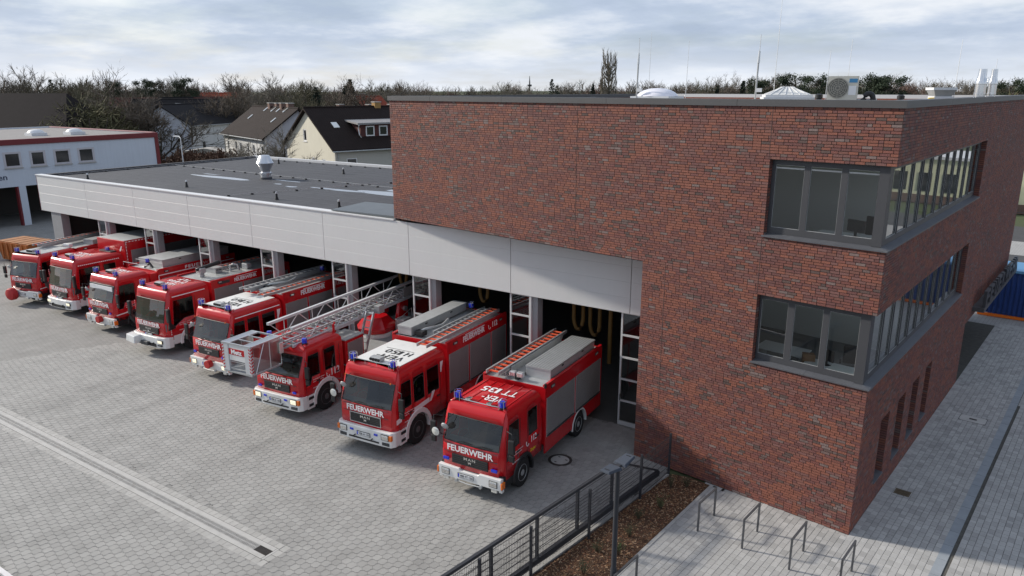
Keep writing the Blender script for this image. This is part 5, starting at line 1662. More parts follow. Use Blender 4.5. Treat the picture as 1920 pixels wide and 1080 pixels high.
def front_mirror(t, w, pos_z, y=.2, x=-.72):
    m = sub('front_mirror', t)
    MB().tube([(x, y + .06, pos_z + .22), (x - .05, y - .12, pos_z + .16), (x - .14, y - .16, pos_z - .1)], .012, 5).build('mirror_arm', M_BLK, m)
    MB().lathe([(.12, 0), (.12, .03), (.07, .06), (0, .06)], 16, Matrix.Translation((x - .16, y - .16, pos_z - .12)) @ Matrix.Rotation(pi / 2 + .5, 4, 'X')).build('round_mirror', M_ALUD, m)
def spotlight(t, x, y, z):
    s_ = sub('spotlight', t); s_.location = (x, y, z)
    MB().lathe([(.0, .16), (.07, .15), (.13, .05), (.145, 0), (.135, -.005)], 18, Matrix.Rotation(-pi / 2, 4, 'X')).build('housing', M_BLK, s_, smooth=50)
    MB().lathe([(.135, -.004), (.10, -.02), (0, -.03)], 18, Matrix.Rotation(-pi / 2, 4, 'X')).build('lens', M_LAMP, s_, smooth=50)
    MB().tube([(0, .08, 0), (.12, .12, -.1), (.2, .16, -.12)], .015, 5).build('bracket', M_BLK, s_)
def roof_siren(t, x, y, z):
    s_ = sub('siren_horns', t); s_.location = (x, y, z)
    bevel(MB().box(-.22, .22, -.1, .14, .02, .16).build('siren_box', M_ALUD, s_), .02)
    for k in range(4):
        MB().lathe([(.05, 0), (.035, .05), (.02, .1)], 10, Matrix.Translation((-.17 + k * .11, -.13, .09)) @ Matrix.Rotation(-pi / 2, 4, 'X')).build('horn', M_BLK, s_)
def rail_guard(t, x0, x1, y, z, h=.14):
    g = MB().tube([(x0, y, z), (x0, y, z + h), (x1, y, z + h), (x1, y, z)], .012, 5)
    for k in (.33, .66):
        x = x0 + (x1 - x0) * k
        g.tube([(x, y, z), (x, y, z + h)], .009, 4)
    g.build('roof_rail', M_CHROME, t)
def chassis(t, L, w, yf, R=.49):
    MB().box(-.45, .45, .3, L - .3, .45, .85).build('chassis', M_BLK, t)
    for s_ in (-1, 1):
        wheel(t, s_ * (w - .15), yf, R, .28)

GRP = 'red fire engines parked in front of the hall'
def engine(label, x, y, a, cat='fire engine'):
    return thing('fire_engine', label, cat, (x, y, 0), rad(a), GRP)
def lowbelt(bf, step=1.22, hi=None):
    hi = hi or bf - .12
    return lambda y: step if y <= .505 else (hi if y >= .595 else step + (hi - step) * (y - .505) / .09)

# ---------------------------------------------------------------- 8: rescue truck, nearest
t = engine('nearest fire engine, black wheel arches, red ribbed roof and ladder beside a silver chest', -11.92, 15.66, 3.8)
w = 1.085
cab(t, 2.42, w, 1.60, 2.32, 2.70, [(.27, 1.02), (1.58, 2.14)], 1.26, .47, side_belt=lowbelt(1.62, 1.24, 1.52))
for k in range(6):
    x = -.78 + k * .312
    MB().box(x - .012, x + .012, .60, 2.3, 2.695, 2.72).build('roof_rib', M_RED, t)
bumper_plain(t, w, 'VER·TT 135')
grille(t, .62, .94, 1.24, -.008)
maker_emblem(t, -.02, 1.12)
front_sign(t, .012, 1.41, 1.58, .20)
for s_ in (-1, 1):
    bevel(MB().box(s_ * .83 - .10, s_ * .83 + .10, -.03, .02, .98, 1.07).build('front_flasher', M_BLUE, t), .012)
    fender(t, s_, w, 1.26, .50, M_BLK, z0=.48, a0=-12, a1=188, wd=.10)
    bevel(MB().box(min(s_ * w, s_ * (w - .3)), max(s_ * w, s_ * (w - .3)), .06, .74, .42, .86).build('entry_step', M_BLK, t), .04)
    mirror_arm(t, w, s_)
    beacon(t, s_ * .76, .60, 2.71)
MB().tube([(-.66, .54, 2.76), (-.5, .48, 2.78), (.5, .48, 2.78), (.66, .54, 2.76)], .014, 6).build('roof_rail', M_CHROME, t)
for x in (-.45, -.38, .28, .35):
    MB().lathe([(.05, 0), (.03, .12), (.02, .2)], 10, Matrix.Translation((x, .56, 2.77)) @ Matrix.Rotation(-pi / 2, 4, 'X')).build('air_horn', M_CHROME, t)
rooftext(t, [('VER-', .72, .12), ('TT 135', 1.25, .05)], M_LET, 2.723, 1.05, .58, 1, .36)
spotlight(t, -w - .10, -.02, 1.80)
front_mirror(t, w, 2.15)
door_details(t, w, [(.27, 1.06, .95, 2.32), (1.52, 2.24, .95, 2.32)])
crest_text(t, w, .93, 1.22)
phone112(t, w, 1.80, 1.35, .20)
lettering('Ziegler', M_YEL, t, (w, 1.86, .98), (0, 1, 0), Z_, .34, .13, bold=.02)
chassis(t, 6.2, w, 1.26, .45)
w2 = 1.13
bo = body_box(t, w2, 2.56, 6.95, .50, 2.74, 5.15, .45, [(2.68, 4.66, 1.08), (4.80, 6.80, 1.08)], band=.40, white_arch=True)
MB().box(w2 - .04, w2 + .006, 2.55, 2.64, 2.70, 2.84).build('corner_pad', M_BLK, bo)
chest(t, .10, .98, 3.2, 6.6, 2.69, 3.06, ribs=9)
chest(t, -.30, .02, 3.2, 6.6, 2.69, 2.78, name='tool_tray')
MB().box(-.35, -.31, 3.0, 6.6, 2.69, 3.0).build('tray_wall', M_ALUD, t)
lying_ladder(t, -.62, 2.3, 7.2, 2.92, .44)
lying_ladder(t, -.62, 2.8, 6.9, 2.78, .38, rung=M_RDULL)
for s_ in (-.15, .12):
    fl_ = sub('floodlight', t); fl_.location = (s_, 2.78, 2.80)
    bevel(MB().box(-.11, .11, -.06, .10, 0, .16).build('lamp_case', M_ALU, fl_), .02)
    MB().box(-.09, .09, -.065, -.06, .03, .13).build('lamp_glass', M_LAMP, fl_)
MB().box(-.06, .06, 2.76, 2.95, 2.68, 2.84).build('floodlight_mast', M_BLK, t)

# ---------------------------------------------------------------- 7: second engine with white roof
def engine_m(label, x, y, a, plate_txt, roof_lines, band_text, lit=True, wrap=True, stripe=True, reel=False, chest_left=True, mirror=True):
    t = engine(label, x, y, a)
    w = 1.16
    cab(t, 3.0, w, 1.66, 2.44, 2.90, [(.28, .98), (1.13, 1.72), (1.90, 2.58)], 1.32, .55, side_belt=lowbelt(1.66, 1.26, 1.56), roof_cap=M_WHITE, lean=.27)
    if wrap:
        bumper_wrap(t, w, plate_txt, lit)
        steps(t, w, .30, .66, M_WHITE)
    else:
        bumper_plain(t, w, plate_txt, lit, reel=reel)
        for s_ in (-1, 1):
            bevel(MB().box(min(s_ * w, s_ * (w - .3)), max(s_ * w, s_ * (w - .3)), .08, .72, .42, .86).build('entry_step', M_WHITE, t), .04)
    grille(t, .62, 1.02, 1.32, -.006, rim=wrap)
    maker_emblem(t, -.02, 1.19)
    front_sign(t, .012, 1.48, 1.54, .20)
    for s_ in (-1, 1):
        fender(t, s_, w, 1.32, .58, M_WHITE, z0=.52, a0=-8, a1=186, wd=.16)
        mirror_arm(t, w, s_, 1.6, 2.25)
        beacon(t, s_ * .82, .52, 2.915)
        MB().lathe([(.03, 0), (.02, .03), (0, .03)], 8, Matrix.Translation((s_ * .93, .22, 2.50)) @ Matrix.Rotation(pi / 2, 4, 'X')).build('marker_lamp', M_AMBER, t)
    rail_guard(t, -.72, .72, .42, 2.91)
    roof_siren(t, -.05, .78, 2.92)
    rooftext(t, roof_lines, M_BLKLET, 2.926, 1.28, .48, 1, .34)
    MB().box(-.62, .55, 2.02, 2.04, 2.924, 2.928).build('roof_line', M_BLKLET, t)
    door_details(t, w, [(.28, 1.05, 1.0, 2.44), (1.80, 2.66, .85, 2.44)])
    crest_text(t, w, .90, 1.26)
    if stripe:
        stripe_path(t, [(.14, 1.22), (.42, 1.26)], w, .17, M_LET)
        stripe_path(t, [(1.10, 1.30), (1.98, 1.36)], w, .17, M_LET)
        MB().add([(w + .006, 1.98, 1.28), (w + .006, 2.10, 1.28), (w + .006, 2.33, 1.60), (w + .006, 2.14, 1.60)], [(0, 1, 2, 3)]).build('reflective_stripe', M_LET, t, fix=False)
        MB().add([(w + .006, 2.66, 2.12), (w + .006, 2.72, 2.12), (w + .006, 2.84, 2.50), (w + .006, 2.66, 2.50)], [(0, 1, 2, 3)]).build('reflective_stripe', M_LET, t, fix=False)
    else:
        MB().add([(w - .03, .55, 2.60), (w - .03, 2.9, 2.60), (w - .045, 2.9, 2.63), (w - .045, .55, 2.63)], [(0, 1, 2, 3)]).build('reflective_stripe', M_LET, t, fix=False)
        MB().add([(w + .006, 2.70, 2.06), (w + .006, 2.76, 2.06), (w + .006, 2.90, 2.46), (w + .006, 2.70, 2.46)], [(0, 1, 2, 3)]).build('reflective_stripe', M_LET, t, fix=False)
    front_mirror(t, w, 2.34)
    chassis(t, 7.2, w, 1.32, .52)
    w2 = 1.2
    body_box(t, w2, 3.08, 7.3, .55, 3.02, 5.45, .52, [(3.2, 4.42, 1.2), (4.56, 6.0, 1.2), (6.14, 7.2, 1.2)], band=.42, white_arch=True)
    lettering(band_text[0], M_LET, t, (w2, 4.85, 2.87), (0, 1, 0), Z_, 1.5, .22, bold=.04)
    MB().box(w2 + .002, w2 + .006, 4.25, 5.6, 3.0, 3.03).build('lettering_bar', M_LET, t)
    if len(band_text) > 1:
        phone112(t, w2, 6.25, 2.88, .22)
    if chest_left:
        chest(t, -1.02, -.42, 3.2, 6.9, 3.02, 3.34, m=M_ALUD)
        lying_ladder(t, .78, 2.15, 7.1, 3.12, .40)
        lying_ladder(t, .40, 3.6, 7.2, 3.08, .30, rung=M_ALUD)
    else:
        lying_ladder(t, -.45, 2.35, 7.2, 3.16, .42, rung=M_ALUD)
        lying_ladder(t, -.45, 2.6, 7.2, 3.05, .36, rung=M_ORG)
        lying_ladder(t, .82, 2.2, 7.0, 3.10, .36)
        chest(t, -.05, .35, 2.9, 3.5, 3.0, 3.15, m=M_ALUD)
    MB().tube([(-.30, 3.4, 3.10), (-.1, 3.6, 3.22), (.1, 4.0, 3.22), (.05, 4.5, 3.15), (-.1, 5.1, 3.18)], .05, 8).build('suction_hose', M_ALUD, t, smooth=60)
    bevel(MB().box(-.36, .0, 3.3, 3.6, 3.02, 3.2).build('pump_monitor', M_BLK, t), .03)
    beacon(t, -.2, 6.9, 3.12)
    return t
t = engine_m('second fire engine from the brick wall, white roof with black lettering and white wrap bumper', -16.42, 15.98, 4.8, 'VER·H 150', [('VEH-', 1.15, .1), ('H 150', 1.1, .1)], ('FEUERWEHR', '112'), lit=False)
spotlight(t, -1.28, -.04, 1.86)
# bay-hung high-visibility vest in the side window
MB().add([(1.08, 1.36, 2.3), (1.08, 1.42, 2.08), (1.08, 1.39, 2.0), (1.08, 1.33, 2.03), (1.08, 1.33, 2.12)], [(0, 1, 2, 3, 4)]).build('safety_vest', mat('vest_yellow', (0.55, 0.75, 0.02), 0.6), t, fix=False)

# ---------------------------------------------------------------- 5: engine beside the ladder truck
t = engine_m('fire engine left of the ladder truck, white roof, plain bumper with round red winch cover', -26.38, 17.10, 3.5, 'VER·H 112', [('VER-', 1.15, .1), ('H 160', 1.1, .1)], ('FEUERWEHR',), wrap=False, stripe=False, reel=True, chest_left=False)
for s_ in (-1, 1):
    bevel(MB().box(s_ * .86 - .08, s_ * .86 + .08, -.03, .02, 1.0, 1.10).build('front_flasher', M_BLUE, t), .012)

# ---------------------------------------------------------------- 6: turntable ladder
t = engine('ladder truck with lattice ladder and grey rescue basket projecting over its red cab', -21.08, 16.22, 5.5)
w = 1.16
cab(t, 2.32, w, 1.66, 2.36, 2.72, [(.28, 1.02), (1.30, 1.88)], 1.32, .55, side_belt=lowbelt(1.66, 1.26, 1.55), lean=.27)
bumper_wrap(t, w, 'VER·H 130', True)
steps(t, w, .30, .66, M_WHITE)
grille(t, .62, 1.02, 1.30, -.006)
maker_emblem(t, -.02, 1.18)
front_sign(t, .012, 1.46, 1.56, .20)
for s_ in (-1, 1):
    bevel(MB().box(s_ * .84 - .08, s_ * .84 + .08, -.03, .02, 1.03, 1.11).build('front_flasher', M_BLUE, t), .012)
    fender(t, s_, w, 1.32, .58, M_WHITE, z0=.52, a0=-8, a1=186, wd=.16)
    mirror_arm(t, w, s_, 1.6, 2.25)
    beacon(t, s_ * .86, .66, 2.72, guard=False)
door_details(t, w, [(.28, 1.05, 1.0, 2.36), (1.24, 2.1, 1.0, 2.36)])
crest_text(t, w, .95, 1.28)
phone112(t, w, 1.72, 1.40, .27)
MB().tube([(.85, 2.22, 2.6), (.85, 2.22, 3.02), (.85, 2.30, 3.08)], .05, 8).build('exhaust_snorkel', M_RED, t)
chassis(t, 9.4, w, 1.32, .52)
for s_ in (-1, 1):
    wheel(t, s_ * (w - .14), 6.4, .52, .30)
    wheel(t, s_ * (w - .47), 6.4, .52, .28)
    bevel(MB().box(min(s_ * w, s_ * (w - .5)), max(s_ * w, s_ * (w - .5)), 2.45, 5.6, .55, 1.34).build('side_locker', M_RED, t), .03)
    bevel(MB().box(min(s_ * w, s_ * (w - .5)), max(s_ * w, s_ * (w - .5)), 7.2, 9.2, .55, 1.34).build('side_locker', M_RED, t), .03)
    fender(t, s_, w, 6.4, .58, M_BLK, z0=.52, wd=.08)
MB().box(-w, w, 2.45, 9.3, 1.345, 1.38).build('platform_deck', mat('deck_grey', (0.27, 0.28, 0.28), 0.7, var=0.1, vscale=3, bump=0.4, bscale=60), t)
eb = bevel(MB().box(.22, w, 2.48, 3.55, 1.385, 2.34).build('equipment_box', M_RED, t), .02)
shutter(t, 1, w, 2.62, 3.45, 1.46, 2.22)
MB().box(.2, w + .02, 2.46, 3.57, 2.34, 2.37).build('box_lid', M_ALUD, eb)
bevel(MB().box(-w, -.22, 2.48, 3.55, 1.385, 2.30).build('equipment_box', M_RED, t), .02)
sl = lying_ladder(t, .95, 3.7, 5.4, 1.40, .36, rung=M_ALUD, name='step_ladder', tilt=1.18)
MB().tube([(.75, 2.55, 2.38), (.75, 2.55, 2.72), (.75, 3.5, 2.72), (.75, 3.5, 2.38)], .014, 5).build('hand_rail', M_ALU, t)
# turret
tr_ = sub('turret', t); tr_.location = (-.18, 6.0, 0)
MB().lathe([(.72, 1.385), (.72, 1.56), (.70, 1.57), (.0, 1.57)], 24).build('turntable_ring', M_WHITE, tr_)
oct_ = [(-.70, -.35), (-.35, -.72), (.35, -.72), (.72, -.35), (.72, .5), (.4, .8), (-.4, .8), (-.70, .45)]
vs = [(x, y, 1.6) for x, y in oct_] + [(x * 1.05, y * 1.05, 1.78) for x, y in oct_] + [(x * .62, y * .55, 2.22) for x, y in oct_]
MB().add(vs, [tuple(range(8))[::-1]] + [(k + i, k + (i + 1) % 8, k + 8 + (i + 1) % 8, k + 8 + i) for k in (0, 8) for i in range(8)] + [tuple(range(16, 24))]).build('turret_cowl', M_RED, tr_)
bevel(MB().hexa([(.42, .7, 1.6), (.60, .7, 1.6), (.60, 1.5, 1.6), (.42, 1.5, 1.6)], [(.42, 1.0, 2.7), (.60, 1.0, 2.7), (.60, 1.6, 2.7), (.42, 1.6, 2.7)]).build('lift_arm', M_RED, tr_), .04)
bevel(MB().box(-.60, -.42, .8, 1.5, 1.9, 2.7).build('lift_arm', M_RED, tr_), .06)
MB().lathe([(.12, 0), (.12, .1), (0, .1)], 12, Matrix.Translation((.60, 1.25, 2.3)) @ Matrix.Rotation(pi / 2, 4, 'Y')).build('pivot_cap', M_ALU, tr_)
bevel(MB().box(.8, 1.25, .3, .9, 1.4, 2.1).build('control_stand', M_ALUD, tr_), .03)
MB().tube([(1.25, -.1, 1.4), (1.25, -.1, 2.2), (1.25, .9, 2.5), (1.25, 1.0, 1.4)], .014, 5).build('guard_rail', M_ALU, tr_)
# ladder boom: nested lattice sections
bm_root = sub('ladder_boom', t)
M_BOOM = mat('boom_alu', (0.62, 0.63, 0.64), .42, metal=.35, var=.08)
PIV = Vector((0, 7.4, 2.72)); TIP = Vector((0, -.30, 2.62))
def boom_section(hw, z_off, hgt, ya, yb, m, rungs=True, diag=.75, cw=.11):
    def P(x, y, z):
        k = (y - TIP.y) / (PIV.y - TIP.y)
        return Vector((x, y, TIP.z + (PIV.z - TIP.z) * k + z_off + z))
    for s_ in (-1, 1):
        r_ = MB()
        r_.bar(P(s_ * hw, ya, hgt), P(s_ * hw, yb, hgt), cw, cw * .85)
        r_.build('upper_chord', m, bm_root)
        MB().bar(P(s_ * hw, ya, 0), P(s_ * hw, yb, 0), cw * .7, cw * .9).build('lower_chord', m, bm_root)
        d_ = MB(); y = ya + .05; up = False
        while y + diag < yb:
            d_.tube([P(s_ * hw, y, 0 if up else hgt), P(s_ * hw, y + diag, hgt if up else 0)], .018, 5)
            if not up:
                d_.tube([P(s_ * hw, y + diag, 0), P(s_ * hw, y + diag, hgt)], .013, 4)
            up = not up; y += diag
        d_.build('lattice_bracing', m, bm_root)
    if rungs:
        y = ya + .2; r0 = None
        while y < yb:
            m_ = MB().tube([P(-hw, y, .03), P(hw, y, .03)], .02, 6)
            m_.build('rung', m, bm_root)
            y += .33
boom_section(.58, .06, .66, .35, 8.6, M_BOOM)
boom_section(.46, .06, .24, .1, 8.6, M_ALUD, diag=.5, cw=.06)
boom_section(.36, .03, .14, -.1, 8.6, M_ALUD, rungs=False, cw=.05)
for y in (1.6, 3.2, 4.8, 6.4):
    MB().tube([(-.52, y, 2.75), (0, y + .1, 2.72), (.52, y, 2.75)], .03, 6).build('cross_member', M_ALU, bm_root)
MB().box(.645, .665, 6.9, 8.4, 2.9, 3.3).build('side_plate', M_ALUD, bm_root)
bevel(MB().box(.66, .92, 4.9, 5.25, 2.72, 3.05).build('lamp_case', M_ALUD, bm_root), .02)
for k in range(3):
    MB().lathe([(.06, 0), (.05, .03), (0, .03)], 10, Matrix.Translation((.64, 3.4 + k * .55, 2.85)) @ Matrix.Rotation(pi / 2, 4, 'Y')).build('side_lamp', M_LAMP, bm_root)
MB().box(-.28, .28, 2.3, 2.6, 2.38, 2.62).build('boom_rest', M_ALUD, t)
# rescue basket in front of the cab
bk_ = sub('rescue_basket', t); bk_.location = (-.10, -1.58, 2.18)
M_BSK = mat('basket_alu', (0.60, 0.61, 0.62), .45, metal=.25, var=.06)
M_PLEX = glass_mat('clear_plastic', (0.40, 0.42, 0.43), base=0.30, rough=0.3)
BW, BL, BH = .68, 1.35, 1.05
MB().box(-BW, BW, 0, BL, 0, .05).build('basket_floor', M_ALUD, bk_)
for s_ in (-1, 1):
    c_ = bevel(MB().box(min(s_ * BW, s_ * (BW - .30)), max(s_ * BW, s_ * (BW - .30)), 0, .09, .05, BH).build('corner_panel', M_BSK, bk_), .015)
    for k in range(8):
        z = .10 + k * .115
        MB().add([(s_ * BW + s_ * .004, .0, z), (s_ * BW + s_ * .004, .10, z + .05), (s_ * BW + s_ * .004, .10, z + .105), (s_ * BW + s_ * .004, .0, z + .055)], [(0, 1, 2, 3)]).build('hazard_stripe', M_RED, c_, fix=False)
        MB().add([(s_ * (BW - .02), -.004, z), (s_ * (BW - .09), -.004, z + .05), (s_ * (BW - .09), -.004, z + .105), (s_ * (BW - .02), -.004, z + .055)], [(0, 1, 2, 3)]).build('hazard_stripe', M_RED, c_, fix=False)
    MB().add([(s_ * BW, .10, .06), (s_ * BW, BL - .15, .06), (s_ * BW, BL, .3), (s_ * BW, BL, BH), (s_ * BW, .10, BH)], [(0, 1, 2, 3, 4)]).build('clear_side_panel', M_PLEX, bk_, fix=False)
    fr_ = MB().tube([(s_ * BW, .05, BH), (s_ * BW, BL, BH), (s_ * BW, BL, .05), (s_ * BW, .05, .05)], .022, 6)
    fr_.tube([(s_ * BW, .18, .06), (s_ * BW, .62, BH)], .018, 5).tube([(s_ * BW, .85, .05), (s_ * BW, .85, BH)], .018, 5)
    fr_.build('side_frame', M_ALU, bk_)
    bevel(MB().box(s_ * BW - .02 + s_ * .05, s_ * BW + .02 + s_ * .05, BL - .10, BL + .08, .45, .85).build('basket_lamp', M_LAMP, bk_), .01)
    MB().box(min(s_ * BW, s_ * (BW - .34)), max(s_ * BW, s_ * (BW - .34)), .05, BL, BH - .01, BH + .015).build('hand_tray', M_PLEX, bk_)
pn = bevel(MB().box(-BW + .31, BW - .31, .02, .08, .45, BH - .03).build('front_panel', M_WHITE, bk_), .01)
MB().box(-BW + .31, BW - .31, .012, .019, .66, .88).build('red_name_band', M_RED, pn)
lettering('Metz', M_LET, pn, (0, .012, .77), X_, Z_, .50, .17, bold=.04)
MB().tube([(-BW + .3, .04, .40), (BW - .3, .04, .40)], .015, 5).tube([(-BW + .3, .04, .15), (BW - .3, .04, .15)], .015, 5).tube([(-BW + .32, .04, .15), (BW - .32, .04, .38)], .012, 5).build('front_rails', M_ALU, bk_)
tp = MB()
for x in (-BW, -.36, .36, BW):
    tp.bar((x, 0, BH), (x, BL, BH), .04, .04)
for y in (.02, .45, .9, BL):
    tp.bar((-.36, y, BH + .0), (.36, y, BH + .0), .04, .035)
tp.bar((-BW, .02, BH), (BW, .02, BH), .05, .05).bar((-BW, BL, BH), (BW, BL, BH), .05, .05)
tp.build('top_rail_frame', M_ALU, bk_)
MB().hexa([(-.3, BL, .2), (.3, BL, .2), (.3, BL + .5, .35), (-.3, BL + .5, .35)], [(-.3, BL, .75), (.3, BL, .75), (.3, BL + .5, .8), (-.3, BL + .5, .8)]).build('basket_mount', M_ALUD, bk_)

# ---------------------------------------------------------------- new-style cabs (4 and 2)
def tgm_belt(y):
    # door window: low sloping front corner rising to the rear
    if y < .40: return 1.30
    if y < 1.0: return 1.30 + (1.62 - 1.30) * (y - .40) / .6
    return 1.62
def engine_t(label, x, y, a, wins, L, txt, roof_lines, lit=True, winch=False):
    t = engine(label, x, y, a)
    w = 1.21
    cab(t, L, w, 1.56, 2.50, 2.98, wins, 1.42, .55, side_belt=tgm_belt, lean=.20, dip=False, r=.22, floor=.86)
    outer = [(-w - .01, .34), (-w - .01, .10), (-w + .10, -.06), (-.7, -.15), (0, -.17), (.7, -.15), (w - .10, -.06), (w + .01, .10), (w + .01, .34), (w - .14, .34), (w - .14, .14), (-w + .14, .14), (-w + .14, .34)]
    bevel(MB().prism(outer, 'z', .40, .90).build('bumper', M_WHITE, t), .04, 3)
    for s_ in (-1, 1):
        headlight(t, s_ * .86, -.135, .70, .30, .13, lit)
        MB().box(s_ * .82 - .16, s_ * .82 + .16, -.15, -.10, .50, .57).build('fog_lamp', M_DGREY, t)
        MB().tube([(s_ * .46, -.16, .62), (s_ * .46, -.23, .62), (s_ * .46, -.22, .54)], .03, 6).build('tow_hook', M_BLK, t)
        fender(t, s_, w, 1.42, .60, M_WHITE, z0=.52, a0=-8, a1=184, wd=.14)
        bevel(MB().box(min(s_ * (w + .004), s_ * (w - .3)), max(s_ * (w + .004), s_ * (w - .3)), .34, .78, .52, .94).build('entry_step', M_WHITE, t), .02)
        # big black mirror housings with arm at the door foot
        mr = sub('mirror', t)
        bevel(MB().box(s_ * (w + .17) - .10, s_ * (w + .17) + .10, .02, .16, 1.62, 2.26).build('mirror_head', M_BLK, mr), .04)
        MB().hexa([(s_ * w, .12, 1.20), (s_ * w, .50, 1.24), (s_ * w, .50, 1.34), (s_ * w, .12, 1.34)], [(s_ * (w + .2), .05, 1.40), (s_ * (w + .2), .16, 1.42), (s_ * (w + .2), .16, 1.62), (s_ * (w + .2), .05, 1.62)]).build('mirror_foot', M_BLK, mr)
        beacon(t, s_ * .80, .50, 2.98)
        # dotted contour marking
        dm = MB()
        for k in range(22):
            yy = .50 + k * (L - .7) / 22
            dm.add([(s_ * (w - .028), yy, 2.66), (s_ * (w - .028), yy + .075, 2.66), (s_ * (w - .036), yy + .075, 2.70), (s_ * (w - .036), yy, 2.70)], [(0, 1, 2, 3)])
        for k in range(14):
            zz = .98 + k * .095
            dm.add([(s_ * (w + .004), .245, zz), (s_ * (w + .004), .275, zz), (s_ * (w + .004), .275, zz + .07), (s_ * (w + .004), .245, zz + .07)], [(0, 1, 2, 3)])
        dm.build('contour_marking', M_LET, t, fix=False)
    MB().box(-w + .16, w - .16, .15, .36, .40, .86).build('front_chassis', M_BLK, t)
    MB().box(-.62, .62, -.185, -.15, .46, .60).build('air_slot', M_BLK, t)
    g = bevel(MB().prism([(-.70, 1.28), (-.66, .98), (.66, .98), (.70, 1.28)], 'y', -.03, .02).build('grille', M_BLK, t), .01)
    for k in range(3):
        MB().box(-.62, .62, -.036, -.03, 1.03 + k * .08, 1.045 + k * .08).build('grille_bar', M_DGREY, g)
    MB().box(-.42, .42, -.04, -.032, 1.035, 1.05).build('grille_trim', M_CHROME, g)
    maker_emblem(t, -.034, 1.16, .95)
    plate(t, txt, 0, -.04, .92, .5, .11)
    front_sign(t, .008, 1.42, 1.56, .18)
    MB().box(-.74, .74, -.004, .0, 1.31, 1.325).build('front_line', M_LET, t)
    roof_siren(t, -.1, .85, 2.98)
    rooftext(t, roof_lines, M_LET, 2.994, 1.25, .38, 1, .28)
    crest_text(t, w, 1.0, 1.30)
    MB().tube([(w + .002, 1.62, .95), (w + .002, 1.62, 2.5)], .007, 4).build('door_seam', M_BLK, t)
    bevel(MB().box(w, w + .03, 1.36, 1.54, 1.40, 1.45).build('door_handle', M_BLK, t), .01)
    chassis(t, 7.4, w, 1.42, .54)
    if winch:
        bevel(MB().hexa([(-1.05, -.50, .58), (-.42, -.52, .52), (-.40, -.14, .52), (-1.05, -.14, .58)], [(-1.05, -.46, .90), (-.45, -.48, .84), (-.40, -.14, .88), (-1.05, -.14, .92)]).build('winch_housing', M_WHITE, t), .03)
        bevel(MB().box(-.30, .20, -.30, -.16, .48, .66).build('winch_drum', M_DGREY, t), .03)
    return t
t = engine_t('modern red fire engine with white winch housing and roof monitor, fifth from the brick wall', -31.32, 17.48, 3.5, [(.40, 1.52)], 2.42, 'VER·H 146', [('VER-', .9, .05), ('H 146', 1.2, .0), ('TLF', .8, .1)], winch=True)
w2 = 1.23
body_box(t, w2, 2.55, 7.4, .60, 2.92, 5.3, .54, [(2.72, 4.3, 1.3), (4.42, 6.0, 1.3), (6.12, 7.2, 1.3)], band=.36, white_arch=True, lip=.08)
lettering('FEUERWEHR', M_LET, t, (w2, 4.55, 2.74), (0, 1, 0), Z_, 1.35, .17, bold=.04)
MB().box(w2 + .002, w2 + .006, 4.0, 5.25, 2.86, 2.885).build('lettering_bar', M_LET, t)
MB().box(w2 + .002, w2 + .01, 3.0, 3.6, 2.70, 2.84).build('side_vent', M_DGREY, t)
MB().box(w2 + .002, w2 + .01, 5.6, 6.3, 2.70, 2.84).build('side_vent', M_DGREY, t)
mo = sub('water_monitor', t); mo.location = (-.15, 3.15, 2.90)
MB().lathe([(.12, 0), (.10, .22), (.14, .24), (.14, .34), (0, .34)], 12).build('monitor_base', M_ALUD, mo)
MB().tube([(0, -.3, .36), (.05, .1, .42), (.1, .95, .52)], [.07, .09, .12], 10).build('monitor_barrel', M_BLK, mo, smooth=50)
bevel(MB().box(-.18, .18, -.2, .12, .18, .42).build('monitor_gearbox', M_ALUD, mo), .03)
chest(t, -.9, -.1, 3.9, 4.3, 2.88, 3.14, m=M_ALUD, name='roof_locker')
MB().tube([(.1, 4.6, 2.9), (.1, 4.6, 3.2), (.25, 4.65, 3.28), (.4, 4.8, 3.2), (.4, 4.9, 2.92)], .05, 8).build('overflow_pipe', M_ALUD, t, smooth=60)
lying_ladder(t, -.6, 4.5, 7.2, 2.95, .38)
bevel(MB().box(.1, .5, 5.3, 5.6, 2.88, 3.16).build('pump_head', M_ALUD, t), .04)
MB().box(.35, .8, 2.75, 3.1, 2.885, 2.91).build('roof_hatch', M_PLATE, t)

t = engine_t('modern red fire engine with crew cab and tall silver-roofed box, second from the far end', -40.92, 18.28, 3.5, [(.40, 1.62), (1.86, 2.52)], 3.0, 'VER·H 126', [('', 1, 0)] if False else [('VER', 1.1, 0), ('H 126', 1.3, 0)])
w2 = 1.25
bo = bevel(MB().box(-w2, w2, 3.12, 8.2, 1.0, 3.55).build('body', M_RED, t), .03)
MB().box(-w2 + .03, w2 - .03, 3.16, 8.17, 3.552, 3.57).build('box_roof', M_ALUD, bo)
MB().box(-w2, w2, 3.12, 8.2, .55, .998).build('skirt', M_RED, bo)
dm = MB()
for k in range(26):
    yy = 3.2 + k * .19
    dm.add([(w2 + .004, yy, 3.46), (w2 + .004, yy + .12, 3.46), (w2 + .004, yy + .12, 3.50), (w2 + .004, yy, 3.50)], [(0, 1, 2, 3)])
for k in range(14):
    zz = 1.1 + k * .17
    dm.add([(w2 + .004, 3.2, zz), (w2 + .004, 3.24, zz), (w2 + .004, 3.24, zz + .11), (w2 + .004, 3.2, zz + .11)], [(0, 1, 2, 3)])
dm.add([(w2 - .5, 3.115, 2.95), (w2 - .36, 3.115, 2.95), (w2 - .22, 3.115, 3.25), (w2 - .30, 3.115, 3.25)], [(0, 1, 2, 3)])
dm.build('contour_marking', M_LET, bo, fix=False)
beacon(t, .35, 2.7, 2.98)
MB().box(-.2, .9, 2.55, 2.85, 2.985, 3.05).build('air_box', M_BLK, t)
for s_ in (-1, 1):
    wheel(t, s_ * (w2 - .15), 6.0, .54, .30)
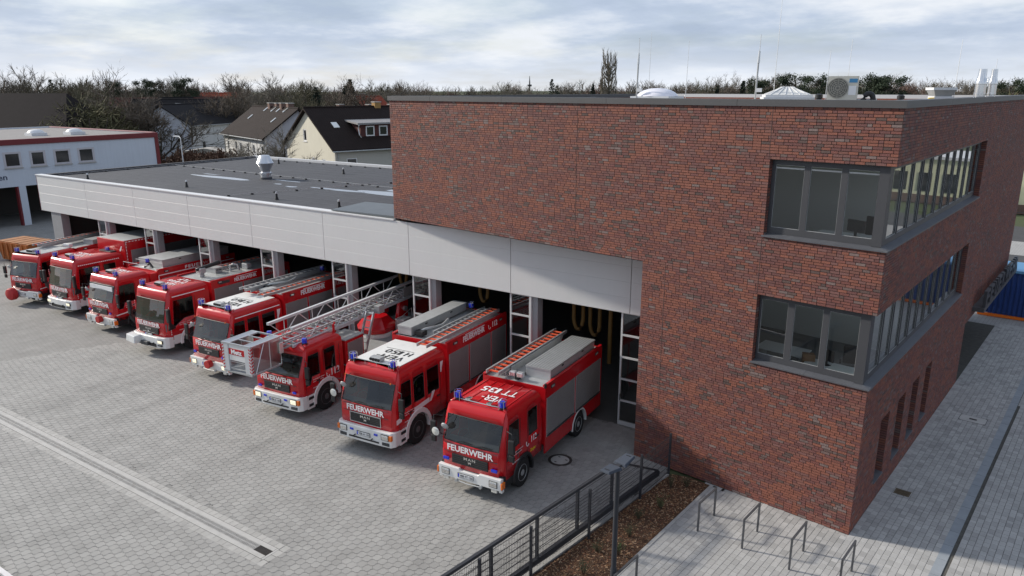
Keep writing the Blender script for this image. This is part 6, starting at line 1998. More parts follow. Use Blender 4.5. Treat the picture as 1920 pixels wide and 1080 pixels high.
for (ya, yb) in ((3.5, 5.2), (5.4, 7.6)):
    for s_ in (-1, 1):
        shutter(t, s_, w2, ya, yb, 1.25, 3.0)

# ---------------------------------------------------------------- 3 and 1: older cabs
def engine_l(label, x, y, a, txt, roof_lines, reel, L=2.05, wins=((.27, 1.20),), white_roof=False, black_arch=True, shade=False, blue=True):
    t = engine(label, x, y, a)
    w = 1.15
    cab(t, L, w, 1.60, 2.38, 2.80, list(wins), 1.28, .50, side_belt=lowbelt(1.60, 1.24, 1.52), lean=.22, roof_cap=M_ALUD if white_roof else None)
    bumper_plain(t, w, txt, False, reel=reel)
    grille(t, .60, .94, 1.24, -.008)
    maker_emblem(t, -.02, 1.12)
    front_sign(t, .012, 1.42, 1.54, .20)
    for s_ in (-1, 1):
        if blue:
            bevel(MB().box(s_ * .83 - .07, s_ * .83 + .07, -.03, .02, 1.02, 1.10).build('front_flasher', M_BLUE, t), .012)
        fender(t, s_, w, 1.28, .53, M_BLK, z0=.48, a0=-12, a1=188, wd=.10)
        bevel(MB().box(min(s_ * w, s_ * (w - .3)), max(s_ * w, s_ * (w - .3)), .06, .76, .42, .86).build('entry_step', M_BLK, t), .04)
        mirror_arm(t, w, s_)
        beacon(t, s_ * .80, .56, 2.81)
        MB().add([(s_ * (w + .006), .1, .95), (s_ * (w + .006), .78, .99), (s_ * (w + .006), .78, 1.04), (s_ * (w + .006), .1, 1.0)], [(0, 1, 2, 3)]).build('reflective_stripe', M_LET, t, fix=False)
    if shade:
        MB().box(-.9, .9, .20, .24, 2.12, 2.32).build('sun_visor', M_LET, t)
    rooftext(t, roof_lines, M_LET, 2.815, 1.0, .42, 1, .30)
    roof_siren(t, -.1, .85, 2.80)
    door_details(t, w, [(.27, 1.24, .95, 2.38)])
    crest_text(t, w, .95, 1.22)
    front_mirror(t, w, 2.2)
    chassis(t, 7.0, w, 1.28, .48)
    return t
t = engine_l('fire engine with red winch cover and long silver roof lockers, sixth from the brick wall', -36.25, 17.90, 3.5, 'VER·H 152', [('VER-', .9, 0), ('H 152', 1.2, 0)], True, shade=True)
w2 = 1.2
MB().box(-w2 + .05, w2 - .05, 2.12, 2.5, 2.2, 2.62).build('crew_bulkhead', M_RED, t)
body_box(t, w2, 2.5, 7.3, .55, 2.72, 5.2, .48, [(2.75, 4.6, 1.1), (4.75, 7.1, 1.1)], band=.44, lip=.10)
stripe_path(t, [(2.55, 2.46), (7.2, 2.46)], w2, .05, M_LET)
MB().box(w2 + .003, w2 + .007, 2.52, 2.57, 1.5, 2.46).build('reflective_stripe', M_LET, t)
lettering('FEUERWEHR', M_LET, t, (w2, 5.2, 2.60), (0, 1, 0), Z_, 2.2, .17, bold=.03, spacing=1.3)
chest(t, -.05, .95, 3.0, 7.1, 2.68, 3.14, ribs=0)
chest(t, -1.0, -.12, 3.0, 7.1, 2.68, 3.06, ribs=0)
MB().tube([(-1.1, 2.2, 2.85), (-1.1, 2.2, 3.0), (1.1, 2.2, 3.0), (1.1, 2.2, 2.85)], .014, 5).tube([(-1.1, 2.9, 2.7), (-1.1, 2.9, 3.0), (1.1, 2.9, 3.0), (1.1, 2.9, 2.7)], .014, 5).build('roof_hand_rail', M_ALU, t)
beacon(t, .1, 2.75, 2.95, guard=False)
MB().tube([(-.2, 2.75, 2.7), (.3, 2.75, 2.95), (.5, 2.75, 2.75)], .05, 6).build('hose_arm', M_BLK, t)

t = engine_l('red fire engine with silver cab roof and roof ladder, farthest from the brick wall', -44.60, 18.12, 13, 'VER·H 118', [('', 1, 0)] if False else [('VER', .9, 0)], False, L=2.6, wins=((.27, 1.05), (1.30, 2.2)), white_roof=True, blue=False)
MB().lathe([(.10, 0), (.30, .05), (.34, .12), (.34, .34), (.20, .42), (0, .42)], 16, Matrix.Translation((-.62, -.50, .62)) @ Matrix.Rotation(-pi / 2, 4, 'X')).build('hose_reel_cover', M_RDULL, t, smooth=40)
w2 = 1.18
body_box(t, w2, 2.7, 6.2, .55, 2.75, 4.9, .48, [(2.85, 4.2, 1.1), (4.3, 6.0, 1.1)], band=.40, lip=.06)
lying_ladder(t, -.62, 1.5, 6.1, 2.98, .40)
lying_ladder(t, -.62, 1.8, 6.1, 2.86, .36, rung=M_ALUD)
chest(t, .25, 1.0, 3.9, 5.9, 2.72, 3.0, m=M_ALUD)
bevel(MB().box(.3, .8, 2.5, 2.75, 2.82, 3.0).build('roof_lamp', M_WHITE, t), .03)

# ================================================================== FENCE, GATE, LAMP, BICYCLE STANDS
M_FEN = mat('fence_anthracite', (0.032, 0.034, 0.040), 0.5, var=0.1, vscale=3)
gx = lambda y: -7.68 - (19.63 - y) * 0.134
G0 = Vector((gx(19.6), 19.6, 0))
gd = Vector((0.134, 1, 0)).normalized()
gate = thing('sliding_gate', 'dark grey cantilever sliding gate with mesh infill standing along the bark bed', 'gate', tuple(G0))
def gp(y, z):
    return Vector((gx(y), y, z)) - G0
MB().bar(gp(9.0, 1.50), gp(17.40, 1.50), .08, .08).build('top_rail', M_FEN, gate)
MB().bar(gp(9.0, .24), gp(19.6, .24), .10, .16).build('bottom_rail', M_FEN, gate)
MB().bar(gp(17.36, 1.50), gp(19.55, .34), .06, .06).build('tail_brace', M_FEN, gate)
for y in (17.36, 17.05, 15.45, 13.80, 12.15, 10.5):
    MB().bar(gp(y, .30), gp(y, 1.48), .07, .07).build('gate_upright', M_FEN, gate)
def mesh_panel(P, y0, y1, z0, z1, name, parent, top=None):
    m_ = MB()
    y = y0
    while y < y1:
        zt = z1 if top is None else min(z1, top(y))
        if zt > z0 + .05:
            m_.tube([P(y, z0), P(y, zt)], .0035, 3, caps=False)
        y += .055
    z = z0 + .05
    while z < z1:
        ye = y1
        if top is not None:
            k = y0
            while k < y1 and top(k) > z: k += .02
            ye = k
        for dz in (-.006, .006):
            m_.tube([P(y0, z + dz), P(ye, z + dz)], .0045, 3, caps=False)
        z += .20
    return m_.build(name, M_FEN, parent, fix=False)
for a, b in ((17.40, 19.5),):
    mesh_panel(gp, a, b, .32, 1.48, 'wire_mesh', gate, top=lambda y: 1.48 - (y - 17.36) * (1.14 / 2.19))
for a, b in ((15.48, 17.02), (13.84, 15.42), (12.19, 13.76), (10.53, 12.12), (9.0, 10.47)):
    mesh_panel(gp, a, b, .32, 1.46, 'wire_mesh', gate)
posts = [(-7.52, 20.04, 1.42), (-7.66, 18.22, 1.46), (-7.96, 15.61, 1.52), (-8.34, 13.33, 1.5), (-8.62, 11.62, 1.5), (-8.95, 9.6, 1.5)]
fence = thing('mesh_fence', 'low dark wire mesh fence with slim posts beside the sliding gate', 'fence', (posts[0][0], posts[0][1], 0))
O_ = Vector((posts[0][0], posts[0][1], 0))
for (x, y, h) in posts:
    MB().box(-.03, .03, -.03, .03, 0, h).build('post', M_FEN, fence, loc=tuple(Vector((x, y, 0)) - O_))
for (a, b) in zip(posts, posts[1:]):
    def fp(y, z, a=a, b=b):
        k = (y - a[1]) / (b[1] - a[1])
        return Vector((a[0] + (b[0] - a[0]) * k, y, z)) - O_
    mesh_panel(fp, b[1] + .03, a[1] - .03, .08, 1.38, 'wire_mesh', fence)
lp = thing('lamp_post', 'slim dark lamp post with two flat grey heads in the bark bed', 'lamp', (-6.33, 13.72, 0), rad(-8))
MB().lathe([(.075, 0), (.075, .9), (.06, .95), (.055, 3.5), (0, 3.5)], 12).build('pole', M_FEN, lp, smooth=40)
for s_ in (-1, 1):
    hd = bevel(MB().hexa([(-.17, s_ * .06, 3.50), (.17, s_ * .06, 3.50), (.13, s_ * .52, 3.56), (-.13, s_ * .52, 3.56)], [(-.14, s_ * .08, 3.57), (.14, s_ * .08, 3.57), (.11, s_ * .50, 3.61), (-.11, s_ * .50, 3.61)]).build('lamp_head', mat('lamp_grey', (0.06, 0.07, 0.09), 0.85, spec=.25), lp), .01)
    MB().box(-.05, .05, s_ * .42 - .01, s_ * .42 + .01, 3.60, 3.615).build('head_slot', M_FEN, hd)
MB().box(-.05, .05, -.1, .1, 3.48, 3.54).build('head_bracket', M_FEN, lp)
M_STAND = mat('stand_steel', (0.085, 0.088, 0.095), 0.45, metal=0.3, var=0.1)
stands = [(-5.69, 17.62, 'steel bicycle stand nearest the bark bed by the brick wall'), (-4.45, 17.50, 'second steel bicycle stand from the bark bed'), (-3.20, 17.27, 'third steel bicycle stand from the bark bed'), (-2.00, 17.07, 'steel bicycle stand nearest the brick building corner'), (-6.22, 13.55, 'steel bicycle stand at the bottom of the view beside the lamp post')]
for (x, y, lab) in stands:
    t = thing('bicycle_stand', lab, 'bicycle stand', (x, y, 0), ra, 'bicycle stands on the forecourt')
    for yy in (0, 1.0):
        MB().box(-.022, .022, yy - .022, yy + .022, 0, .828).build('leg', M_STAND, t)
    MB().box(-.022, .022, -.022, 1.022, .83, .875).build('top_bar', M_STAND, t)

# ================================================================== NEIGHBOURING BUILDINGS
def tile_mat(name, col, var=.2):
    m = mat(name, col, 0.9, spec=.2, var=var, vscale=1.2, dirt=((col[0] * 1.3, col[1] * 1.25, col[2] * 1.2), 0.8, 0.4))
    t = m.node_tree; b = t.nodes['Principled BSDF']
    tc_ = t.nodes.new('ShaderNodeTexCoord'); wv = t.nodes.new('ShaderNodeTexWave')
    wv.wave_type = 'BANDS'; wv.bands_direction = 'X'; wv.inputs['Scale'].default_value = 1.05; wv.inputs['Distortion'].default_value = 0
    t.links.new(tc_.outputs['Object'], wv.inputs['Vector'])
    w2_ = t.nodes.new('ShaderNodeTexWave'); w2_.bands_direction = 'Z'; w2_.wave_profile = 'SAW'; w2_.inputs['Scale'].default_value = 1.35
    t.links.new(tc_.outputs['Object'], w2_.inputs['Vector'])
    ad = t.nodes.new('ShaderNodeMath'); ad.operation = 'ADD'
    t.links.new(wv.outputs[0], ad.inputs[0]); t.links.new(w2_.outputs[0], ad.inputs[1])
    bp = t.nodes.new('ShaderNodeBump'); bp.inputs['Strength'].default_value = .45; bp.inputs['Distance'].default_value = .04
    t.links.new(ad.outputs[0], bp.inputs['Height']); t.links.new(bp.outputs[0], b.inputs['Normal'])
    return m
R_DARK = tile_mat('dark_brown_tiles', (0.020, 0.0135, 0.012))
R_DARKER = tile_mat('black_tiles', (0.020, 0.0185, 0.020))
R_RED = tile_mat('red_tiles', (0.26, 0.055, 0.03))
R_PINK = tile_mat('faded_red_tiles', (0.30, 0.12, 0.09))
W_YEL = mat('cream_render', (0.58, 0.55, 0.45), 0.85, var=0.04, vscale=0.6, streak=0.06)
W_WHT = mat('white_render', (0.62, 0.62, 0.61), 0.85, var=0.05, vscale=0.6, streak=0.08)
W_GRY = mat('grey_render', (0.40, 0.38, 0.35), 0.85, var=0.06, vscale=0.8)
W_FRAME = mat('white_window_frame', (0.72, 0.72, 0.72), 0.5)
W_GLASS = mat('dark_window_glass', (0.02, 0.022, 0.025), 0.06, spec=0.9)
M_CHIM = mat('chimney_brick', (0.16, 0.10, 0.08), 0.9, var=0.25, vscale=6)
def house(name, label, origin, ang, L, Wd, ez, rz_, wall, gable, roofm, wins=(), chim=(), sky_=(), dormer=None, oh=.45, cat='house', gw=None):
    """gabled house; local x along the ridge, y across, y=0 is the near long wall"""
    t = thing(name, label, cat, origin, ang)
    holes = {'S': [], 'N': [], 'W': [], 'E': []}
    for (wl2, p, z, w_, h_) in wins:
        holes[wl2].append([(p - w_ / 2, z), (p + w_ / 2, z), (p + w_ / 2, z + h_), (p - w_ / 2, z + h_)])
    fm = {'S': lambda a, b, d: Vector((a, d, b)), 'N': lambda a, b, d: Vector((a, Wd - d, b)), 'W': lambda a, b, d: Vector((d, a, b)), 'E': lambda a, b, d: Vector((L - d, a, b))}
    for k in ('S', 'N'):
        MB().plate([(0, 0), (L, 0), (L, ez), (0, ez)], holes[k], fm[k], .25).build('wall', wall, t)
    for k in ('W', 'E'):
        MB().plate([(.25, 0), (Wd - .25, 0), (Wd - .25, ez + .25 * (rz_ - ez) / (Wd / 2)), (Wd / 2, rz_), (.25, ez + .25 * (rz_ - ez) / (Wd / 2))], holes[k], fm[k], .25).build('gable_wall', gable, t)
    for (wl2, p, z, w_, h_) in wins:
        f = fm[wl2]
        wo_ = sub('window', t)
        MB().plate([(p - w_ / 2, z), (p + w_ / 2, z), (p + w_ / 2, z + h_), (p - w_ / 2, z + h_)], [[(p - w_ / 2 + .11, z + .11), (p + w_ / 2 - .11, z + .11), (p + w_ / 2 - .11, z + h_ - .11), (p - w_ / 2 + .11, z + h_ - .11)]], lambda a, b, d: f(a, b, d + .03), .08).build('frame', W_FRAME, wo_)
        MB().add([f(p - w_ / 2, z, .09), f(p + w_ / 2, z, .09), f(p + w_ / 2, z + h_, .09), f(p - w_ / 2, z + h_, .09)], [(0, 1, 2, 3)]).build('pane', W_GLASS, wo_, fix=False)
        q = [f(p - w_ / 2 - .08, z - .08, -.08), f(p + w_ / 2 + .08, z - .08, -.08), f(p + w_ / 2 + .08, z - .08, .1), f(p - w_ / 2 - .08, z - .08, .1)]
        MB().hexa(q, [v + Vector((0, 0, .07)) for v in q]).build('sill', W_FRAME, wo_)
    sl = (rz_ - ez) / (Wd / 2)
    ro = None
    for s_ in (0, 1):
        def Y(y): return y if s_ == 0 else Wd - y
        zlo = ez - oh * sl
        lo = [(-oh, Y(-oh), zlo + .05), (L + oh, Y(-oh), zlo + .05), (L + oh, Y(Wd / 2), rz_ + .05), (-oh, Y(Wd / 2), rz_ + .05)]
        hi = [(a, b, c + .20) for a, b, c in lo]
        r_ = MB().hexa(lo, hi).build('roof', roofm, t)
        if s_ == 0: ro = r_
        MB().tube([(-oh, Y(-oh - .06), zlo + .08), (L + oh, Y(-oh - .06), zlo + .08)], .07, 6).build('gutter', M_ALUD, r_)
    MB().tube([(-oh, Wd / 2, rz_ + .26), (L + oh, Wd / 2, rz_ + .26)], .12, 6).build('ridge', roofm, t)
    for (x, y, w_, h_, m_) in chim:
        zb = rz_ - abs(y - Wd / 2) * sl - .2
        c_ = MB().box(x - w_ / 2, x + w_ / 2, y - w_ / 2, y + w_ / 2, zb, rz_ + h_).build('chimney', m_ or M_CHIM, ro)
        MB().box(x - w_ / 2 - .06, x + w_ / 2 + .06, y - w_ / 2 - .06, y + w_ / 2 + .06, rz_ + h_, rz_ + h_ + .08).build('chimney_cap', M_CONC, ro)
    for (x, f_, w_, h_) in sky_:
        y = Wd / 2 * f_; zz = ez + sl * y + .27
        q = [Vector((x - w_ / 2, y, zz)), Vector((x + w_ / 2, y, zz)), Vector((x + w_ / 2, y + h_ * .8, zz + h_ * .8 * sl)), Vector((x - w_ / 2, y + h_ * .8, zz + h_ * .8 * sl))]
        MB().hexa(q, [v + Vector((0, -.03, .07)) for v in q]).build('roof_light', M_LAMP, ro)
    return t, ro
yh, yro = house('cream_house', 'cream gabled house with brown tiled roof, red dormer and yellowish chimney behind the hall', (-61.7, 57.7, 0), math.atan2(.954, .30), 24, 13.2, 5.2, 9.3, mat('beige_render', (0.47, 0.45, 0.40), 0.85, var=0.05), W_YEL, R_DARK,
    wins=[('W', 7.6, 5.75, .85, 1.35), ('W', 2.9, 2.6, .9, 1.4), ('W', 5.7, 2.6, .9, 1.4), ('S', 2.0, 2.7, 1.3, 1.5), ('S', 7.5, 3.0, 1.0, 1.4), ('S', 10.3, 3.0, .9, 1.4), ('S', 13.0, 3.0, .9, 1.4), ('S', 17, 3.0, .9, 1.4)], chim=[(9.0, 6.7, .8, .75, mat('yellow_brick', (0.34, 0.20, 0.07), 0.9, var=.2))], sky_=[(1.9, .46, .7, 1.1)])
dmr = sub('dormer', yh)
sl_ = (9.3 - 5.2) / 6.6
MB().prism([(1.5, 5.2 + 1.5 * sl_), (1.5, 7.75), (4.2, 8.0), (4.2, 5.2 + 4.2 * sl_)], 'x', 4.0, 9.6).build('dormer_cheeks', mat('dormer_red', (0.085, 0.025, 0.022), 0.8), dmr)
MB().hexa([(3.5, 1.1, 7.72), (10.1, 1.1, 7.72), (10.1, 4.6, 8.04), (3.5, 4.6, 8.04)], [(3.5, 1.1, 7.92), (10.1, 1.1, 7.92), (10.1, 4.6, 8.2), (3.5, 4.6, 8.2)]).build('dormer_roof', mat('zinc_sheet', (0.26, 0.25, 0.25), .5), dmr)
MB().tube([(3.6, 1.05, 7.7), (3.65, 1.3, 7.3), (3.7, 1.2, 6.6), (4.0, 1.4, 6.3)], .06, 6).build('downpipe', W_FRAME, dmr)
for x in (5.2, 6.9, 8.6):
    MB().plate([(x - .55, 6.42), (x + .55, 6.42), (x + .55, 7.55), (x - .55, 7.55)], [[(x - .42, 6.55), (x + .42, 6.55), (x + .42, 7.42), (x - .42, 7.42)]], lambda a, b, d: Vector((a, 1.44 + d, b)), .08).build('dormer_window_frame', W_FRAME, dmr)
    MB().add([(x - .42, 1.49, 6.55), (x + .42, 1.49, 6.55), (x + .42, 1.49, 7.42), (x - .42, 1.49, 7.42)], [(0, 1, 2, 3)]).build('dormer_pane', W_GLASS, dmr, fix=False)
MB().tube([(.35, -.06, 4.9), (.35, -.06, 0)], .05, 6).build('downpipe', M_ALUD, yh)
wang = math.atan2(-.325, .945)
wh, wro = house('white_house', 'long white two-storey house with brown roof and four chimneys left of the cream house', (-95.0, 67.8, 0), wang, 16.6, 9.2, 5.6, 8.95, W_WHT, mat('pale_grey_render', (0.50, 0.50, 0.53), .85, var=.04), R_DARK,
    wins=[('S', x, 3.35, .8, 1.25) for x in (1.6, 5.0, 7.0, 10.0, 12.2, 15.4)] + [('S', x, 0.75, .8, 1.25) for x in (2.2, 6.0, 9.0, 13.5)] + [('E', 5.6, 4.9, .8, 1.2)],
    chim=[(7.2, 4.6, .75, .75, None), (9.0, 4.9, .7, .75, None), (11.6, 4.6, .7, .8, None), (13.4, 4.9, .8, .8, None)], sky_=[(6.4, .82, .35, .9), (9.2, .82, .35, .9), (11.2, .82, .35, .9), (13.6, .82, .35, .9), (4.0, .5, .35, .9), (13.6, .45, .35, .9)])
MB().tube([(.1, -.06, 5.3), (.1, -.06, 0)], .05, 6).build('downpipe', M_ALUD, wh)
MB().tube([(16.3, -.06, 5.3), (16.3, -.06, 0)], .05, 6).build('downpipe', M_ALUD, wh)
def hz_(u, D, label, ang, L, Wd, ez, rz_, wall, gable, roofm, **k):
    p = V2(u, D)
    return house('house', label, (p.x, p.y, 0), ang, L, Wd, ez, rz_, wall, gable, roofm, **k)
hz_(548, 128, 'dark roofed house with white gable end and small chimneys behind the white house', wang + .15, 22, 10, 4.6, 8.4, W_WHT, W_WHT, R_DARKER, chim=[(6, 4.8, .9, .8, None), (14, 4.8, .9, .9, None), (19.5, 4.8, .9, 1.0, None)])
hz_(648, 150, 'row house with red and faded pink roof just left of the brick wall', AZ - .1, 26, 10, 3.9, 7.3, W_WHT, W_WHT, R_PINK, chim=[(5, 4.8, .8, .8, None), (13, 4.8, .8, .8, None), (20, 4.8, .8, .8, None)])
hz_(655, 143, 'short red tiled house end left of the pink roof', AZ - .1, 7, 9, 4.0, 7.0, W_WHT, W_WHT, R_RED)
hz_(694, 190, 'small cream gable with red roof among the far trees', AZ + 1.2, 12, 9, 5.0, 9.6, W_YEL, W_YEL, R_RED, chim=[(3, 4, .8, .9, None)])
hz_(350, 128, 'large white gabled house behind the bare street tree', AZ + 1.35, 16, 10, 6.2, 9.0, W_WHT, mat('blueish_render', (0.50, 0.52, 0.58), .85, var=.05), R_DARKER, wins=[('S', 3, 2.2, 1.0, 1.4)])
hz_(232, 165, 'cream house with black roof and roof light behind the large white gable', AZ + .2, 20, 11, 5.2, 9.4, W_YEL, W_YEL, R_DARKER, sky_=[(9, .5, 2.0, 2.0)])
hz_(318, 195, 'white house with long black roof in the middle of the street', AZ + .9, 16, 10, 4.5, 9.4, W_WHT, mat('cool_white_render', (0.52, 0.54, 0.60), .85), R_DARKER)
hz_(372, 235, 'small cream gable house with four windows at the end of the street', AZ - .25, 14, 8.0, 5.0, 8.6, W_YEL, W_YEL, R_DARKER, wins=[('S', 2, 1.0, 1.0, 1.5), ('S', 5, 1.0, 1.0, 1.5)])
hz_(366, 262, 'red tiled house behind the small cream gable house', AZ, 12, 10, 5.5, 10.2, W_WHT, W_WHT, R_RED)
hz_(190, 205, 'reddish roofed house almost hidden by trees on the left', AZ + .1, 26, 10, 5.0, 9.2, W_GRY, W_GRY, tile_mat('brick_red_tiles', (0.12, 0.045, 0.04)))
# big hipped roof behind the left building
p0 = V2(-30, 108)
hip = thing('barn', 'large house with black tiled hipped roof behind the white building with red trim', 'house', (p0.x, p0.y, 0), AZ + .05)
MB().box(-22, 8.0, 0, 14, 0, 6.2).build('wall', W_GRY, hip)
MB().add([(-23, -.7, 6.0), (8.8, -.7, 6.0), (8.8, 14.7, 6.0), (-23, 14.7, 6.0), (-15, 7, 11.1), (5.6, 7, 11.1)], [(0, 1, 5, 4), (1, 2, 5), (2, 3, 4, 5), (3, 0, 4), (3, 2, 1, 0)]).build('hipped_roof', mat('black_brown_tiles', (0.014, 0.0105, 0.011), .9, spec=.2, var=.25, vscale=1.5), hip)

# --- white building with red trim on the left
lb = thing('white_building', 'white flat-roofed building with dark red trim and open garage bays at the left edge', 'building', (-71.6, 30.0, 0))
M_TRIM = mat('dark_red_trim', (0.16, 0.018, 0.022), 0.55, var=.08)
W_LB = mat('bluish_white_wall', (0.56, 0.60, 0.66), 0.8, var=.03, vscale=.5, streak=.05)
yy0, yy1 = -22.0, 13.4
wz = [(29.3, 30.6), (31.4, 32.6), (33.4, 34.75), (35.5, 36.9), (25.2, 26.6), (27.3, 28.6)]
hl = [[(a - 30 + .0, 5.1), (b - 30, 5.1), (b - 30, 6.32), (a - 30, 6.32)] for a, b in wz]
MB().plate([(yy0, 3.42), (yy1 - .35, 3.42), (yy1 - .35, 6.95), (yy0, 6.95)], hl, lambda a, b, d: Vector((-d, a, b)), .3).build('upper_wall', W_LB, lb)
for a, b in wz:
    a -= 30; b -= 30
    wd_ = sub('window', lb)
    MB().plate([(a - .06, 5.04), (b + .06, 5.04), (b + .06, 6.38), (a - .06, 6.38)], [[(a + .12, 5.2), (b - .12, 5.2), (b - .12, 6.22), (a + .12, 6.22)]], lambda p, q, d: Vector((.03 - d, p, q)), .12).build('frame', mat('grey_window_frame', (0.50, 0.48, 0.50), .6), wd_)
    MB().add([(-.06, a, 5.1), (-.06, b, 5.1), (-.06, b, 6.3), (-.06, a, 6.3)], [(0, 1, 2, 3)]).build('pane', W_GLASS, wd_, fix=False)
    MB().box(0, .12, a - .1, b + .1, 4.96, 5.03).build('sill', W_GRY, wd_)
MB().box(-.35, .10, yy0, yy1, 6.96, 7.42).build('trim_band', M_TRIM, lb)
MB().box(-.35, .06, yy1 - .345, yy1 + .02, 0, 6.95).build('corner_pier', M_TRIM, lb)
MB().box(-21, -.36, yy1 - .3, yy1, 0, 7.36).build('end_wall', W_LB, lb)
MB().box(-21, -.35, yy1 - .32, yy1 + .03, 7.37, 7.46).build('roof_edge', mat('pale_red_edge', (0.45, 0.25, 0.24), .6), lb)
MB().box(-21.2, -21, yy0, yy1, 0, 7.46).build('rear_wall', W_LB, lb)
MB().box(-20.98, -.36, yy0, yy1 - .33, 7.2, 7.33).build('roof_deck', mat('grey_gravel_roof', (0.22, 0.21, 0.205), .95, var=.15, vscale=2), lb)
for y in (-13.5, -8.0, -2.5, .35, 6.6, 12.3):
    pl_ = MB().box(-.4, .04, y - .28, y + .28, 0, 3.415).build('pillar', W_LB, lb)
    MB().box(-.42, .0, y - .42, y - .285, 0, 3.41).build('pillar_edge', M_TRIM, pl_)
MB().box(-8, -7.8, yy0, yy1 - .4, 0, 3.4).build('bay_rear_wall', mat('bay_dark', (0.07, 0.065, 0.06), .9), lb)
MB().box(-8, -.31, yy0, yy1 - .4, 3.43, 3.5).build('bay_ceiling', M_HIN, lb)
lettering('en', mat('navy_lettering', (0.03, 0.04, 0.08), .6), lb, (0.0, -1.05, 4.22), (0, 1, 0), Z_, .72, .34, name='wall_lettering')
def roof_dome(x, y, lab):
    t = thing('roof_light_dome', lab, 'skylight', (x, y, 7.33), 0, 'roof lights on the white building')
    MB().box(-.7, .7, -.7, .7, 0, .28).build('curb', M_GWHITE, t)
    MB().lathe([(.72, .28), (.6, .46), (.35, .56), (0, .6)], 16).build('dome', M_GWHITE, t, smooth=50)
roof_dome(-77.5, 34.8, 'left white roof light on the white building with red trim')
roof_dome(-76.4, 37.8, 'right white roof light on the white building with red trim')
# orange skip with a brown load
sk = thing('skip_container', 'orange steel skip with rusty top beside the farthest fire engine', 'skip', (-56.6, 23.6, 0), rad(8))
M_SKIP = mat('skip_orange', (0.42, 0.13, 0.03), .6, var=.2, vscale=2, dirt=((0.16, 0.07, 0.03), 1.5, .8))
MB().hexa([(-1.5, -.8, .1), (1.5, -.8, .1), (1.5, .9, .1), (-1.5, .9, .1)], [(-1.8, -.95, 1.35), (1.8, -.95, 1.35), (1.8, 1.05, 1.35), (-1.8, 1.05, 1.35)]).build('skip_body', M_SKIP, sk)
for k in range(7):
    x = -1.65 + k * .55
    MB().box(x - .05, x + .05, -1.0, -.93, .2, 1.33).build('stiffener', M_SKIP, sk)
for k in range(9):
    MB().box(-1.75 + k * .39, -1.38 + k * .39, -.9, 1.0, 1.36, 1.40 + .02 * (k % 2)).build('cover_plank', mat('rusty_planks', (0.34, 0.15, 0.06), .8, var=.3, vscale=3, rnd=.15), sk)
# blue site container
bc = thing('blue_container', 'dark blue steel container standing behind the brick building', 'container', (-.4, 45.4, 0), rad(-4))
M_CB = mat('container_blue', (0.010, 0.040, 0.17), .55, var=.12, vscale=2)
prof = []
n_ = 28
for k in range(n_):
    x = k * 6.0 / n_
    prof += [(x, 0.0), (x + .06, 0.0), (x + .10, .05), (x + .16, .05)]
prof += [(6.0, 0), (6.0, 2.4), (0, 2.4)]
MB().prism(prof, 'z', .18, 2.45).build('corrugated_shell', M_CB, bc)
MB().box(-.05, 6.05, -.06, 2.45, 2.45, 2.58).build('roof_frame', mat('container_top', (0.10, 0.26, 0.46), .5), bc)
MB().box(-.05, 6.05, -.06, 0.02, .02, .17).build('base_rail', M_AMBER, bc)
for x in (-.05, 5.9):
    MB().box(x, x + .15, -.07, .08, .17, 2.45).build('corner_post', M_CB, bc)
# street beyond and pale building
st_ = struct(MB().add([(-30, 50.5, -.004), (60, 50.5, -.004), (60, 64, -.004), (-30, 64, -.004)], [(0, 1, 2, 3)]).build('road', M_ASPH))
struct(MB().add([(-30, 64, .002), (60, 64, .002), (60, 70, .002), (-30, 70, .002)], [(0, 1, 2, 3)]).build('pavement', M_FARSLAB))
struct(MB().add([(-30, 70, -.002), (60, 70, -.002), (60, 78, -.002), (-30, 78, -.002)], [(0, 1, 2, 3)]).build('side_road', M_ASPH))
dash = thing('road_markings', 'white dashed lane lines on the road beyond the blue container', 'road marking', (0, 53, 0))
for y in (0.0, 2.6, 5.2, 8.0):
    for k in range(10):
        MB().box(k * .9 - 1, k * .9 - .5, y, y + .12, -.003, .002).build('dash', M_LET, dash)
pb = thing('pale_building', 'pale yellow low building beyond the road at the right edge', 'building', (1.0, 86, 0))
MB().box(0, 26, 0, 10, 0, 4.6).build('wall', mat('pale_yellow_wall', (0.62, 0.62, 0.42), .85, var=.04), pb)
MB().box(-.2, 26.2, -.2, 10.2, 4.6, 4.9).build('roof_edge', M_GWHITE, pb)
for k_ in range(10):
    x = 1.6 + k_ * 2.4
    MB().box(x, x + 1.3, -.05, .05, 1.3, 3.2).build('window', W_GLASS, pb)
MB().box(-.03, 26.03, -.04, 10.03, 0, .9).build('brick_plinth', M_CHIM, pb)
rf_ = thing('roadside_fence', 'thin dark railing in front of the pale yellow building', 'fence', (0, 79, 0))
MB().box(-2, 20, 0, .05, 1.05, 1.1).build('rail', M_FEN, rf_)
for k in range(12):
    MB().box(k * 1.8 - 2, k * 1.8 - 1.95, 0, .05, 0, 1.1).build('post', M_FEN, rf_)
# yard lamp behind the hall
p = V2(328, 80)
yl = thing('street_lamp', 'pale lamp post between the white building and the hall roof', 'lamp', tuple(p))
MB().tube([(0, 0, 0), (0, 0, 7.0)], [.06, .04], 8).build('pole', M_GWHITE, yl)
MB().tube([(0, 0, 7.0), (-.5, .2, 7.1), (-.9, .35, 7.12)], .03, 6).build('arm', M_GWHITE, yl)
MB().box(-1.7, -.85, .3, .5, 7.08, 7.18).build('lamp_head', M_GWHITE, yl)
house('brick_house', 'red brick house with white gable across the car park, mirrored in the side windows', (40, 30, 0), pi / 2, 18, 10, 5.5, 9.5, mat('house_brick', (0.22, 0.08, 0.05), .9, var=.2, vscale=3), W_WHT, R_RED, wins=[('N', x, 3.2, 1.1, 1.4) for x in (2.5, 6, 9.5, 13)] + [('N', x, .8, 1.1, 1.4) for x in (2.5, 6, 9.5, 13)])
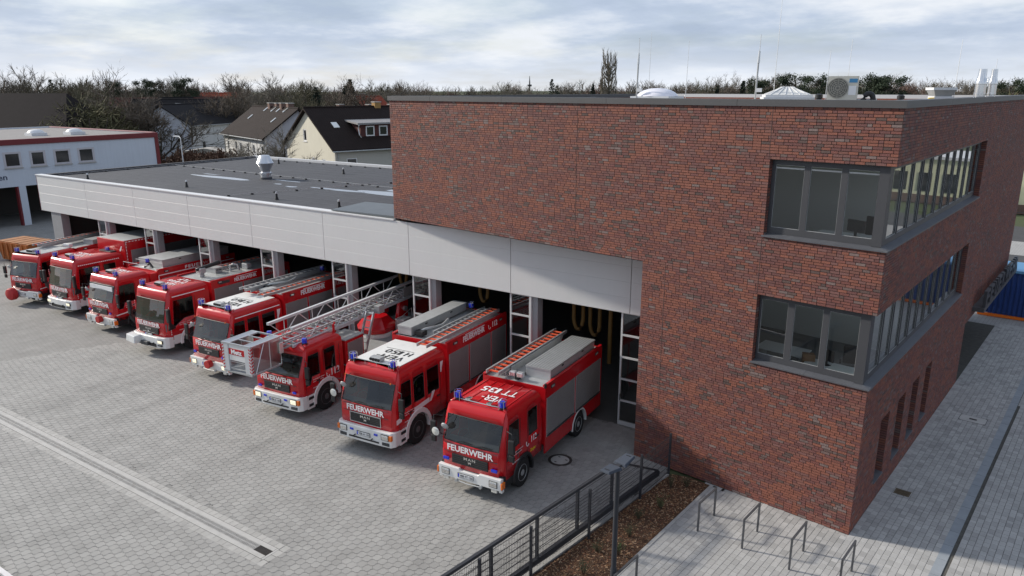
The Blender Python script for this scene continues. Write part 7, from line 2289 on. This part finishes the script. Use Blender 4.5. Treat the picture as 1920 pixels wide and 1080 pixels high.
house('pale_house', 'white rendered house across the car park, mirrored in the side windows', (40, 58, 0), pi / 2, 16, 10, 5.5, 9.0, W_WHT, W_WHT, R_DARK, wins=[('N', x, 3.2, 1.1, 1.4) for x in (2.5, 6, 9.5, 13)])
# street with parked cars
q = [V2(372, 165), V2(432, 165), V2(422, 330), V2(384, 330)]
struct(MB().add([(v.x, v.y, -.02) for v in q], [(0, 1, 2, 3)]).build('street', mat('street_asphalt', (0.12, 0.12, 0.125), .9, var=.15, vscale=.4)))
def car(u, D, col, lab, ang=None):
    p = V2(u, D)
    t = thing('parked_car', lab, 'car', (p.x, p.y, 0), AZ + .25 if ang is None else ang, 'cars parked along the far street')
    m = mat('car_' + lab.split()[0] + str(u), col, .3, coat=.5)
    bevel(MB().prism([(-2.1, .3), (2.1, .3), (2.15, .75), (1.4, .85), (.75, 1.38), (-1.2, 1.42), (-1.9, .95), (-2.15, .8)], 'x', -.85, .85).build('car_body', m, t), .06)
    MB().prism([(1.28, .9), (.74, 1.32), (-1.15, 1.36), (-1.7, .95)], 'x', -.86, .86).build('windows', W_GLASS, t)
    for x in (-.8, .8):
        for y in (-1.3, 1.3):
            MB().lathe([(.31, -.1), (.31, .1), (0, .1)], 12, axis='x').build('wheel', M_RUB, t, loc=(x, y, .31))
        MB().box(x * .75 - .15, x * .75 + .15, -2.16, -2.08, .6, .75).build('headlight', M_LAMP, t)
for a in [(390, 196, (.22, .25, .28), 'grey car nearest on the left of the far street'), (396, 222, (.45, .46, .48), 'silver car on the left of the far street'), (403, 230, (.25, .07, .03), 'reddish car in the middle of the far street'), (399, 245, (.10, .16, .24), 'blue car behind the silver one on the far street'), (412, 225, (.55, .55, .56), 'white car on the right of the far street'), (409, 172, (.6, .6, .6), 'white car low on the right of the far street'), (408, 262, (.05, .05, .05), 'black car farthest along the street')]:
    car(*a)
# small shed roof by the hedge
p = V2(372, 120)
sh_ = thing('garden_shed', 'low shed with reddish wall and pale roof edge behind the hedge', 'shed', tuple(p), AZ)
MB().box(-4, 4, 0, 4, 0, 2.4).build('wall', mat('shed_brown', (0.11, 0.045, 0.03), .9, var=.2), sh_)
MB().hexa([(-4.5, -.4, 2.4), (4.5, -.4, 2.4), (4.5, 4.4, 2.4), (-4.5, 4.4, 2.4)], [(-4.5, -.4, 2.55), (0, -.4, 3.2), (0, 4.4, 3.2), (-4.5, 4.4, 2.55)]).build('roof', W_GRY, sh_)

# ================================================================== TREES
M_BARKT = mat('tree_bark', (0.085, 0.070, 0.055), .95, var=.25, vscale=3)
def hazed_twig_mat(name, col):  # twig tones are lightened to stand in for haze
    return mat(name, col, .95, var=.3, vscale=.35)
T_BROWN = hazed_twig_mat('twigs_brown', (0.135, 0.110, 0.086))
T_OLIVE = hazed_twig_mat('twigs_olive', (0.112, 0.102, 0.064))
T_RUSSET = hazed_twig_mat('twigs_russet', (0.15, 0.095, 0.075))
T_GREY = hazed_twig_mat('twigs_grey', (0.17, 0.15, 0.12))
T_DARK = hazed_twig_mat('twigs_dark', (0.088, 0.076, 0.058))
T_PINE = mat('pine_needles', (0.022, 0.036, 0.016), .85, var=.35, vscale=.5)
T_SPRUCE = mat('spruce_needles', (0.018, 0.028, 0.016), .85, var=.3, vscale=.5)
T_BUSH = mat('bush_twigs', (0.095, 0.088, 0.042), .95, var=.35, vscale=.4)
T_HEDGE = mat('hedge_leaves', (0.075, 0.038, 0.022), .95, var=.4, vscale=.6)
R_ = random.Random(21)
def rvec(k=1.0):
    return Vector((R_.uniform(-1, 1), R_.uniform(-1, 1), R_.uniform(-1, 1))) * k
def ribbon(m_, a, b, w0, w1):
    d = (b - a)
    s_ = d.cross(rvec()).normalized()
    m_.add([a - s_ * w0 / 2, a + s_ * w0 / 2, b + s_ * w1 / 2, b - s_ * w1 / 2], [(0, 1, 2, 3)])
def bare_tree(seed, spread=.55, levels=(7, 5, 5, 6), trunk=.34, up=.35, round_=1.0, twig=.013):
    """unit-height bare tree; returns trunk MB and crown MB"""
    R_.seed(seed)
    T, C = MB(), MB()
    lean = Vector((R_.uniform(-.03, .03), R_.uniform(-.03, .03), 0))
    top = Vector((0, 0, trunk)) + lean
    T.tube([Vector((0, 0, -.01)), top * .5, top], [.026, .020, .017], 6)
    def grow(p, d, L, r, lv):
        d = (d + rvec(.18)).normalized()
        q = p + d * L * .55
        d2 = (d + rvec(.22) + Vector((0, 0, up * .35))).normalized()
        e = q + d2 * L * .45
        if lv <= 1:
            T.tube([p, q, e], [r, r * .75, r * .5], 4, caps=False)
        elif lv == 2:
            C.tube([p, q, e], [r, r * .7, r * .4], 3, caps=False)
        else:
            ribbon(C, p, q, r * 2.5, r * 2.0); ribbon(C, q, e, r * 2.0, r * 1.2)
        if lv >= len(levels) - 1:
            return
        n = levels[lv + 1]
        for k in range(n):
            f = R_.uniform(.35, 1.0) if lv else R_.uniform(.3, 1.0)
            s = p + (q - p) * (f / .55) if f < .55 else q + (e - q) * ((f - .55) / .45)
            dd = (d2 + rvec(.75 * round_) + Vector((0, 0, .12))).normalized()
            grow(s, dd, L * R_.uniform(.48, .74), r * .56, lv + 1)
    n = levels[0]
    for k in range(n):
        a = 2 * pi * k / n + R_.uniform(-.4, .4)
        tilt = R_.uniform(.25, spread)
        d = Vector((cos(a) * tilt, sin(a) * tilt, 1 - tilt * .55)).normalized()
        st = Vector((0, 0, R_.uniform(.55, 1.0) * trunk))
        grow(st, d, R_.uniform(.30, .42), .0125, 1 if False else 0)
    grow(top, Vector((0, 0, 1)), .40, .013, 0)
    zm = max(v[2] for v in C.v)
    k = 1.0 / zm
    T.v = [(x * k, y * k, z * k) for x, y, z in T.v]; C.v = [(x * k, y * k, z * k) for x, y, z in C.v]
    return T, C
def poplar(seed):
    R_.seed(seed); T, C = MB(), MB()
    T.tube([Vector((0, 0, 0)), Vector((0, 0, .5)), Vector((0, 0, .95))], [.02, .012, .003], 5)
    for k in range(220):
        z = R_.uniform(.08, .88); a = R_.uniform(0, 2 * pi); rr = .125 * min(1, (z + .15) * 1.6) * (1.08 - z * .55)
        p = Vector((0, 0, z)); q = p + Vector((cos(a) * rr, sin(a) * rr, R_.uniform(.07, .12))); e = q + Vector((cos(a) * .01, sin(a) * .01, R_.uniform(.07, .14)))
        C.tube([p, q, e], [.005, .004, .002], 3, caps=False)
        for j in range(7):
            s = q + (e - q) * R_.random(); ribbon(C, s, s + Vector((R_.uniform(-.02, .02), R_.uniform(-.02, .02), R_.uniform(.03, .07))), .004, .0018)
    return T, C
def spruce(seed):
    R_.seed(seed); T, C = MB(), MB()
    T.tube([Vector((0, 0, 0)), Vector((0, 0, .98))], [.018, .002], 5)
    z = .08
    while z < .98:
        rad_ = .20 * (1 - z) ** .8 + .012
        n = 11
        for k in range(n):
            a = R_.uniform(0, 2 * pi); L_ = rad_ * R_.uniform(.7, 1.1)
            b = Vector((cos(a), sin(a), 0)); e = Vector((0, 0, z)) + b * L_ + Vector((0, 0, -.25 * L_))
            for j in range(7):
                f = R_.uniform(.15, 1.0); p = Vector((0, 0, z)) + (e - Vector((0, 0, z))) * f
                s = Vector((-b.y, b.x, 0)) * R_.uniform(-1, 1) * L_ * .4 * (1.1 - f) + Vector((0, 0, R_.uniform(-.03, .01)))
                w_ = b * .012
                C.add([p - w_, p + w_, p + s + w_ * .3, p + s - w_ * .6], [(0, 1, 2, 3)])
        z += .028
    return T, C
def pine(seed, low=.25):
    R_.seed(seed); T, C = MB(), MB()
    T.tube([Vector((0, 0, 0)), Vector((.02, 0, .5)), Vector((0, .02, .9))], [.022, .016, .006], 6)
    for k in range(60):
        z = R_.uniform(low, .95); a = R_.uniform(0, 2 * pi); L_ = (.27 * (1 - abs(z - .55) * 1.1)) * R_.uniform(.6, 1.1)
        e = Vector((cos(a) * L_, sin(a) * L_, z + R_.uniform(.0, .07)))
        T.tube([Vector((0, 0, z - .04)), e], [.006, .002], 3, caps=False)
        for j in range(110):
            c_ = e * 1.0 + Vector((R_.gauss(0, .034), R_.gauss(0, .034), R_.gauss(0, .020)))
            d = rvec().normalized() * .014; s = d.cross(rvec()).normalized() * .005
            C.add([c_ - s, c_ + s, c_ + d + s, c_ + d - s], [(0, 1, 2, 3)])
    return T, C
def bush(seed, n=2600, w=.009):
    R_.seed(seed); T, C = MB(), MB()
    for k in range(9):
        a = R_.uniform(0, 2 * pi)
        T.tube([Vector((0, 0, 0)), Vector((cos(a) * .2, sin(a) * .2, .4)), Vector((cos(a) * .33, sin(a) * .33, .75))], [.015, .01, .003], 4)
    for k in range(n):
        a = R_.uniform(0, 2 * pi); r_ = math.sqrt(R_.random()) * .5; z = R_.random() ** .7 * math.sqrt(max(0.02, 1 - (r_ / .54) ** 2)) * (.88 + .2 * noise.noise(Vector((cos(a) * 2 + seed, sin(a) * 2, r_ * 4))))
        p = Vector((cos(a) * r_, sin(a) * r_, max(.01, z)))
        ribbon(C, p, p + Vector((cos(a) * .012, sin(a) * .012, .03)) + rvec(.05), w, w * .3)
    return T, C
PROTO = {}
def proto(key, tc_, tmat, cmat):
    T, C = tc_
    def mk(n, m_, mm):
        me = bpy.data.meshes.new(n); me.from_pydata([tuple(v) for v in m_.v], [], m_.f); me.materials.append(mm); me.update(); return me
    PROTO[key] = (mk('trunk', T, tmat), mk('crown', C, cmat))
proto('oak', bare_tree(3, .8, (7, 5, 5, 4, 4)), M_BARKT, T_BROWN)
proto('oak2', bare_tree(8, .85, (7, 5, 5, 4, 5), trunk=.28), M_BARKT, T_OLIVE)
proto('round', bare_tree(14, .75, (7, 5, 5, 4, 4), trunk=.3, round_=.9), M_BARKT, T_GREY)
proto('russet', bare_tree(19, .6, (7, 5, 5, 4, 4), trunk=.25), M_BARKT, T_RUSSET)
proto('dark', bare_tree(25, .8, (7, 5, 5, 4, 4), trunk=.3), M_BARKT, T_DARK)
proto('tall', bare_tree(31, .42, (7, 5, 4, 4, 4), trunk=.38), M_BARKT, T_BROWN)
proto('thin', bare_tree(37, .5, (6, 5, 4, 4, 3), trunk=.35), M_BARKT, T_GREY)
proto('poplar', poplar(5), M_BARKT, T_GREY)
proto('spruce', spruce(6), M_BARKT, T_SPRUCE)
proto('pine', pine(7), M_BARKT, T_PINE)
proto('pine2', pine(9, .5), M_BARKT, T_PINE)
proto('bush', bush(11, 6500, .010), M_BARKT, T_BUSH)
proto('hedge', bush(12, 3000, .035), M_BARKT, T_HEDGE)
def z_at(u, D, v):
    """height above ground that shows at row v at range D"""
    a = math.atan((u - 960) / math.hypot(F_PX, 373.0))
    up = (540 - v) / F_PX
    # direction of the pixel ray
    f_ = cos(PITCH) + up * sin(PITCH); z_ = -sin(PITCH) + up * cos(PITCH)
    return CAM.z + D * cos(a) * z_ / f_
def tree(kind, u, D, vtop, lab, wide=1.0, cat='tree', name='bare_tree', group=None, h=None):
    p = V2(u, D)
    H_ = h or z_at(u, D, vtop) + (.8 if name == 'bare_tree' else 0)
    t = thing(name, lab, cat, (p.x, p.y, 0), R_.uniform(0, 6.28), group)
    tr, cr = PROTO[kind]
    for n, me in (('trunk', tr), ('crown', cr)):
        o = link(n, me, t); o.scale = (H_ * wide, H_ * wide, H_)
        if n == 'crown': stuff(o)
    return t
R_.seed(99)
G1 = 'trees beyond the hall'
TREES = [
 ('oak', 48, 150, 128, 'wide bare tree standing tallest behind the black hipped roof', 1.15, 'bare_tree'),
 ('dark', -5, 140, 150, 'dark bare tree at the left edge behind the black hipped roof', 1.1, 'bare_tree'),
 ('dark', 18, 172, 140, 'bare tree between the left edge and the wide tree over the hipped roof', 1.1, 'bare_tree'),
 ('oak2', 92, 150, 150, 'olive bare tree above the right end of the hipped roof ridge', 1.1, 'bare_tree'),
 ('oak2', 125, 120, 148, 'olive bare tree standing in the gap right of the black hipped roof', 1.0, 'bare_tree'),
 ('oak2', 155, 135, 142, 'dense olive bare tree above the right roof light dome', 1.15, 'bare_tree'),
 ('bush', 150, 108, 176, 'greenish shrub mass right of the black hipped roof', 1.3, 'shrub'),
 ('bush', 182, 112, 180, 'tall olive shrub left of the big street tree', 1.2, 'shrub'),
 ('oak2', 185, 170, 148, 'bare tree left of the big street tree crown', 1.0, 'bare_tree'),
 ('tall', 242, 112, 122, 'big bare street tree rising right of the white building roof', 1.25, 'bare_tree'),
 ('dark', 285, 112, 205, 'low spreading bare tree in front of the large white gable', 1.7, 'bare_tree'),
 ('pine', 268, 230, 149, 'dark pine behind the big street tree', .9, 'pine_tree'),
 ('pine', 290, 240, 151, 'dark pine right of the big street tree', .9, 'pine_tree'),
 ('pine', 212, 235, 152, 'dark pine left of the big street tree', .9, 'pine_tree'),
 ('round', 335, 230, 138, 'rounded grey bare tree above the black roofed houses', .95, 'bare_tree'),
 ('pine2', 345, 225, 147, 'pine beside the rounded grey tree', .9, 'pine_tree'),
 ('oak', 308, 235, 150, 'brownish bare tree left of the rounded grey tree', 1.1, 'bare_tree'),
 ('russet', 366, 240, 151, 'reddish bare tree above the red roof on the far street', 1.1, 'bare_tree'),
 ('oak', 432, 140, 143, 'spreading bare tree left of the long white house', 1.25, 'bare_tree'),
 ('bush', 365, 150, 222, 'yellowish green shrub by the street', 1.3, 'shrub'),
 ('oak2', 418, 165, 172, 'lower bare tree beside the far street', 1.1, 'bare_tree'),
 ('thin', 478, 190, 153, 'thin bare tree above the chimneys of the white house', 1.0, 'bare_tree'),
 ('round', 517, 165, 139, 'domed bare tree above the white house ridge', 1.15, 'bare_tree'),
 ('oak2', 562, 158, 152, 'olive bare tree above the cream house gable', 1.25, 'bare_tree'),
 ('oak2', 538, 170, 158, 'olive bare tree between domed tree and cream gable', 1.0, 'bare_tree'),
 ('spruce', 592, 190, 161, 'rounded dark evergreen right of the cream gable ridge', 1.5, 'spruce_tree'),
 ('tall', 632, 160, 140, 'tall bare tree above the yellowish chimney', 1.15, 'bare_tree'),
 ('spruce', 657, 170, 146, 'pointed spruce between two bare trees behind the cream house', 1.3, 'spruce_tree'),
 ('spruce', 648, 165, 158, 'lower spruce in front of the pointed one', 1.4, 'spruce_tree'),
 ('tall', 674, 165, 142, 'bare tree right of the pointed spruce', 1.2, 'bare_tree'),
 ('thin', 700, 230, 158, 'thin bare tree left of the brick wall top', 1.0, 'bare_tree'),
 ('spruce', 716, 240, 164, 'small spruce by the brick wall top corner', 1.2, 'spruce_tree'),
 ('thin', 742, 240, 152, 'grey bare tree over the left end of the brick coping', 1.0, 'bare_tree'),
 ('thin', 780, 230, 151, 'birch-like bare tree over the brick coping', .9, 'bare_tree'),
 ('russet', 801, 235, 155, 'second birch-like bare tree over the brick coping', .8, 'bare_tree'),
 ('thin', 938, 250, 155, 'slim pale bare tree above the middle of the coping', .7, 'bare_tree'),
 ('thin', 993, 230, 153, 'bare tree behind the far radio mast', 1.2, 'bare_tree'),
 ('round', 1060, 230, 161, 'low rounded bare tree left of the lone spruce', 1.4, 'bare_tree'),
 ('spruce', 1112, 150, 155, 'lone dark spruce above the coping left of the poplar', 1.0, 'spruce_tree'),
 ('poplar', 1141, 200, 108, 'tall slim poplar standing out above the horizon', 1.0, 'poplar_tree'),
 ('round', 1222, 140, 158, 'grey bare tree behind the round skylight', 1.3, 'bare_tree'),
 ('oak', 1300, 150, 157, 'brown bare tree right of the round skylight', 1.5, 'bare_tree'),
 ('oak2', 1330, 150, 155, 'olive bare tree left of the small spruces', 1.3, 'bare_tree'),
 ('spruce', 1345, 120, 158, 'small spruce between the two antenna masts', 1.0, 'spruce_tree'),
 ('tall', 1377, 135, 132, 'pale bare tree left of the right antenna mast', 1.1, 'bare_tree'),
 ('spruce', 1393, 118, 149, 'slim spruce left of the right antenna mast', .9, 'spruce_tree'),
 ('pine', 1423, 112, 148, 'dark conifer behind the right antenna mast', 1.0, 'pine_tree'),
 ('oak', 1460, 130, 140, 'brown bare tree behind the pyramid skylight', 1.3, 'bare_tree'),
 ('pine', 1488, 112, 139, 'dark pine above the pyramid skylight', 1.15, 'pine_tree'),
 ('oak2', 1512, 130, 140, 'bare tree between the pine and the air conditioning unit', 1.1, 'bare_tree'),
 ('pine', 1528, 105, 141, 'narrow dark conifer left of the air conditioning unit', .8, 'pine_tree'),
 ('oak', 1575, 135, 146, 'bare tree behind the air conditioning unit', 1.0, 'bare_tree'),
 ('pine', 1622, 120, 145, 'dark pine right of the air conditioning unit', 1.1, 'pine_tree'),
 ('pine', 1645, 118, 140, 'tallest dark pine right of the air conditioning unit', 1.0, 'pine_tree'),
 ('pine2', 1672, 115, 145, 'leaning pine with open crown above the gooseneck pipe', 1.0, 'pine_tree'),
 ('russet', 1706, 115, 140, 'reddish grey bare tree above the small vent pipe', 1.1, 'bare_tree'),
 ('hedge', 1665, 90, 174, 'rust coloured shrub behind the gooseneck pipe', 1.4, 'shrub'),
 ('round', 1738, 120, 148, 'grey bare tree left of the box ventilator', .9, 'bare_tree'),
 ('round', 1770, 125, 148, 'grey bare tree behind the box ventilator', 1.1, 'bare_tree'),
 ('round', 1812, 125, 154, 'bare tree between box ventilator and steel flues', 1.2, 'bare_tree'),
 ('pine', 1898, 100, 150, 'dark bushy evergreen at the right edge above the coping', 1.0, 'pine_tree'),
 ('bush', 1875, 110, 172, 'low pale shrub right of the steel flues', 1.4, 'shrub'),
 ('thin', 455, 82, 258, 'small bare tree in front of the long white house', 1.3, 'bare_tree'),
 ('round', 519, 78, 244, 'bare garden tree between white house and cream house', 1.2, 'bare_tree'),
]
for (k, u, D, v, lab, wd, nm) in TREES:
    if u > 730 and k not in ('poplar', 'hedge', 'bush') and D < 200:
        D *= 1.75 if k in ('oak', 'oak2', 'round', 'tall', 'russet', 'thin') else 1.5
    tree(k, u, D, v, lab, wd, 'shrub' if nm == 'shrub' else 'tree', nm, G1)
for i, u in enumerate((318, 334, 352, 370, 388, 405, 418)):
    tree('hedge', u, 92 + (i % 3) * 3, 275, ['first', 'second', 'third', 'fourth', 'fifth', 'sixth', 'seventh'][i] + ' russet hedge shrub from the left behind the hall roof', 1.1, 'shrub', 'hedge_shrub', 'russet hedge behind the hall')
# far radio mast
p = V2(993, 420)
rm = thing('radio_mast', 'thin far radio mast above the treeline', 'mast', tuple(p))
MB().tube([(0, 0, 0), (0, 0, 15), (0, 0, 18.5)], [.5, .4, .12], 6).build('shaft', M_DGREY, rm)
MB().lathe([(1.2, 13), (1.2, 14), (0, 14)], 8).build('antenna_ring', M_DGREY, rm)
for (u, v, lab) in ((1086, 152, 'left far wind turbine on the horizon'), (1122, 155, 'right far wind turbine on the horizon')):
    p = V2(u, 1500); hh = z_at(u, 1500, v + 5)
    wt = thing('wind_turbine', lab, 'wind turbine', tuple(p), AZ, 'wind turbines on the horizon')
    MB().tube([(0, 0, 0), (0, 0, hh)], [1.6, .9], 8).build('tower', M_GWHITE, wt)
    for k in range(3):
        a = .5 + k * 2 * pi / 3
        MB().tube([(0, -2, hh), (9 * cos(a), -2, hh + 9 * sin(a))], [.7, .2], 4).build('blade', M_GWHITE, wt)
# far wood: one mass
vs, fs, mi = [], [], []
MS = [T_BROWN, T_OLIVE, T_DARK, T_SPRUCE, T_RUSSET]
R_.seed(5)
low = []
for s_ in range(4):
    T, C = bare_tree(50 + s_, .9, (8, 6, 5, 4), trunk=.22, twig=.02)
    m_ = MB(); m_.v = T.v + C.v; m_.f = T.f + [tuple(i + len(T.v) for i in f) for f in C.f]
    low.append(m_)
T, C = spruce(70); sp_low = MB(); sp_low.v = C.v[::1]; sp_low.f = C.f[::2]
T, C = bush(71, 900, .05); bu_low = MB(); bu_low.v = C.v; bu_low.f = C.f
def plant(m_, x, y, h, wd, mat_i):
    a = R_.uniform(0, 6.28); ca_, sa_ = cos(a), sin(a); o_ = len(vs)
    vs.extend([((vx * ca_ - vy * sa_) * h * wd + x, (vx * sa_ + vy * ca_) * h * wd + y, vz * h) for vx, vy, vz in m_.v])
    fs.extend([tuple(i + o_ for i in f) for f in m_.f]); mi.extend([mat_i] * len(m_.f))
for k in range(190):
    u = -120 + k * 11.4 + R_.uniform(-8, 8); D = R_.uniform(255, 340)
    p = V2(u, D)
    base = 13.8 if u < 740 else (13.3 if u < 1180 else 14.6)
    h = base + R_.uniform(-2.2, 2.6)
    if 395 < u < 420: h = 9
    r_ = R_.random()
    if r_ < .10: plant(sp_low, p.x, p.y, h, 1.2, 3)
    else: plant(R_.choice(low), p.x, p.y, h, 1.15, R_.choice((0, 0, 1, 1, 2, 4)))
for k in range(230):
    u = -120 + k * 9.2 + R_.uniform(-8, 8); D = R_.uniform(200, 330)
    if 372 < u < 425 and D < 300: continue
    p = V2(u, D)
    plant(bu_low, p.x, p.y, R_.uniform(6.0, 9.0), 1.4, R_.choice((1, 2, 0)))
for k in range(46):
    u = -20 + k * 9 + R_.uniform(-6, 6); D = R_.uniform(125, 190)
    if 225 < u < 430: continue
    p = V2(u, D); plant(bu_low, p.x, p.y, R_.uniform(4.0, 7.5), 1.3, R_.choice((1, 2, 1)))
me = bpy.data.meshes.new('far_wood'); me.from_pydata(vs, [], fs)
for m_ in MS: me.materials.append(m_)
me.polygons.foreach_set('material_index', mi); me.update()
o = stuff(link('far_wood', me)); o['label'] = 'far belt of bare winter woodland along the horizon'; o['category'] = 'woodland'
